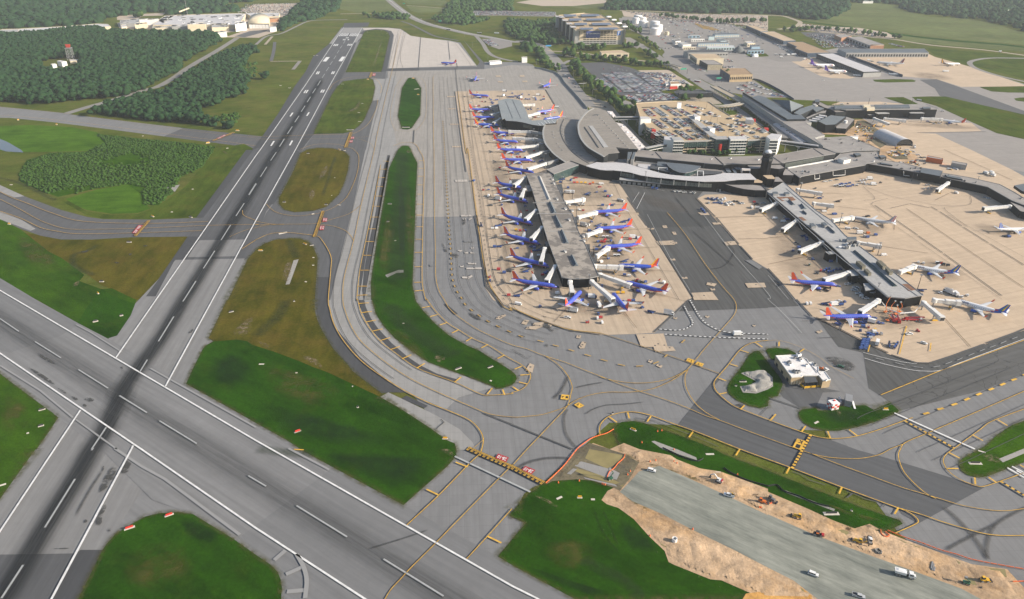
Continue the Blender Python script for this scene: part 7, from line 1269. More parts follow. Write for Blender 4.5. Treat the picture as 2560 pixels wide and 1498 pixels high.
def veh(kind,col,p,ang,label,group=None,z=.3,name=None):
    o=bpy.data.objects.new(name or kind,vmesh(kind,col)); COL.objects.link(o); o.location=(p.x,p.y,z); o.rotation_euler=(0,0,ang); return tag(o,label,VCAT[kind],group)
# ------------------------------------------------------------------ ground-service equipment on the aprons
KC=dict(c='baggage_cart',b='baggage_box',t='baggage_tug',l='belt_loader',d='cargo_dolly',v='van',k='pickup',a='car',x='box_truck',g='ground_power_unit',f='fuel_truck',y='catering_truck',n='container',s='passenger_stairs',u='suv')
CC=dict(w='white',b='blue',r='red',o='orange',y='yellow',k='black',g='grey',s='silver',e='green',t='tan')
KN={'baggage_cart':'canopied baggage cart','baggage_box':'closed baggage cart','baggage_tug':'baggage tractor','belt_loader':'belt loader','cargo_dolly':'flat loaded dolly','van':'van','pickup':'pickup truck','car':'car','box_truck':'box truck','ground_power_unit':'ground power unit','fuel_truck':'tank truck','catering_truck':'catering truck','container':'cargo container','passenger_stairs':'mobile boarding stairs','suv':'sport utility car'}
GSE=[(A21,'on the right side of the pier','br 610 325 10 bo 640 325 10 by 680 325 5 by 720 328 5 br 765 340 5 bo 795 328 5 vw 875 337 0 ar 860 365 20 kr 625 277 30 nb 578 303 60 nb 550 377 0 tb 510 290 0 lb 490 295 10 nb 475 322 10 xw 540 425 170 xy 580 425 170 lb 740 437 30 lg 765 442 60 db 830 418 0 nb 915 413 0 bb 940 455 20 bb 960 462 60 bw 980 455 90 br 945 462 30 fw 1070 505 -30 xw 680 540 0 tw 660 590 30 gr 698 598 0 nb 890 548 0 lb 980 548 0 dg 870 578 20 tb 780 710 30 yw 705 750 -30 gw 755 745 60 nb 760 800 0 lb 850 748 30 dg 920 735 0 lb 1100 712 10 nb 1150 695 60 cw 900 862 0 cw 935 862 0 bg 970 872 0 br 915 890 30 bb 845 908 30 br 905 912 0 bb 970 902 60 br 880 910 0 nr 1160 882 0 xb 1190 868 0 nw 1245 872 0 nb 830 985 0 bb 860 950 60 cw 1010 1045 0 cw 1045 1045 0 gb 945 1072 30 lb 1110 1100 20 nw 875 1107 30 bb 1105 1235 -10 bw 1150 1245 -10 kr 1228 1287 60 bk 1270 1310 0 bb 1310 1305 30 bg 1250 1298 10 by 1040 1410 0 by 1090 1410 0 nw 1490 1310 60 tb 885 1340 90 dk 1180 1385 10 nb 740 1440 0 xb 790 1455 0'),
(A21,'on the left side of the pier','tb 75 400 0 tb 60 430 30 bb 145 525 0 tb 130 555 30 tb 190 742 0 by 40 790 0 br 80 800 0 bb 130 800 0 tb 270 935 10 lb 205 955 10 bb 220 968 30 db 50 970 10 bb 220 995 0 lb 260 990 30 bw 260 1045 0 tb 350 1160 0 br 300 1235 0 nb 325 1220 0 dg 115 1175 30 lb 140 1200 20 tb 345 1205 60 tb 445 1352 0 kw 460 1455 10 nw 445 1415 30 dg 190 1410 60 lb 55 1440 0 sk 290 1355 90 gr 145 600 0'),
(A11,'near the left edge of the apron','nb 2140 308 60 gr 2398 178 0 gr 2235 397 0 db 2285 393 10 db 2410 408 10 vw 2285 455 80 yw 2375 490 150 lg 2310 548 0 tb 2415 543 60 lb 2215 745 100 tb 2360 755 30 lb 2400 745 30 bw 2325 778 0 bw 2365 775 20 nb 2345 958 0 lb 2395 955 0 nr 2385 1180 0 nb 2440 1212 0 lg 2495 1195 -20 gr 2295 1255 80 tb 2300 1290 80 br 2485 1435 0'),
(A22,'on the apron below the pier end','vw 60 45 -20 tb 275 70 60 kw 545 178 -10 yw 595 115 160 xy 850 60 100 tb 848 142 100 gr 740 225 0 bw 840 190 90 br 870 180 0 bw 885 230 100 lb 1365 125 -45 yw 1540 145 -20 br 1150 15 0 bb 1190 15 0 lb 1250 38 -20 tb 1280 80 30 gb 740 55 60 nb 690 10 0'),
(A22,'crossing the grey apron','xw 2220 348 5'),
(A31,'in the cart park below the terminal','cw 655 358 0 cw 680 352 0 cw 705 365 0 cw 730 362 0 bb 700 345 0 bb 740 345 0 bb 765 338 0 bb 800 330 0 bb 780 365 0 bb 805 362 0 bb 830 350 0 cw 750 355 0 cw 870 352 0 bb 720 338 0 cw 905 310 60 cw 935 305 60 cw 965 300 60 xw 1000 290 0 cw 920 330 60 cw 945 330 60 xw 1035 345 0 kw 975 342 0 tk 1105 325 0 kw 565 312 10 as 612 305 10 ag 675 295 10 dk 465 380 40'),
(A31,'on the right of the central pier','lb 510 478 0 lk 690 510 10 vw 550 610 0 vb 650 635 10 vw 780 777 -20 kw 858 775 -20 ng 890 825 0 xt 905 825 0 tw 950 852 0 no 980 822 0 nb 975 862 0 nb 1055 840 0 kk 980 655 20 vw 1135 1037 5 tw 1475 1110 80 tw 1525 1118 80 cw 1660 1115 -10 ck 1690 1120 -10 ck 1720 1130 -10 ck 1765 1140 -10 lb 1505 1388 -20 tw 1690 1412 150 yw 1765 1405 120 xw 1800 1412 90 xw 1835 1425 90 tw 1870 1445 90 tw 1900 1450 90 tw 1955 1435 90 lg 2335 850 0 nb 2365 858 0 ks 1570 348 0 as 1535 382 60 as 1575 375 60 as 1608 385 60 vw 1850 425 100 as 2130 470 0 aw 2165 478 0 xw 2135 235 100 xw 2190 232 100 xw 2205 255 100'),
(A31,'on the left of the central pier','vw 65 677 0 vw 150 708 0 vb 190 690 0 tw 160 665 30 lb 350 850 10 bb 375 870 10 bb 380 890 30 dk 290 930 -10 dk 270 915 -10 dk 310 945 -10 tb 245 995 40 nb 300 965 0 tb 440 1080 0 nb 615 1103 0 ge 405 1135 60 br 515 1195 60 bb 550 1195 60 bb 570 1180 60 bb 600 1175 60 bb 590 1205 60 bb 615 1205 60 bb 640 1195 60 tb 675 1180 0 tb 710 1178 0 dk 480 1215 -50 ab 683 1342 0 kw 780 1325 10 kg 810 1318 10 kw 860 1360 0 kw 848 1383 0 kw 890 1418 0 vw 930 1445 -10 kw 955 1462 -10 sk 575 1385 -60'),
(Z4,'in the vehicle park at the alley head','kb 80 1080 90 kb 145 1085 80 kw 180 1075 60 kb 205 1105 60 kb 250 1080 60 aw 285 1105 -50 aw 320 1145 -50 vw 360 1115 80 vw 405 1090 90 aw 435 1175 -60 aw 450 1205 -60 aw 480 1165 -50 aw 515 1150 -50 ab 205 1165 0 ab 270 1165 0 ab 350 1175 60 as 90 1165 90 ak 600 1135 -60 ak 655 1140 -60 as 710 1175 -60 as 755 1170 -60 aw 580 1195 90 ww 165 1190 0 vw 935 1260 90 vs 1045 1265 0 kk 1030 1190 20 ks 1160 1175 0 br 980 1155 0'.replace('ww 165 1190 0 ','')),
(Z3,'in front of the wavy-roofed hall','ks 1480 780 30 ks 1560 785 30 ks 1650 800 10 ks 1800 810 10 ks 1850 815 60 dk 1600 760 0 dk 1680 770 0 dk 1760 780 0 nw 1730 700 90 nb 1030 720 0 nb 1110 735 0 bb 1990 1135 -40 bb 2020 1165 -40 tb 2050 1200 -40 kw 30 630 0'),
(A32,'at the end of the central pier','bw 380 45 90 bw 415 42 90 lb 560 45 0 xw 650 55 10 kw 690 18 0 tb 750 25 30 bb 720 52 0 bb 700 55 0 ab 1040 182 0 xb 1000 220 150 sb 925 228 120 tb 1085 230 0 db 1120 235 0 nb 930 268 -10 tb 905 305 80 gr 985 275 60 ty 1050 300 60 nw 1040 320 0 tb 1070 340 60 gs 1110 340 80 bb 985 340 0 bb 1005 350 0 bb 1025 355 0 bb 990 372 0 bs 1000 378 0 sb 680 240 120 xw 1070 432 60 lb 1185 450 60 bb 1240 475 60 bb 1255 455 60 tb 1270 430 60 kw 1385 340 10 tr 1470 310 -30 aw 1530 428 -40 kw 1050 60 50 vw 1035 55 30'),
(A32,'straddling the apron edge line','bb 940 402 5 bb 980 400 5 bb 935 418 5 bb 975 415 5 bb 930 434 5 bb 970 432 5 bb 925 450 5 bb 965 448 5 tb 918 468 5 bb 955 466 5 bb 910 484 5 tb 948 485 5'),
(A32,'beside the white utility building','ae 710 658 -20 go 520 678 -40 tw 572 692 20'),
(Z1,'behind the far bluish concourse','xb 640 75 0 xb 1300 152 0 bb 790 115 10 tb 690 182 0 bb 725 185 0 bb 750 188 0 bb 780 185 0 bb 810 190 0 bb 845 170 0 tb 870 165 30 bb 905 172 0 bb 930 165 0 bb 985 135 60 bb 985 182 0 tb 930 215 0 bb 890 200 0 xw 960 200 60 gr 975 232 0 bb 1050 225 0 bb 1090 232 0 bb 1130 230 0 tb 1120 140 0 nw 1210 192 0 bb 1240 205 60 bb 1248 228 60 bb 1255 245 60 tb 1350 245 0 bb 1385 232 0 bb 1415 228 0 gr 1410 175 0 yk 620 165 60 dk 500 165 0 dk 650 150 0'),
(Z1,'left of the far bluish concourse','tb 350 220 0 bb 375 245 30 nb 385 290 0 tb 420 300 30 bb 400 320 0 bb 470 245 20 bb 500 240 20 gr 200 270 90 tk 265 275 0 tb 270 380 0 tb 410 455 0 ke 270 500 0 gw 130 355 0 gr 145 358 0 aw 75 360 0 tb 550 765 0 gr 560 790 0 kw 545 800 20 sw 735 935 80 sw 110 770 80 sw 415 915 80'),
(Z1,'between the curved hall and the far apron','yw 1675 390 0 tk 1625 352 0 db 1100 430 0 bb 1160 432 0 db 1290 415 0 vw 1305 582 0 xt 1155 612 0 gr 1240 585 0 br 880 1370 0 br 940 1365 0 br 1215 1245 0 lb 1020 1262 20 lb 900 1305 20 db 750 1150 20 tb 910 1082 20 tk 1070 965 0 dk 1300 1345 30 dk 1350 1375 30 bb 1170 1458 0 bb 1220 1462 0 bb 1330 1455 0 bb 1375 1440 0 nw 745 1187 0 nw 815 1187 0 vw 840 895 0 xw 915 1040 0'),
(A10,'on the far upper apron','aw 2115 1008 0 gr 2222 1000 90 tk 2255 1003 0 bw 2160 1048 0 br 2190 1047 0 tw 2270 795 60 tw 1610 1000 0'.replace('tw 1610 1000 0','')),
(Z7,'beside the far black concourse','kw 1200 315 0 kw 350 325 0 tk 465 315 0 as 2150 710 -20 as 2265 705 0 ab 2030 660 0 ak 2080 680 0 kw 1780 1140 60 vw 1775 1180 80 as 1710 1120 -10 fw 1865 255 -25 kw 2320 460 -20 kw 1630 1220 0 kw 1740 1255 -20 kw 1840 1320 -10 tk 1890 1370 10 kg 1960 1375 10'),
(Z11,'by the cargo sheds','aw 1240 1190 0 xw 1860 1100 10 xw 1915 1105 10 xw 1960 1110 0 kw 1870 785 10 xw 2010 690 60 xw 2260 705 60 xs 2410 690 60 xw 2130 800 0 gw 1440 950 0 gk 1490 955 0 nw 1585 925 -20 fw 440 690 0 xw 560 695 10 xw 640 690 10 xw 690 690 10 fw 320 690 0 xw 420 740 0 vw 960 745 -20 vw 1000 770 -20 xr 880 780 0')]
POS=['','']
_cnt={}
spots=[]
for f,where,data in GSE:
    tk=data.split()
    for i in range(0,len(tk),4):
        k,c=KC[tk[i][0]],CC[tk[i][1]]; p=w1(f,float(tk[i+1]),float(tk[i+2])+4); spots.append((where,k,c,p,math.radians(float(tk[i+3]))))
seen={}
for s in spots: seen.setdefault((s[0],s[1],s[2]),[]).append(s)
NEARN=[(Vector(o.location),o['label'].split(',')[0]) for o in PL]
USED=set()
for key,L in seen.items():
    where,k,c=key
    L.sort(key=lambda s:(s[3].y))
    for i,s in enumerate(L):
        n=len(L); g='ground vehicles '+where
        if n==1: lb=f'{c} {KN[k]} {where}'
        elif n==2: lb=f'{c} {KN[k]} {where}, the {("nearer","farther")[i]} of two'
        elif n<=8: lb=f'{c} {KN[k]} {where}, {ORD[i]} nearest the camera' if i else f'{c} {KN[k]} {where}, nearest the camera'
        else: lb=f'{c} {KN[k]} {where}'
        veh(k,c,s[3],s[4],lb,g)
# ------------------------------------------------------------------ trees and woods
def leafmat(name,c,v=.6):
    m=bpy.data.materials.new(name); m.use_nodes=True; nt=m.node_tree; b=nt.nodes['Principled BSDF']; b.inputs['Roughness'].default_value=.85; b.inputs['Specular IOR Level'].default_value=.1
    p=_coord(nt); col=_mix(nt,_ramp(nt,_noise(nt,p,.085,4,.75),.3,.7),[x*(1-v) for x in c],[x*(1+v) for x in c]); col=_mix(nt,_ramp(nt,_noise(nt,p,.9,4,.7),.3,.75),col,[c[0]*1.7,c[1]*1.45,c[2]*1.2]); nt.links.new(col,b.inputs['Base Color']); return m
L_wood=leafmat('wood_foliage',(.012,.036,.014),.45); L_scrub=leafmat('scrub_foliage',(.024,.058,.010),.7); L_tree=leafmat('tree_foliage',(.024,.056,.016)); L_light=leafmat('light_foliage',(.045,.085,.02)); L_bark=mat('bark',(.09,.07,.05),.9)
rng=np.random.default_rng(5)
def ico(sub):
    bm=bmesh.new(); bmesh.ops.create_icosphere(bm,subdivisions=sub,radius=1); v=np.array([x.co[:] for x in bm.verts]); f=np.array([[x.index for x in y.verts] for y in bm.faces]); bm.free(); return v,f
I1,I2=ico(1),ico(2)
def crown(sub,leaves=0,flat=.75,amp=.28):
    "one tree crown: lumpy core with loose leaf clumps standing off it"
    v,f=(I1,I2)[sub-1]; v=v*(1+rng.normal(0,amp*.5,(len(v),1))+amp*np.sin(v@rng.normal(0,2.6,(3,1))+rng.uniform(0,6)))
    v=v*np.array([1,1,flat]); 
    if leaves:
        d=rng.normal(0,1,(leaves,3)); d/=np.linalg.norm(d,axis=1)[:,None]; d[:,2]=np.abs(d[:,2])*1.0-.25; c=d*rng.uniform(.72,1.22,(leaves,1))*np.array([1,1,flat]); s=rng.uniform(.10,.24,(leaves,1))
        a=rng.normal(0,1,(leaves,3)); a/=np.linalg.norm(a,axis=1)[:,None]; b=np.cross(a,d); b/=np.linalg.norm(b,axis=1)[:,None]+1e-9
        q=np.stack([c-a*s,c+b*s,c+a*s,c-b*s],1).reshape(-1,3); k=len(v); i=np.arange(leaves)*4+k
        f=np.vstack([f,np.stack([i,i+1,i+2],1),np.stack([i,i+2,i+3],1)]); v=np.vstack([v,q])
    return v,f
def npmesh(name,V,F,m,parent=None,smooth=False):
    me=bpy.data.meshes.new(name); me.vertices.add(len(V)); me.vertices.foreach_set('co',np.asarray(V,np.float32).ravel()); n=len(F); me.loops.add(n*3); me.polygons.add(n)
    me.loops.foreach_set('vertex_index',np.asarray(F,np.int32).ravel()); me.polygons.foreach_set('loop_start',np.arange(0,n*3,3,dtype=np.int32)); 
    me.materials.append(m); me.update(calc_edges=True); o=bpy.data.objects.new(name,me); COL.objects.link(o); o.parent=parent; return o
CR1=[crown(1,8,.8,.25) for _ in range(14)]; CR2=[crown(2,26,.8) for _ in range(14)]
def inpoly(x,y,P):
    c=np.zeros(len(x),bool); n=len(P); j=n-1
    for i in range(n):
        xi,yi,xj,yj=P[i].x,P[i].y,P[j].x,P[j].y
        if yi!=yj: c^=((yi>y)!=(yj>y))&(x<(xj-xi)*(y-yi)/(yj-yi)+xi)
        j=i
    return c
def wood(polys,spacing,rad,height,m,protos,name,label,thin=1.0,holes=(),clump=0):
    VV=[];FF=[];k=0
    for px in polys:
        n=len(px); ar=sum(px[i][0]*px[(i+1)%n][1]-px[(i+1)%n][0]*px[i][1] for i in range(n)); sg_=1 if ar>0 else -1; P=[]
        for i in range(n):
            a,b=px[i-1],px[(i+1)%n]; tx,ty=b[0]-a[0],b[1]-a[1]; dn=-tx*sg_/(math.hypot(tx,ty)+1e-6)
            P.append(W(px[i],height*.75 if dn<.3 else height*.1))
        xs=[p.x for p in P]; ys=[p.y for p in P]
        gx,gy=np.meshgrid(np.arange(min(xs),max(xs),spacing),np.arange(min(ys),max(ys),spacing)); x=gx.ravel()+rng.uniform(-.5,.5,gx.size)*spacing; y=gy.ravel()+rng.uniform(-.5,.5,gx.size)*spacing
        ok=inpoly(x,y,P)&(rng.random(len(x))<thin)
        if clump: ok&=(np.sin(x*.045+1)+np.sin(y*.05+.6*np.sin(x*.03))+rng.normal(0,.35,len(x)))>-clump
        for h in holes: ok&=~inpoly(x,y,wl(h))
        for a,b in zip(x[ok],y[ok]):
            v,f=protos[rng.integers(len(protos))]; t=rng.uniform(0,6.28); r=rad*rng.choice((.55,.8,1.0,1.25,1.5))*rng.uniform(.85,1.15); c,s=math.cos(t)*r,math.sin(t)*r; h=height*rng.uniform(.6,1.3)
            q=np.empty_like(v); q[:,0]=v[:,0]*c-v[:,1]*s+a; q[:,1]=v[:,0]*s+v[:,1]*c+b; q[:,2]=v[:,2]*r*1.05+h-r*.75; VV.append(q); FF.append(f+k); k+=len(v)
    o=npmesh(name,np.vstack(VV),np.vstack(FF),m); return tag(o,label,'wood' if 'scrub' not in name else 'scrub',None,'stuff')
RH=A00(400,640,420,600,560,590,790,572,815,640,800,690,640,740,520,745,420,720)
wood([A00(-500,335,0,330,200,330,600,292,960,262,1060,297,1400,305,1900,315,2100,325,2180,372,2140,425,1800,615,1740,705,1600,775,1440,870,1200,948,1050,968,900,975,500,1015,330,1020,0,995,-500,960)],5.4,3.9,12,L_wood,CR2,'forest_trees','dense broadleaf wood around the radar tower left of the airfield',holes=[RH])
wood([A00(870,1095,1060,1000,1300,960,1450,910,1640,880,1800,740,2050,600,2200,510,2400,450,2517,455)+A10(0,470,20,490,0,520)+A00(2430,580,2420,640,2340,660,2440,740,2517,745)+A10(130,745,130,768,0,775)+A00(2440,800,2420,910,2310,960,2160,1000,2110,1055,1960,1070,2000,1130,2200,1200,2290,1230,2250,1245,1700,1205,1300,1165,1000,1125)],5.2,3.6,11,L_wood,CR2,'forest_trees','dark wood between the service road and the main runway',thin=.95)
wood([A00(-400,-60,2600,-60,2440,15,2050,48,2330,60,2340,110,1640,140,1600,110,1400,125,1070,180,960,228,600,256,0,280,-400,300)],15,10,14,L_wood,CR1,'forest_trees','hazy wood behind the far white-roofed plant')
wood([A10(205,295,220,235,400,60,480,0,830,-10,800,90,700,130,600,190,480,200,350,240,270,305)],11,8,14,L_wood,CR1,'forest_trees','narrow wood between the plant car park and the runway head')
wood([A20(1000,-60,2517,-60)+A30(780,-40,790,95,680,150,560,190,350,190,250,155)+A20(2517,135,1900,130,1400,100,1090,98,900,90,1000,10)],14,9.5,14,L_wood,CR1,'forest_trees','broad hazy wood along the top edge of the view')
wood([A30(820,-60,2700,-60,2700,340,2480,300,2400,260,2000,185,1700,158,1480,130,1310,90,1310,45,1100,30,820,25)],17,9,12,L_wood,CR1,'forest_trees','scattered hazy trees beyond the far meadow',thin=.75)
wood([A10(1720,215,1850,120,1900,10,2200,-40,2517,-20,2517,106,2118,106,2135,155,2300,200,2050,245,1900,232)+A20(0,150,0,100)] if 0 else [A10(1720,215,1850,120,1900,10,2200,-40,2517,-20,2517,104,2118,106,2135,158,2300,200,2050,245,1900,232),A20(-60,170,200,200,430,180,440,260,450,360,620,430,610,440,440,440,300,450,80,385,-60,330),A20(60,425,200,405,300,470,350,555,310,590,200,520,90,480),A10(1080,150,1380,118,1530,190,1300,190,1100,168)],10,6.5,11,L_tree,CR1,'roadside_trees','loose roadside woodland around the highway and the far garage',thin=.8)
wood([A00(940,1312,1300,1355,1900,1410,2120,1443)+A01(2000,150,1900,225,1780,265,1700,390,1720,412,1560,545,1410,535,1395,440,1430,370,1250,335,950,380,700,450,570,462,400,400,200,312,185,240,260,100,480,30,880,15)+A00(880,1470,1040,1395)],2.9,1.45,1.9,L_scrub,CR1,'scrub_bushes','thick green scrub around the bright mown patches left of the runway',clump=1.25)
wood([A00(1950,1075,2110,1060,2280,1080,2380,1120,2300,1225,2000,1140),A00(2300,650,2517,600,2517,720,2450,735)],5,2.4,3,L_scrub,CR1,'scrub_bushes','low scrub at the edge of the wood by the runway',clump=.2)
wood([A23(600,640,780,720,1000,780,1030,860,830,830,700,740),A23(1230,930,1400,900,1450,1060,1300,1030),A23(1750,1210,1960,1290,2250,1440,1950,1360)],2.6,.5,.5,L_scrub,CR1,'weed_tufts','clumps of weeds in the dark grass beside the dirt',thin=.5)
# single trees: six prototypes with trunk and crown, then copies
TP=[]
for i in range(6):
    r=empty('broadleaf_tree',(0,0,-200),0,'tree','tree'); v,f=crown(2,150,.95,.3); v=v*np.array([4.2,4.2,4.4])+np.array([0,0,6.6]); npmesh('crown',v,f,(L_tree,L_tree,L_light)[i%3],r)
    mb=MB(); mb.lathe((0,0,0),[(.42,0),(.3,2),(.2,5.5)],L_bark,7)
    for k in range(3): a=k*2.1+i; mb.beam((0,0,3.2),(1.8*math.cos(a),1.8*math.sin(a),6),.18,.18,L_bark)
    mb.build('trunk',r); TP.append(reg(r))
TU=[0]*6
def tree(p,s,label,group):
    i=R.randrange(6); a=R.uniform(0,6.28)
    if not TU[i]: TU[i]=1; o=TP[i]; o.location=(p.x,p.y,0); o.rotation_euler=(0,0,a); o['label']=label; o['group']=group
    else: o=copy_tree(TP[i],(p.x,p.y,0),a,label,group)
    o.scale=(s*R.uniform(.85,1.15),)*2+(s*R.uniform(.85,1.2),)
TREES=[('tree in the row between the access road and the asphalt car park',A20,(610,640,680,760,760,840,850,900,960,1000),46,1.25,6),('tree in the row beside the curbside road of the main hall',A20,(1000,1020,1080,1090,1160,1150),18,1.15,5),('tree in the belt along the top of the asphalt car park',A20,(690,590,850,600,1080,620,1300,650,1520,660),44,1.0,5),('tree in the grove in front of the far garage',A20,(600,500,720,490,880,500),26,1.2,6),('tree on the slope between the tank farm and the far garage',A20,(1110,240,1180,300,1250,340),16,1.1,7),('tree in the strip between the two landside roads',A20,(1250,380,1350,430,1440,500),14,.8,4),('tree beside the plant building below the far garage',A20,(1300,510,1360,560,1430,590),14,.9,5),('tree on the verge right of the far garage',A20,(1110,480,1180,470,1250,465),12,1.1,5),('tree in the long row along the far tan car park',A20,(1440,165,1750,200,2070,235,2400,215,2510,225),54,1.1,6),('tree along the loop road by the tan overflow lot',A30,(160,310,260,320,390,290,560,300,820,330,1000,350,1280,385),42,1.05,7),('small tree between the garage front and the old terminal',Z5,(900,1095,1100,1100,1300,1115,1500,1120,1800,1090,2060,1060),26,.62,3),('tree along the runway head by the highway',A10,(1090,155,1300,160,1520,185),22,1.0,5),('tree on the traffic island by the access road',A20,(470,540,520,540,620,570,500,560),10,1.25,4),('tree in the green gap between the halls and the garage',Z5,(190,760,290,850,340,930),10,.8,4),('tree on the grass by the garage entry',A20,(1660,880,1700,990,1700,860,1850,1000),8,.85,3),('tree at the parking row in front of the far plant',Z12,(155,240,205,240,250,238,290,215),6,1.3,3),('tree on the green bank below the car lot',A20,(240,620,330,640,420,690),22,.75,6)]
for lb,f,q,n,s,j in TREES:
    P=wl(f(*q)); L=[0]
    for a,b in zip(P,P[1:]): L.append(L[-1]+(b-a).length)
    for i in range(n):
        t=L[-1]*(i+.5)/n; k=max(x for x in range(len(L)-1) if L[x]<=t); p=P[k].lerp(P[k+1],(t-L[k])/max(.01,L[k+1]-L[k])); tree(p+Vector((R.gauss(0,j),R.gauss(0,j),0)),s*R.uniform(.8,1.2),lb,'trees: '+lb[8:])
for u,v,f,lb in ((20,290,Z5,'round tree at the upper left corner of the garage'),(1120,215,Z5,'round tree standing alone behind the garage roof'),(860,205,Z5,'round tree left of the lone one behind the garage roof'),(2105,770,A20,'round tree at the navy side wall of the brown-roofed building'),(1230,1200,Z10,'tree pair partner beside the brown-roofed building')): tree(w1(f,u,v),1.3,lb,None) if f is not Z5 else tree(w1(f,u,v),1.1,lb,'single trees around the garage')
# ------------------------------------------------------------------ parked cars: the nearest 290 as things, the rest as one mass
CW=['white']*22+['silver']*24+['black']*18+['grey']*15+['blue']*8+['red']*8+['tan']*3+['green']*2
cars=[]
def rowcars(f,a,z,where,dbl=1,fill=.9,pitch=2.7,sep=5.2):
    for i in range(0,len(a),4):
        p,q=w1(f,a[i],a[i+1],z),w1(f,a[i+2],a[i+3],z); d=(q-p); L=d.length; d.normalize(); n=Vector((-d.y,d.x,0)); ang=math.atan2(n.y,n.x)
        for k in range(int(L/pitch)):
            for s in ((-3,-1,1,3) if 'asphalt' in where and dbl else (-1,1) if dbl else (0,)):
                if R.random()<fill: c=p+d*(k+.5)*pitch+n*s*sep/2; cars.append((c,ang+(PI if R.random()<.5 else 0)+R.gauss(0,.02),z,where))
GT='garage roof deck'
rowcars(Z5,(230,360,350,475,355,330,570,480,510,295,800,480,750,335,960,465,340,525,575,685,515,505,795,685,730,505,930,655,290,680,460,800,500,710,720,820,750,710,1000,870),GZ,GT,1,.93)
rowcars(Z5,(905,510,1000,590,950,700,1170,865,1030,380,1220,470,1250,400,1420,480,1580,505,1770,550,1640,690,1800,760,1850,700,2070,770,2040,670,2220,750,1940,790,2180,850,1390,640,1510,740,1720,580,1920,660,880,285,1210,360,1040,670,1200,790,1330,600,1490,660,1160,540,1330,610,1740,460,1870,510,1600,610,1720,665,1740,760,1930,850,2130,700,2240,760),GZ,GT,1,.66)
rowcars(A20,(850,775,1025,905,925,725,1165,915,1020,712,1295,912,1115,722,1405,908,1250,712,1500,892,1130,940,1255,1003,1265,932,1395,992,1390,930,1505,987,1510,925,1600,985),.2,'asphalt car park behind the garage',1,.88)
rowcars(A20,(880,680,1200,690,940,655,1190,668,1000,690,1140,700),.2,'asphalt car park behind the garage',0,.12)
rowcars(A20,(1380,740,1640,810,1420,790,1540,860,1330,720,1600,760,1640,790,1700,830,1400,720,1560,745),.2,'tan gravel lot beside the asphalt car park',1,.7)
rowcars(A20,(2200,860,2400,945,2250,835,2490,930,2320,810,2500,880),.2,'lot behind the terminal wing',1,.45); rowcars(A30,(0,880,150,955,0,920,100,955),.2,'lot behind the terminal wing',1,.6)
rowcars(A10,(2250,400,2320,455,2280,395,2370,450),.2,'far left roadside lot',1,.9); 
for k in range(7): rowcars(A20,(-20,118+k*5.5,425,122+k*5.5),.2,'far',1,.75); rowcars(A10,(2135,112+k*6,2517,112+k*6),.2,'far',1,.85)
for k in range(9): rowcars(A20,(1110+k*30,115+k*8,2517,165+k*16),.2,'far',1,.38)
for k in range(7): rowcars(A30,(340+k*12,240+k*11,1150,330+k*6),.2,'far',1,.34)
for k in range(9): rowcars(A30,(390+k*18,345+k*15,680+k*30,350+k*13),.2,'far',1,.5)
for k in range(8): rowcars(Z12,(1640-k*12,62+k*14,2340-k*25,48+k*20),.2,'far',1,.5)
rowcars(A30,(60,430,250,520,120,470,300,540,80,540,330,545,880,415,1000,465,1200,430,1330,465),.2,'far',1,.8); rowcars(A30,(800,405,1010,470),.2,'far',1,.95); rowcars(A20,(1560,215,1645,262,1690,285,1770,325,1560,335,1600,370,1440,470,1560,480,1700,560,1760,580,2110,590,2180,610,2000,300,2100,330),.2,'far',1,.6); rowcars(A30,(820,545,1500,550,1000,600,1040,610),.2,'far',0,.5)
for k in range(5): rowcars(A20,(1810+k*35,235+k*9,1900+k*35,285+k*6),.2,'yellow',1,.8)
rowcars(Z10,(470,935,700,960,640,1050,830,1090,1190,880,1350,900,1380,1280,1560,1275,1180,1010,1380,1000),.2,'landside yards beside the cream warehouse',1,.8)
YP=wl(A20(1560,210,2050,235,2250,300,2480,410,2480,540,2100,560,1750,500,1560,470,1450,400,1350,330,1480,260))
for _ in range(170): cars.append((rnd_in(YP,R),R.choice((.2,.9,1.7)),.2,'far'))
cars.sort(key=lambda c:c[0].length)
mass=MB(); nn=0
for c,a,z,wh in cars:
    if nn<285 and wh not in ('far','yellow'):
        nn+=1; col=R.choice(CW); k=R.choice(('car','car','suv')); lb=f'{col} {"sedan" if k=="car" else "tall car"} parked on the {wh}'; veh(k,col,c,a,lb,'cars on the '+wh,z+.12,'parked_car')
    else:
        m=CP['yellow'] if wh=='yellow' else CP[R.choice(CW)]; mass.box((c.x,c.y,z+.25),(4.5,1.85,.75),m,a); mass.box((c.x,c.y,z+1.0),(2.6,1.7,.5),P_glass,a,m,.85)
tag(mass.build('parked_cars'),'hundreds of parked cars filling the far car parks','cars',None,'stuff')
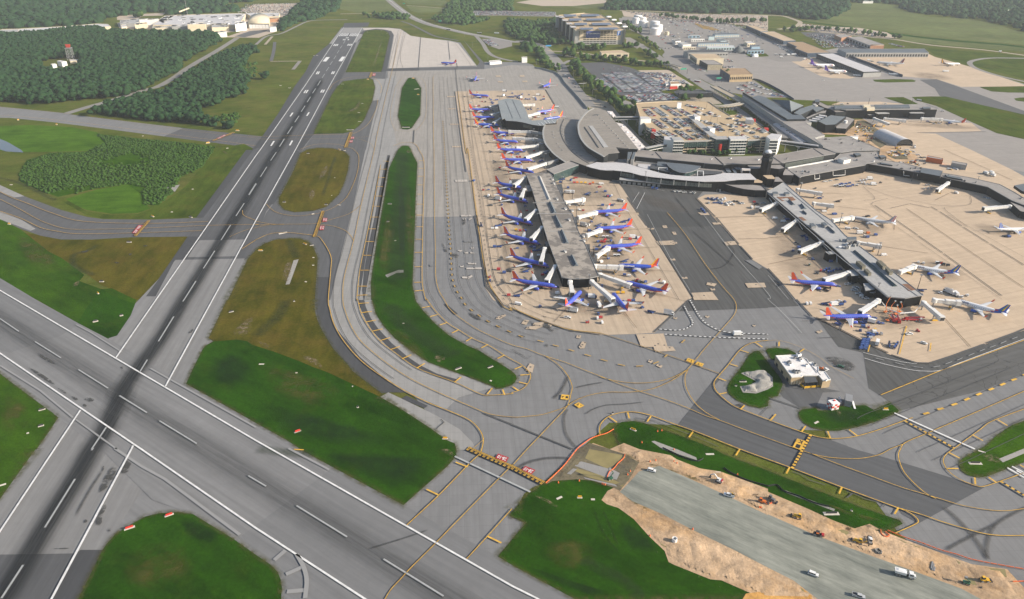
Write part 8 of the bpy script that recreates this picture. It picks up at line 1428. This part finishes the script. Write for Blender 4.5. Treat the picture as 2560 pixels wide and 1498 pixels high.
# traffic and buses
for i,(f,u,v,k,c,an,lb) in enumerate([(A20,456,625,'car','silver',-1.0,'silver car at the top of the access road bend'),(A20,492,660,'car','green',-1.0,'green car below the silver one on the access road'),(A20,526,748,'van','white',-1.1,'white van on the access road beside the retaining wall'),(A20,557,772,'car','red',-1.0,'red car on the access road'),(A20,606,825,'car','tan',-.9,'tan car on the access road'),(A20,622,860,'car','grey',-.9,'grey car below the tan one on the access road'),(A20,850,988,'car','blue',-.8,'blue car near the curbside road'),(A20,915,1058,'suv','black',-.8,'black tall car on the curbside road'),(A20,1822,808,'bus','red',-.75,'white and red bus on the landside road'),(A20,1745,782,'car','grey',-.75,'grey car above the bus on the landside road'),(A20,1450,488,'van','white',-.8,'white van on the far landside road'),(A20,2132,932,'car','grey',-.6,'dark car on the tan viaduct'),(A10,1893,296,'bus','grey',-.4,'grey bus on the highway bend'),(A10,2197,332,'bus','black',-.2,'dark bus on the highway beyond the pad'),(A10,2365,335,'trailer','white',-.2,'white trailer rig on the highway'),(A10,1500,132,'car','white',-.8,'white car high up the highway'),(A10,1622,190,'car','silver',-.7,'silver car on the highway'),(A10,1755,242,'car','black',-.5,'black car on the highway'),(A10,1330,30,'car','red',-.9,'red car farthest up the highway'),(Z6,660,1030,'van','white',-.7,'white van under the vaulted walkway'),(Z6,430,640,'van','silver',-.9,'silver van on the curbside roadway'),(A30,1215,742,'trailer','white',-.5,'white trailer beside the freight shed end'),(A30,1260,742,'trailer','white',-.5,'second white trailer right beside the first by the freight shed'),(A30,1745,710,'trailer','white',0,'white trailer on the cargo apron'),(A30,2285,515,'box_truck','yellow',-.1,'yellow truck on the perimeter road')]): veh(k,c,w1(f,u,v),an,lb,None,7.05 if 'viaduct' in lb or 'curbside roadway' in lb else .3)
# ------------------------------------------------------------------ construction machines (each with its parts)
def child(mb,name,root,smooth=False): return mb.build(name,root,smooth)
def wheelset(root,xs,w,r,t=.4,name='wheel'):
    for x in xs:
        for s in (-1,1):
            mb=MB(); 
            for i in range(10):
                a,b=2*PI*i/10,2*PI*(i+1)/10; y0,y1=s*w/2-t/2,s*w/2+t/2; P=lambda q,y:(x+r*math.cos(q),y,r+r*math.sin(q)); mb.face([P(a,y0),P(b,y0),P(b,y1),P(a,y1)],ADK); mb.face([P(a,y1),P(b,y1),(x,y1,r)],P_gry); mb.face([P(a,y0),P(b,y0),(x,y0,r)],P_gry)
            fixup(mb.build(name,root))
def near_car(kind,p,ang,label,col='white'):
    c=CP[col]; r=empty({'suv':'sport_utility_car','pickup':'pickup_truck','crew':'crew_truck'}[kind],(p.x,p.y,.5),ang,label,'car' if kind=='suv' else 'pickup truck')
    mb=MB(); mb.box((0,0,.4),(4.9 if kind=='suv' else 5.7,1.95,.72),c,0,taper=.97); mb.box((2.5,0,.4),(.15,1.7,.3),P_dk); child(mb,'body',r); mb=MB(); x,l=(-.5,3.3) if kind=='suv' else (.3,2.3)
    mb.box((x,0,1.12),(l,1.8,.66),P_glass,0,c,.86); child(mb,'cabin',r)
    if kind!='suv':
        mb=MB(); 
        for s in (-1,1): mb.box((-1.9,s*.9,1.1),(1.9,.14,.35 if kind=='pickup' else .9),c)
        mb.box((-2.8,0,1.1),(.12,1.9,.35),c); mb.box((-1.9,0,1.1),(1.8,1.6,.08 if kind=='pickup' else .6),P_dk); child(mb,'cargo_bed',r)
        if kind=='crew':
            mb=MB(); 
            for k in range(4): mb.box((-2.6+k*.5,(-.4,.4)[k%2],1.7),(.4,.5,.7),(P_gry,P_dk,P_yel,P_gry)[k])
            mb.beam((-3,.5,2.4),(-.6,-.3,2.9),.15,.15,P_yel); child(mb,'tool_rack',r)
    wheelset(r,(1.55,-1.55),1.75,.38,.28)
def dump(p,ang,label):
    r=empty('dump_truck',(p.x,p.y,.5),ang,label,'dump truck'); c=CP['white']
    mb=MB(); mb.box((0,0,.9),(8.2,1.2,.5),P_dk); child(mb,'chassis',r); mb=MB(); mb.box((2.6,0,1.0),(2.0,2.4,2.1),c,0,taper=.92); mb.box((4.0,0,1.0),(1.4,1.9,1.1),c,0,taper=.9); mb.box((2.8,0,2.0),(1.7,2.46,.7),P_glass,0,taper=.95); child(mb,'cab',r)
    mb=MB(); mb.box((-2.0,0,1.5),(4.8,2.6,1.5),c,0,P_wht,1.06); mb.box((-2.0,0,3.0),(4.4,2.2,.3),P_wht,0,taper=.5); child(mb,'dump_body',r); mb=MB(); mb.box((1.2,.9,1.4),(.3,.3,2.4),P_gry); child(mb,'exhaust',r); wheelset(r,(3.6,-2.1,-3.4),2.1,.55,.5)
def tracks(r,w,l,h=.8):
    for s in (-1,1): mb=MB(); mb.box((0,s*w/2,0),(l,.5,h),P_dk,0,taper=.92); child(mb,'track',r)
def excavator(p,ang,label,col='white'):
    r=empty('excavator',(p.x,p.y,.5),ang,label,'excavator'); tracks(r,2.0,3.4); mb=MB(); mb.box((-.6,0,.9),(3.0,2.4,1.1),CP[col]); mb.box((-1.7,0,1.0),(.8,2.4,1.2),CP['red']); child(mb,'body',r); mb=MB(); mb.box((.4,.7,1.1),(1.3,1.0,1.7),P_glass,0,CP[col],.9); child(mb,'cab',r)
    mb=MB(); mb.beam((.9,-.3,1.8),(3.2,-.3,3.8),.4,.6,CP[col]); mb.beam((3.2,-.3,3.8),(5.0,-.3,2.2),.35,.5,CP[col]); child(mb,'boom',r); mb=MB(); mb.beam((5.0,-.3,2.2),(5.4,-.3,.8),.9,.5,P_dk); mb.box((5.1,-.3,.2),(1,1,.8),P_dk); child(mb,'bucket',r)
def loader(p,ang,label,col='yellow',blade=True,back=False):
    c=CP[col]; r=empty('backhoe_loader' if back else 'wheel_loader',(p.x,p.y,.5),ang,label,'loader'); mb=MB(); mb.box((.3,0,.8),(3.8,1.5,1.0),c,0,taper=.94); child(mb,'body',r); mb=MB(); mb.box((-.6,0,1.7),(1.5,1.4,1.3),P_glass,0,c,.9); child(mb,'cab',r); mb=MB()
    for s in (-1,1): mb.beam((.8,s*.8,1.4),(3.0,s*.8,.7),.18,.25,c)
    child(mb,'lift_arm',r); mb=MB(); mb.box((3.3,0,.1),(.9,2.3,.9),P_dk,0,taper=.8); child(mb,'bucket',r)
    if back: mb=MB(); mb.beam((-1.9,0,1.2),(-3.4,0,3.0),.3,.4,c); mb.beam((-3.4,0,3.0),(-4.6,0,1.2),.25,.35,P_dk); mb.box((-4.7,0,.6),(.6,.7,.7),P_dk); child(mb,'backhoe_arm',r)
    wheelset(r,(1.5,-1.2),1.8,.62,.45)
def roller(p,ang,label):
    r=empty('road_roller',(p.x,p.y,.5),ang,label,'roller'); mb=MB(); mb.box((-.6,0,.7),(2.8,1.7,.9),P_dk); mb.box((-.3,0,1.6),(1.4,1.5,.3),CP['orange']); child(mb,'body',r); mb=MB(); mb.box((2.3,0,.9),(1.3,1.9,.8),CP['red']); child(mb,'hood',r); mb=MB(); mb.box((-.3,0,2.6),(1.7,1.7,.12),P_dk)
    for sx in (-1,1):
        for sy in (-1,1): mb.beam((-.3+sx*.7,sy*.7,1.6),(-.3+sx*.7,sy*.7,2.6),.08,.08,P_dk)
    child(mb,'canopy',r); wheelset(r,(1.6,-1.5),.9,.7,.9,'drum')
def lift(p,ang,label,col='green',h=7):
    c=CP[col]; r=empty('boom_lift',(p.x,p.y,.5),ang,label,'boom lift'); mb=MB(); mb.box((0,0,.5),(2.8,1.8,.7),c); child(mb,'base',r); mb=MB(); mb.beam((-.6,0,1.2),(1.6,0,h*.6),.35,.4,c); mb.beam((1.6,0,h*.6),(-.5,.2,h),.3,.35,c); child(mb,'boom',r); mb=MB(); mb.box((-.8,.2,h),(1.3,.9,1.0),P_gry); child(mb,'basket',r); wheelset(r,(.9,-.9),1.7,.42,.35)
def crane(p,ang,label,L=11):
    c=CP['red']; r=empty('mobile_crane',(p.x,p.y,.3),ang,label,'crane'); mb=MB(); mb.box((0,0,.8),(L,2.5,.7),c); child(mb,'chassis',r); mb=MB(); mb.box((L/2-.9,0,1.5),(1.7,2.3,1.4),CP['white'],0,taper=.9); child(mb,'cab',r); mb=MB(); mb.beam((-L*.4,0,2.6),(L*.62,0,3.1),.8,.9,mat('crane_maroon',(.22,.02,.03),.5)); mb.box((-L*.3,0,1.5),(2.4,2.2,1.2),c); child(mb,'boom',r); wheelset(r,(L*.36,L*.2,-L*.2,-L*.36),2.2,.6,.45)
def P_(f,u,v): return w1(f,u,v+8)
near_car('suv',P_(A23,1370,215),-.35,'white sport utility car at the near end of the stone roadbed'); near_car('suv',P_(A33,440,1235),-.5,'white sport utility car in the middle of the stone roadbed'); near_car('pickup',P_(A33,885,1450),-.35,'pale pickup truck at the bottom edge of the roadbed','silver'); near_car('crew',P_(A23,2130,460),2.75,'white crew truck loaded with tools at the roadbed edge')
dump(P_(A33,1335,1245),-.35,'white dump truck on the stone roadbed casting a long shadow'); excavator(P_(A23,2030,320),2.5,'white and red excavator digging at a concrete slab in the dirt'); loader(P_(A23,2450,525),-.3,'orange loader on the dirt edge of the roadbed','orange'); loader(P_(A33,290,675),2.7,'yellow loader alone on the dirt strip'); loader(P_(A33,885,920),2.6,'black and yellow backhoe on the dirt','yellow',back=True); loader(P_(A33,25,500),-.8,'small dark skid loader left of the yellow one','grey'); loader(P_(A33,998,915),1.2,'small white skid loader beside the backhoe','white'); roller(P_(A33,485,848),-.3,'dark road roller with a red hood at the roadbed edge'); lift(P_(A23,965,295),.4,'green lift standing in the muddy water'); lift(P_(A33,1942,1322),-.4,'green low lift near the bottom right puddles','green',3); loader(P_(A33,2115,1298),0,'small yellow machine by the bottom right trench')
crane(w1(A32,1410,205),0,'long dark red mobile crane lying along the pier end',15); crane(w1(A32,1275,215),1.35,'dark red crane truck with its boom toward the pier',9); crane(w1(A32,1225,205),1.4,'second dark red crane truck left of the first',8)
for u,v,h,lb in ((1150,130,14,'tall orange lift raised against the pier end'),(1210,120,9,'orange lift beside the tallest one at the pier end'),(1250,150,8,'low orange lift in the machine group at the pier end'),(1170,215,6,'yellow-orange lift in front of the tall ones'),(1285,130,9,'orange lift nearest the black pier wall')): lift(w1(A32,u,v),R.uniform(0,6),lb,'orange',h)
for f,u,v,a,lb,c in ((Z7,960,770,.6,'yellow excavator in the clay pit','yellow'),(Z7,690,735,2,'dark excavator at the back of the clay pit','grey'),(Z7,830,950,3.5,'yellow excavator beside the flat-roofed wing','yellow'),(A31,1440,130,1,'orange excavator with raised arm in the yard','orange'),(Z7,1420,1200,0,'yellow excavator by the fabric hangar','yellow'),(Z7,930,1010,1,'black excavator in the clay pit','black')): excavator(w1(f,u,v),a,lb,c)
jk=MB()
for f,u0,v0,u1,v1,n in ((Z7,620,760,1050,900,40),(Z7,480,930,1000,1100,30),(Z7,1250,1250,1700,1350,34),(A31,1180,20,1400,60,16),(A31,1300,110,1550,150,20),(A31,1760,170,1900,200,16)):
    for i in range(n):
        p=w1(f,R.uniform(u0,u1),R.uniform(v0,v1)); jk.box((p.x,p.y,.3),(R.uniform(.8,7),R.uniform(.5,2),R.uniform(.3,1.6)),R.choice((P_gry,W_gry,P_wht,P_yel,W_brk,P_dk,T_lot)),R.uniform(0,3))
tag(jk.build('building_rubble'),'scattered building material and rubble in the excavation','rubble',None,'stuff')
c=w1(A23,1595,915); cr=empty('concrete_ring',(c.x,c.y,.5),0,'white concrete manhole ring standing on the dirt','concrete ring'); mb=MB(); mb.lathe((0,0,0),[(1.3,0),(1.3,2.2),(1.0,2.2),(1.0,.2)],P_wht,16,cap=False); mb.build('ring',cr)
for f,u,v,n,w in ((A33,1630,1190,3,.9),(A33,1080,1020,10,1.2),(A33,2095,1370,2,.7)):
    for i in range(n):
        p=w1(f,u+R.uniform(-30,30)*(n>4),v+R.uniform(-20,25)*(n>4)); o=MB(); o.box((0,0,0),(w*R.uniform(.7,1.3)*(5 if n==3 else 1),w,w*.7),P_gry if n!=10 else M_rock,0,taper=.85); o=o.build('pipe_section' if n==3 else 'stone_block'); o.location=(p.x+i*.01,p.y+(i*1.1 if n==3 else 0),.5); o.rotation_euler=(0,0,1.0); tag(o,'grey pipe lying in a short stack on the dirt' if n==3 else 'grey stone block in the heap beside the dirt trench' if n==10 else 'small grey block by the right hand trench','pipe' if n==3 else 'stone block','pieces lying on the building site')
from mathutils import noise as _nz
def bank(px,amp,m,name,step=1.6,seed=0,keep=None,base=.42):
    "rough earth: a height field over the outline, falling to nothing at its rim"
    P=wl(px); xs=[p.x for p in P]; ys=[p.y for p in P]; nx=int((max(xs)-min(xs))/step)+2; ny=int((max(ys)-min(ys))/step)+2
    gx,gy=np.meshgrid(min(xs)+np.arange(nx)*step,min(ys)+np.arange(ny)*step); ins=inpoly(gx.ravel(),gy.ravel(),P).reshape(gx.shape).astype(float); d=ins.copy()
    for _ in range(3): q=np.pad(d,1); d=ins*(q[:-2,1:-1]+q[2:,1:-1]+q[1:-1,:-2]+q[1:-1,2:]+q[1:-1,1:-1])/5
    mb=MB(); idx={}; k=mb.slot(m)
    for j in range(ny):
        for i in range(nx):
            if ins[j,i]>0:
                x,y=gx[j,i],gy[j,i]; h=_nz.fractal(Vector((x*.07+seed,y*.07,0)),1,2,3)*.8+abs(_nz.noise(Vector((x*.11,y*.11,seed+3))))*.9; idx[(i,j)]=len(mb.v); mb.v.append((x,y,base+.03+max(0,h+.15)*amp*max(0,d[j,i]*2-1)))
    for (i,j),a in idx.items():
        if (i+1,j) in idx and (i+1,j+1) in idx and (i,j+1) in idx: mb.f.append((a,idx[(i+1,j)],idx[(i+1,j+1)],idx[(i,j+1)])); mb.mi.append(k)
    tag(mb.build(name),kind='structure')
bank(A23(930,430,1060,440,1180,520,1480,660,1750,800,2200,1020,2517,1180)+A33(0,1180,240,1300,500,1475)+A23(2517,1475,2380,1410,2060,1270,1950,1260,1620,1130,1540,1080,1500,990,1350,850,1200,680,1050,570),.75,M_dirt,'dirt_bank',1.5,3)
bank(A23(1130,40,1250,10,1560,70,1620,105,1850,195,2050,225,2517,400)+A33(0,430,400,600,640,710,850,790,1000,760,1120,830,1450,950,2000,1140,2300,1200,2480,1475,2200,1475,1900,1360,1300,1140,1130,1080,500,850,0,630)+A23(2517,640,2100,440,1700,260,1450,155,1330,170,1230,130),.8,M_dirt,'dirt_bank',1.5,9)
bank(A23(380,330,520,190,640,40,700,10,660,170,600,190,540,250,600,270,420,310),.5,M_mud,'mud_bank',1.2,5,base=.47)
bank(A22(2250,720,2300,705,2480,700,2517,720)+A32(45,760,50,850,0,880)+A22(2400,920,2270,910,2240,850,2330,840,2400,800),2.6,M_rock,'rubble_bed',1.1,21,base=.40)
# orange barriers and cones
def barrier(px,label,h=.9):
    P=smooth_line(wl(px),4); mb=MB(); acc=0
    for a,b in zip(P,P[1:]):
        n=max(1,int((b-a).length/2.2))
        for i in range(n): p,q=a.lerp(b,(i+.06)/n),a.lerp(b,(i+.94)/n); mb.beam(Vector((p.x,p.y,h/2+.4)),Vector((q.x,q.y,h/2+.4)),.26,h*.55,M_orange if i%2 or n<2 else mat('faded_orange',(.80,.33,.20),.6))
    tag(mb.build('barrier_line'),label,'barrier')
barrier(A22(1000,1280,930,1320,860,1340,780,1370,720,1410,640,1475)+A23(520,160,420,260,330,345),'orange plastic barrier line curving round the muddy demolition area'); barrier(A23(1110,60,1095,100,1040,150,1000,200,960,230,940,270,930,300),'short orange barrier line crossing the muddy water'); barrier(A33(1170,808,1320,870,1500,930,1700,1005,1850,1045,2000,1095,2250,1145,2600,1205),'long orange barrier line between the dirt and the taxiway'); barrier(A33(2400,1312,2600,1308),'orange barrier stub over the dark strip at the right edge'); barrier(A33(1105,800,1110,840,1150,870,1190,860,1150,820),'orange barrier ring round a small pit')
cm=MB(); cm.lathe((0,0,0),[(.45,0),(.42,.1),(.12,1.1),(.05,1.15)],M_orange,8); co_=cm.build('traffic_cone'); cd=co_.data; bpy.data.objects.remove(co_)
for i,(f,u,v) in enumerate([(A23,1160,225),(A23,1135,258),(A23,885,350),(A23,900,355),(A23,915,358),(A23,2430,580),(A23,2445,582),(A23,1590,130),(A23,1620,148),(A23,1355,130),(A23,1410,118),(A23,1590,12),(A23,2215,258),(A23,660,320),(A23,455,338),(A33,15,545),(A33,30,540),(A23,1775,795),(A23,1355,860),(A22,1430,1300),(A22,1470,1292),(A22,1275,1410)]): p=w1(f,u,v); o=bpy.data.objects.new('traffic_cone',cd); COL.objects.link(o); o.location=(p.x,p.y,.5); tag(o,'orange traffic cone at the edge of the building site','cone','orange cones around the building site')
# black silt fence by the grass strip
for px,lb in ((A23(1480,-5,1640,70,1750,112,1830,125,1880,100),'low black silt fence along the gravel strip'),(A23(2080,190,2150,240,2300,310,2517,375),'low black silt fence along the lower grass bank'),(A33(0,372,90,362,150,420,300,470,450,535,600,575),'low black silt fence beside the rip-rap bed')):
    P=smooth_line(wl(px),3); mb=MB()
    for a,b in zip(P,P[1:]): mb.beam(a+Vector((0,0,.8)),b+Vector((0,0,.8)),.12,.9,P_dk)
    tag(mb.build('silt_fence'),lb,'fence')
# ------------------------------------------------------------------ airfield signs on concrete pads
SLAB=mat('sign_pad',(.52,.48,.42),.8,0,.2,.1,.5)
SG={'y':(mat('sign_yellow',(.70,.36,.02),.5),'yellow'),'r':(P_red,'red'),'k':(P_dk,'black-backed'),'w':(None,'plain')}
WHR={A11:'between the main taxiways',A12:'along the curved taxiway',A02:'near the runway crossing',A03:'at the bottom left',A01:'left of the runway',A22:'west of the white building',A32:'around the white building',A33:'near the right edge',A23:'by the building site',A10:'along the upper runway',A00:'at the upper left taxiway'}
for f,data in ((A11,'512 38 k 4 818 2 y 5 870 8 k 3 278 517 k 4 690 543 k 4 560 632 w 3 645 603 k 4 815 543 w 4 480 930 y 5 548 942 k 4 45 995 y 5 265 820 w 9 1315 535 k 5 1298 710 k 3 1370 895 w 2 565 1062 w 2 563 1138 w 2 490 1300 w 2 745 450 w 1 775 277 w 1'),(A12,'55 637 w 5 1000 1060 k 2 410 1300 r 6 1860 1370 y 5 1990 680 k 7 2305 665 k 6 375 18 k 2 1450 235 w 2 2308 800 w 2 398 722 w 2 950 855 w 1'),(A02,'940 215 k 6 1195 157 k 4 2275 122 k 6 415 1085 k 6 405 1245 k 5 275 1315 w 2'),(A03,'1275 782 r 8 1665 655 r 7 28 357 w 5'),(A01,'1270 910 k 5 1500 657 y 5 1875 663 k 5 1000 1298 k 4 1895 388 w 2 1690 613 w 2 110 345 w 3 92 733 y 3 965 1415 y 2'),(A22,'1190 1283 y 6 2270 808 k 7 990 1123 k 2 2200 850 k 2'),(A32,'475 1210 w 5 1155 1083 y 5'),(A33,'2035 145 k 10 620 640 k 11 2100 30 w 5 820 612 k 1'),(A23,'465 485 w 5 665 482 y 4 1945 55 w 7 795 500 w 3 2015 235 w 6'),(A10,'600 547 w 5 330 867 w 5 240 843 w 4 850 830 w 5 1100 785 y 5 1045 1020 w 4 1012 1110 w 4 1020 1198 w 5 925 1280 k 11 1545 775 y 6 1595 935 y 5 1095 317 w 4 1290 328 w 4 1475 1255 k 12 1580 878 w 10 570 548 w 3 1230 305 w 3'),(A00,'2335 1288 y 6 2045 1410 y 6 2235 1460 w 3 1405 1340 w 2 180 1183 y 3 557 1228 y 3')):
    t=data.split(); q=sorted(zip(t[::4],t[1::4],t[2::4],t[3::4]),key=lambda e:float(e[0])); t=[x for e in q for x in e]; cnt={}; tot={}
    for i in range(0,len(t),4): tot[t[i+2]]=tot.get(t[i+2],0)+1
    for i in range(0,len(t),4):
        u,v,k,w=float(t[i]),float(t[i+1]),t[i+2],float(t[i+3]); p=w1(f,u,v); m,nm=SG[k]; cnt[k]=cnt.get(k,0)+1
        lb=f'{nm} {"airfield sign on a concrete pad" if k!="w" else "concrete pad in the grass"} {WHR[f]}'
        if tot[k]>1: lb+=f', {ORD[cnt[k]-1]} from the left'
        a=R.choice((0,.05,-.5,.6)) if f not in (A02,A03) else .55; w*={A02:.62,A03:.62,A12:.7,A22:.7,A23:.7,A33:.75,A32:.75}.get(f,.9); r=empty('airfield_sign' if k!='w' else 'concrete_pad',(p.x,p.y,.42),a,lb,'sign' if k!='w' else 'concrete pad','airfield signs and pads '+WHR[f]); mb=MB(); mb.box((0,0,-.3),(w,max(1.2,w*.28),.4),SLAB); mb.build('pad',r)
        if m: mb=MB(); mb.box((0,0,.3),(w*.72,.3,1.0),m); mb.build('sign_panel',r); mb=MB(); mb.box((-w*.25,0,.1),(.12,.12,.2),P_gry); mb.build('leg',r)
        elif f in (A12,A23,A32) and w>=5: mb=MB(); mb.box((0,0,.1),(w*.3,w*.2,.35),P_wht,.4); mb.build('lid',r)
# ------------------------------------------------------------------ lamp posts
def ht(u1,f,v1,g):
    p=f(u1,v1)[0]; x=(p[0]-1280)/FOC; y=-(p[1]-749)/FOC; y=_sr*x+_cr*y; dy,dz=_cp+y*_sp,-_sp+y*_cp; return max(7,min(32,HC+g.y*dz/dy))
for f,u,v,v1,lb in ((A21,1300,380,212,'on the alley edge before the wavy roof'),(Z4,425,800,650,'before the right end of the wavy roof'),(Z4,1870,970,750,'where the central pier meets the terminal'),(A31,700,745,620,'beside the silver airliner bridge'),(A31,655,1010,925,'rising behind the narrow roof of the central pier'),(A31,1075,1040,910,'at the glazed jet bridge cab'),(A31,1470,1365,1225,'beside the nearer blue engine on the east apron'),(A31,1060,1440,1305,'at the black gate towers'),(A31,1485,1490,1410,'at the far corner of the central pier end'),(A21,590,520,400,'at the top bridge right of the pier'),(A21,630,660,545,'second down the right side of the pier'),(A21,738,850,720,'third down the right side of the pier'),(A21,798,1045,945,'fourth down the right side of the pier'),(A21,860,1290,1180,'at the right corner of the pier end'),(A21,750,1372,1225,'in front of the rounded pier end'),(A21,493,330,258,'below the grey connector'),(A21,590,180,110,'beside the connector roof'),(Z1,1205,960,800,'topmost under the curved hall'),(Z1,1265,1085,925,'second under the curved hall'),(Z1,1330,1230,1065,'third under the curved hall'),(Z1,1435,1455,1280,'lowest under the curved hall'),(Z1,545,250,165,'at the far left corner of the bluish concourse'),(Z1,600,420,330,'upper left side of the bluish concourse'),(Z1,630,510,410,'lower left side of the bluish concourse'),(Z7,230,335,225,'left behind the far concourse'),(Z7,868,325,200,'middle behind the far concourse'),(Z7,1720,310,200,'right behind the far concourse'),(A31,310,440,325,'below the stepped black blocks'),(A31,1410,310,200,'before the bent concourse'),(A31,2048,345,260,'at the far bend of the bent concourse'),(A31,395,255,190,'on the roof edge of the flat wing'),(A21,2103,300,262,'near the half-round canopy')):
    g=w1(f,u,v); h=ht(u,f,v1,g); r=empty('lamp_post',(g.x,g.y,0),.4,'tall dark lamp post '+lb,'lamp post','apron lamp posts'); mb=MB(); mb.lathe((0,0,0),[(.32,0),(.18,h)],P_dk,7); mb.build('pole',r); mb=MB(); mb.lathe((0,0,h-.3),[(1.0,0),(1.0,.15)],P_gry,8)
    for k in range(4): a=k*PI/2; mb.box((1.1*math.cos(a),1.1*math.sin(a),h-.5),(.8,.5,.35),P_gry,a)
    mb.build('lamp_head',r)
for k,(u,v) in enumerate(((820,320),(905,380),(1230,320),(1320,390),(780,450),(1300,560),(1400,600),(1600,740),(1730,500),(945,610),(510,590),(670,740),(1940,680),(2060,740),(1130,800),(1630,470))):
    g=w1(Z5,u,v,GZ); r=empty('deck_lamp',(g.x,g.y,GZ),0,'thin lamp post standing on the garage roof deck','lamp post','lamp posts on the garage roof'); mb=MB(); mb.lathe((0,0,0),[(.16,0),(.1,9)],P_dk,6); mb.build('pole',r); mb=MB(); mb.box((0,0,9),(1.8,.5,.2),P_gry); mb.build('lamp_head',r)
for k,(f,u,v) in enumerate(((A20,240,640),(A20,790,950),(A20,820,1010),(A20,870,1060),(A20,890,1075),(A20,600,780),(A20,700,880),(A10,2050,360),(A10,2170,410),(A10,2280,590),(A10,2130,470),(A20,1360,480),(A20,1640,740),(A20,1840,780))):
    g=w1(f,u,v); r=empty('street_lamp',(g.x,g.y,0),k,'slim grey street lamp beside the landside roads','street lamp','street lamps along the landside roads'); mb=MB(); mb.lathe((0,0,0),[(.2,0),(.12,12)],P_gry,6); mb.build('pole',r); mb=MB(); mb.box((.9,0,12),(2.4,.4,.2),P_gry); mb.build('lamp_head',r)
# highway gantries
SGN=mat('road_sign_green',(.02,.22,.14),.5); SBL=mat('road_sign_blue',(.05,.25,.50),.5)
for f,u,v,u2,v2,h,m,lb in ((A20,1640,735,1720,728,11,SGN,'gantry with a green sign over the landside road'),(A20,495,690,590,688,8,P_gry,'grey lattice gantry over the access road'),(A20,650,865,730,862,8,P_gry,'second grey lattice gantry nearer the halls'),(A20,800,925,870,925,8,P_gry,'third grey lattice gantry beside the tree row'),(A20,320,480,395,478,7,SBL,'gantry with blue signs at the road fork'),(A20,1995,815,2060,812,9,SGN,'gantry with pale green signs before the viaduct'),(A10,1440,62,1470,62,9,SGN,'green sign gantry high up the highway'),(A10,1790,235,1830,235,8,SGN,'small green highway sign by the roadside wood')):
    a,b=w1(f,u,v),w1(f,u2,v2); r=broot('sign_gantry',lb,'road sign',[a,b]); Z=Vector((0,0,1)); mb=MB()
    for p in (a,b): mb.beam(p,p+Z*h,.5,.5,P_dk)
    mb.beam(a+Z*h,b+Z*h,.5,.9,P_gry); part(mb,'frame',r); mb=MB(); mb.beam(a.lerp(b,.15)+Z*(h-.4)+Vector((0,-.6,0)),a.lerp(b,.85)+Z*(h-.4)+Vector((0,-.6,0)),.2,3 if m!=P_gry else 1.2,m); part(mb,'sign_panel',r)
# boundary walls of the far apron
for px,h,m,lb in ((A30(0,835,120,900,250,985),3,W_nvy,'dark wall between the rear car lot and the grey apron'),(A20(2370,785,2440,800,2517,835),3,W_nvy,'dark wall at the corner of the brown-roofed cargo building'),(A20(220,672,300,685,430,722,485,765,520,825,640,955,740,1075),3.2,W_gry,'grey retaining wall along the access road'),(A30(700,500,860,590,1000,640,1180,710,1320,760),5,W_nvy,'dark blast fence behind the white-roofed freight shed')):
    P=wl(px); mb=MB()
    for a,b in zip(P,P[1:]): mb.beam(a+Vector((0,0,h/2)),b+Vector((0,0,h/2)),.5,h,m)
    tag(mb.build('boundary_wall'),lb,'wall')
# far houses beyond the meadow
for i,(u,v,lb) in enumerate(((1525,95,'white farmhouse in the trees beyond the meadow'),(2320,92,'pale long house at the far right among hazy trees'),(985,12,'small tan house at the top edge'),(1700,22,'tiny hazy house at the top right'))): bld('far_house',lb,'house',[(x,y) for x,y in A30(u-45,v-5,u+45,v-5,u+50,v+3,u-50,v+3)],7,W_wht,R_light,0)
# ------------------------------------------------------------------ air
hz=MB(); hz.box((0,1480,-1),(4400,3500,HC+2),P_gry); ho=hz.build('haze'); hm=bpy.data.materials.new('haze_air'); hm.use_nodes=True; nt=hm.node_tree; nt.nodes.clear(); out=nt.nodes.new('ShaderNodeOutputMaterial'); pv=nt.nodes.new('ShaderNodeVolumePrincipled'); pv.inputs['Color'].default_value=(.84,.91,1,1); pv.inputs['Density'].default_value=.00005; pv.inputs['Anisotropy'].default_value=.0; nt.links.new(pv.outputs[0],out.inputs[1]); ho.data.materials.clear(); ho.data.materials.append(hm); tag(ho,kind='stuff')
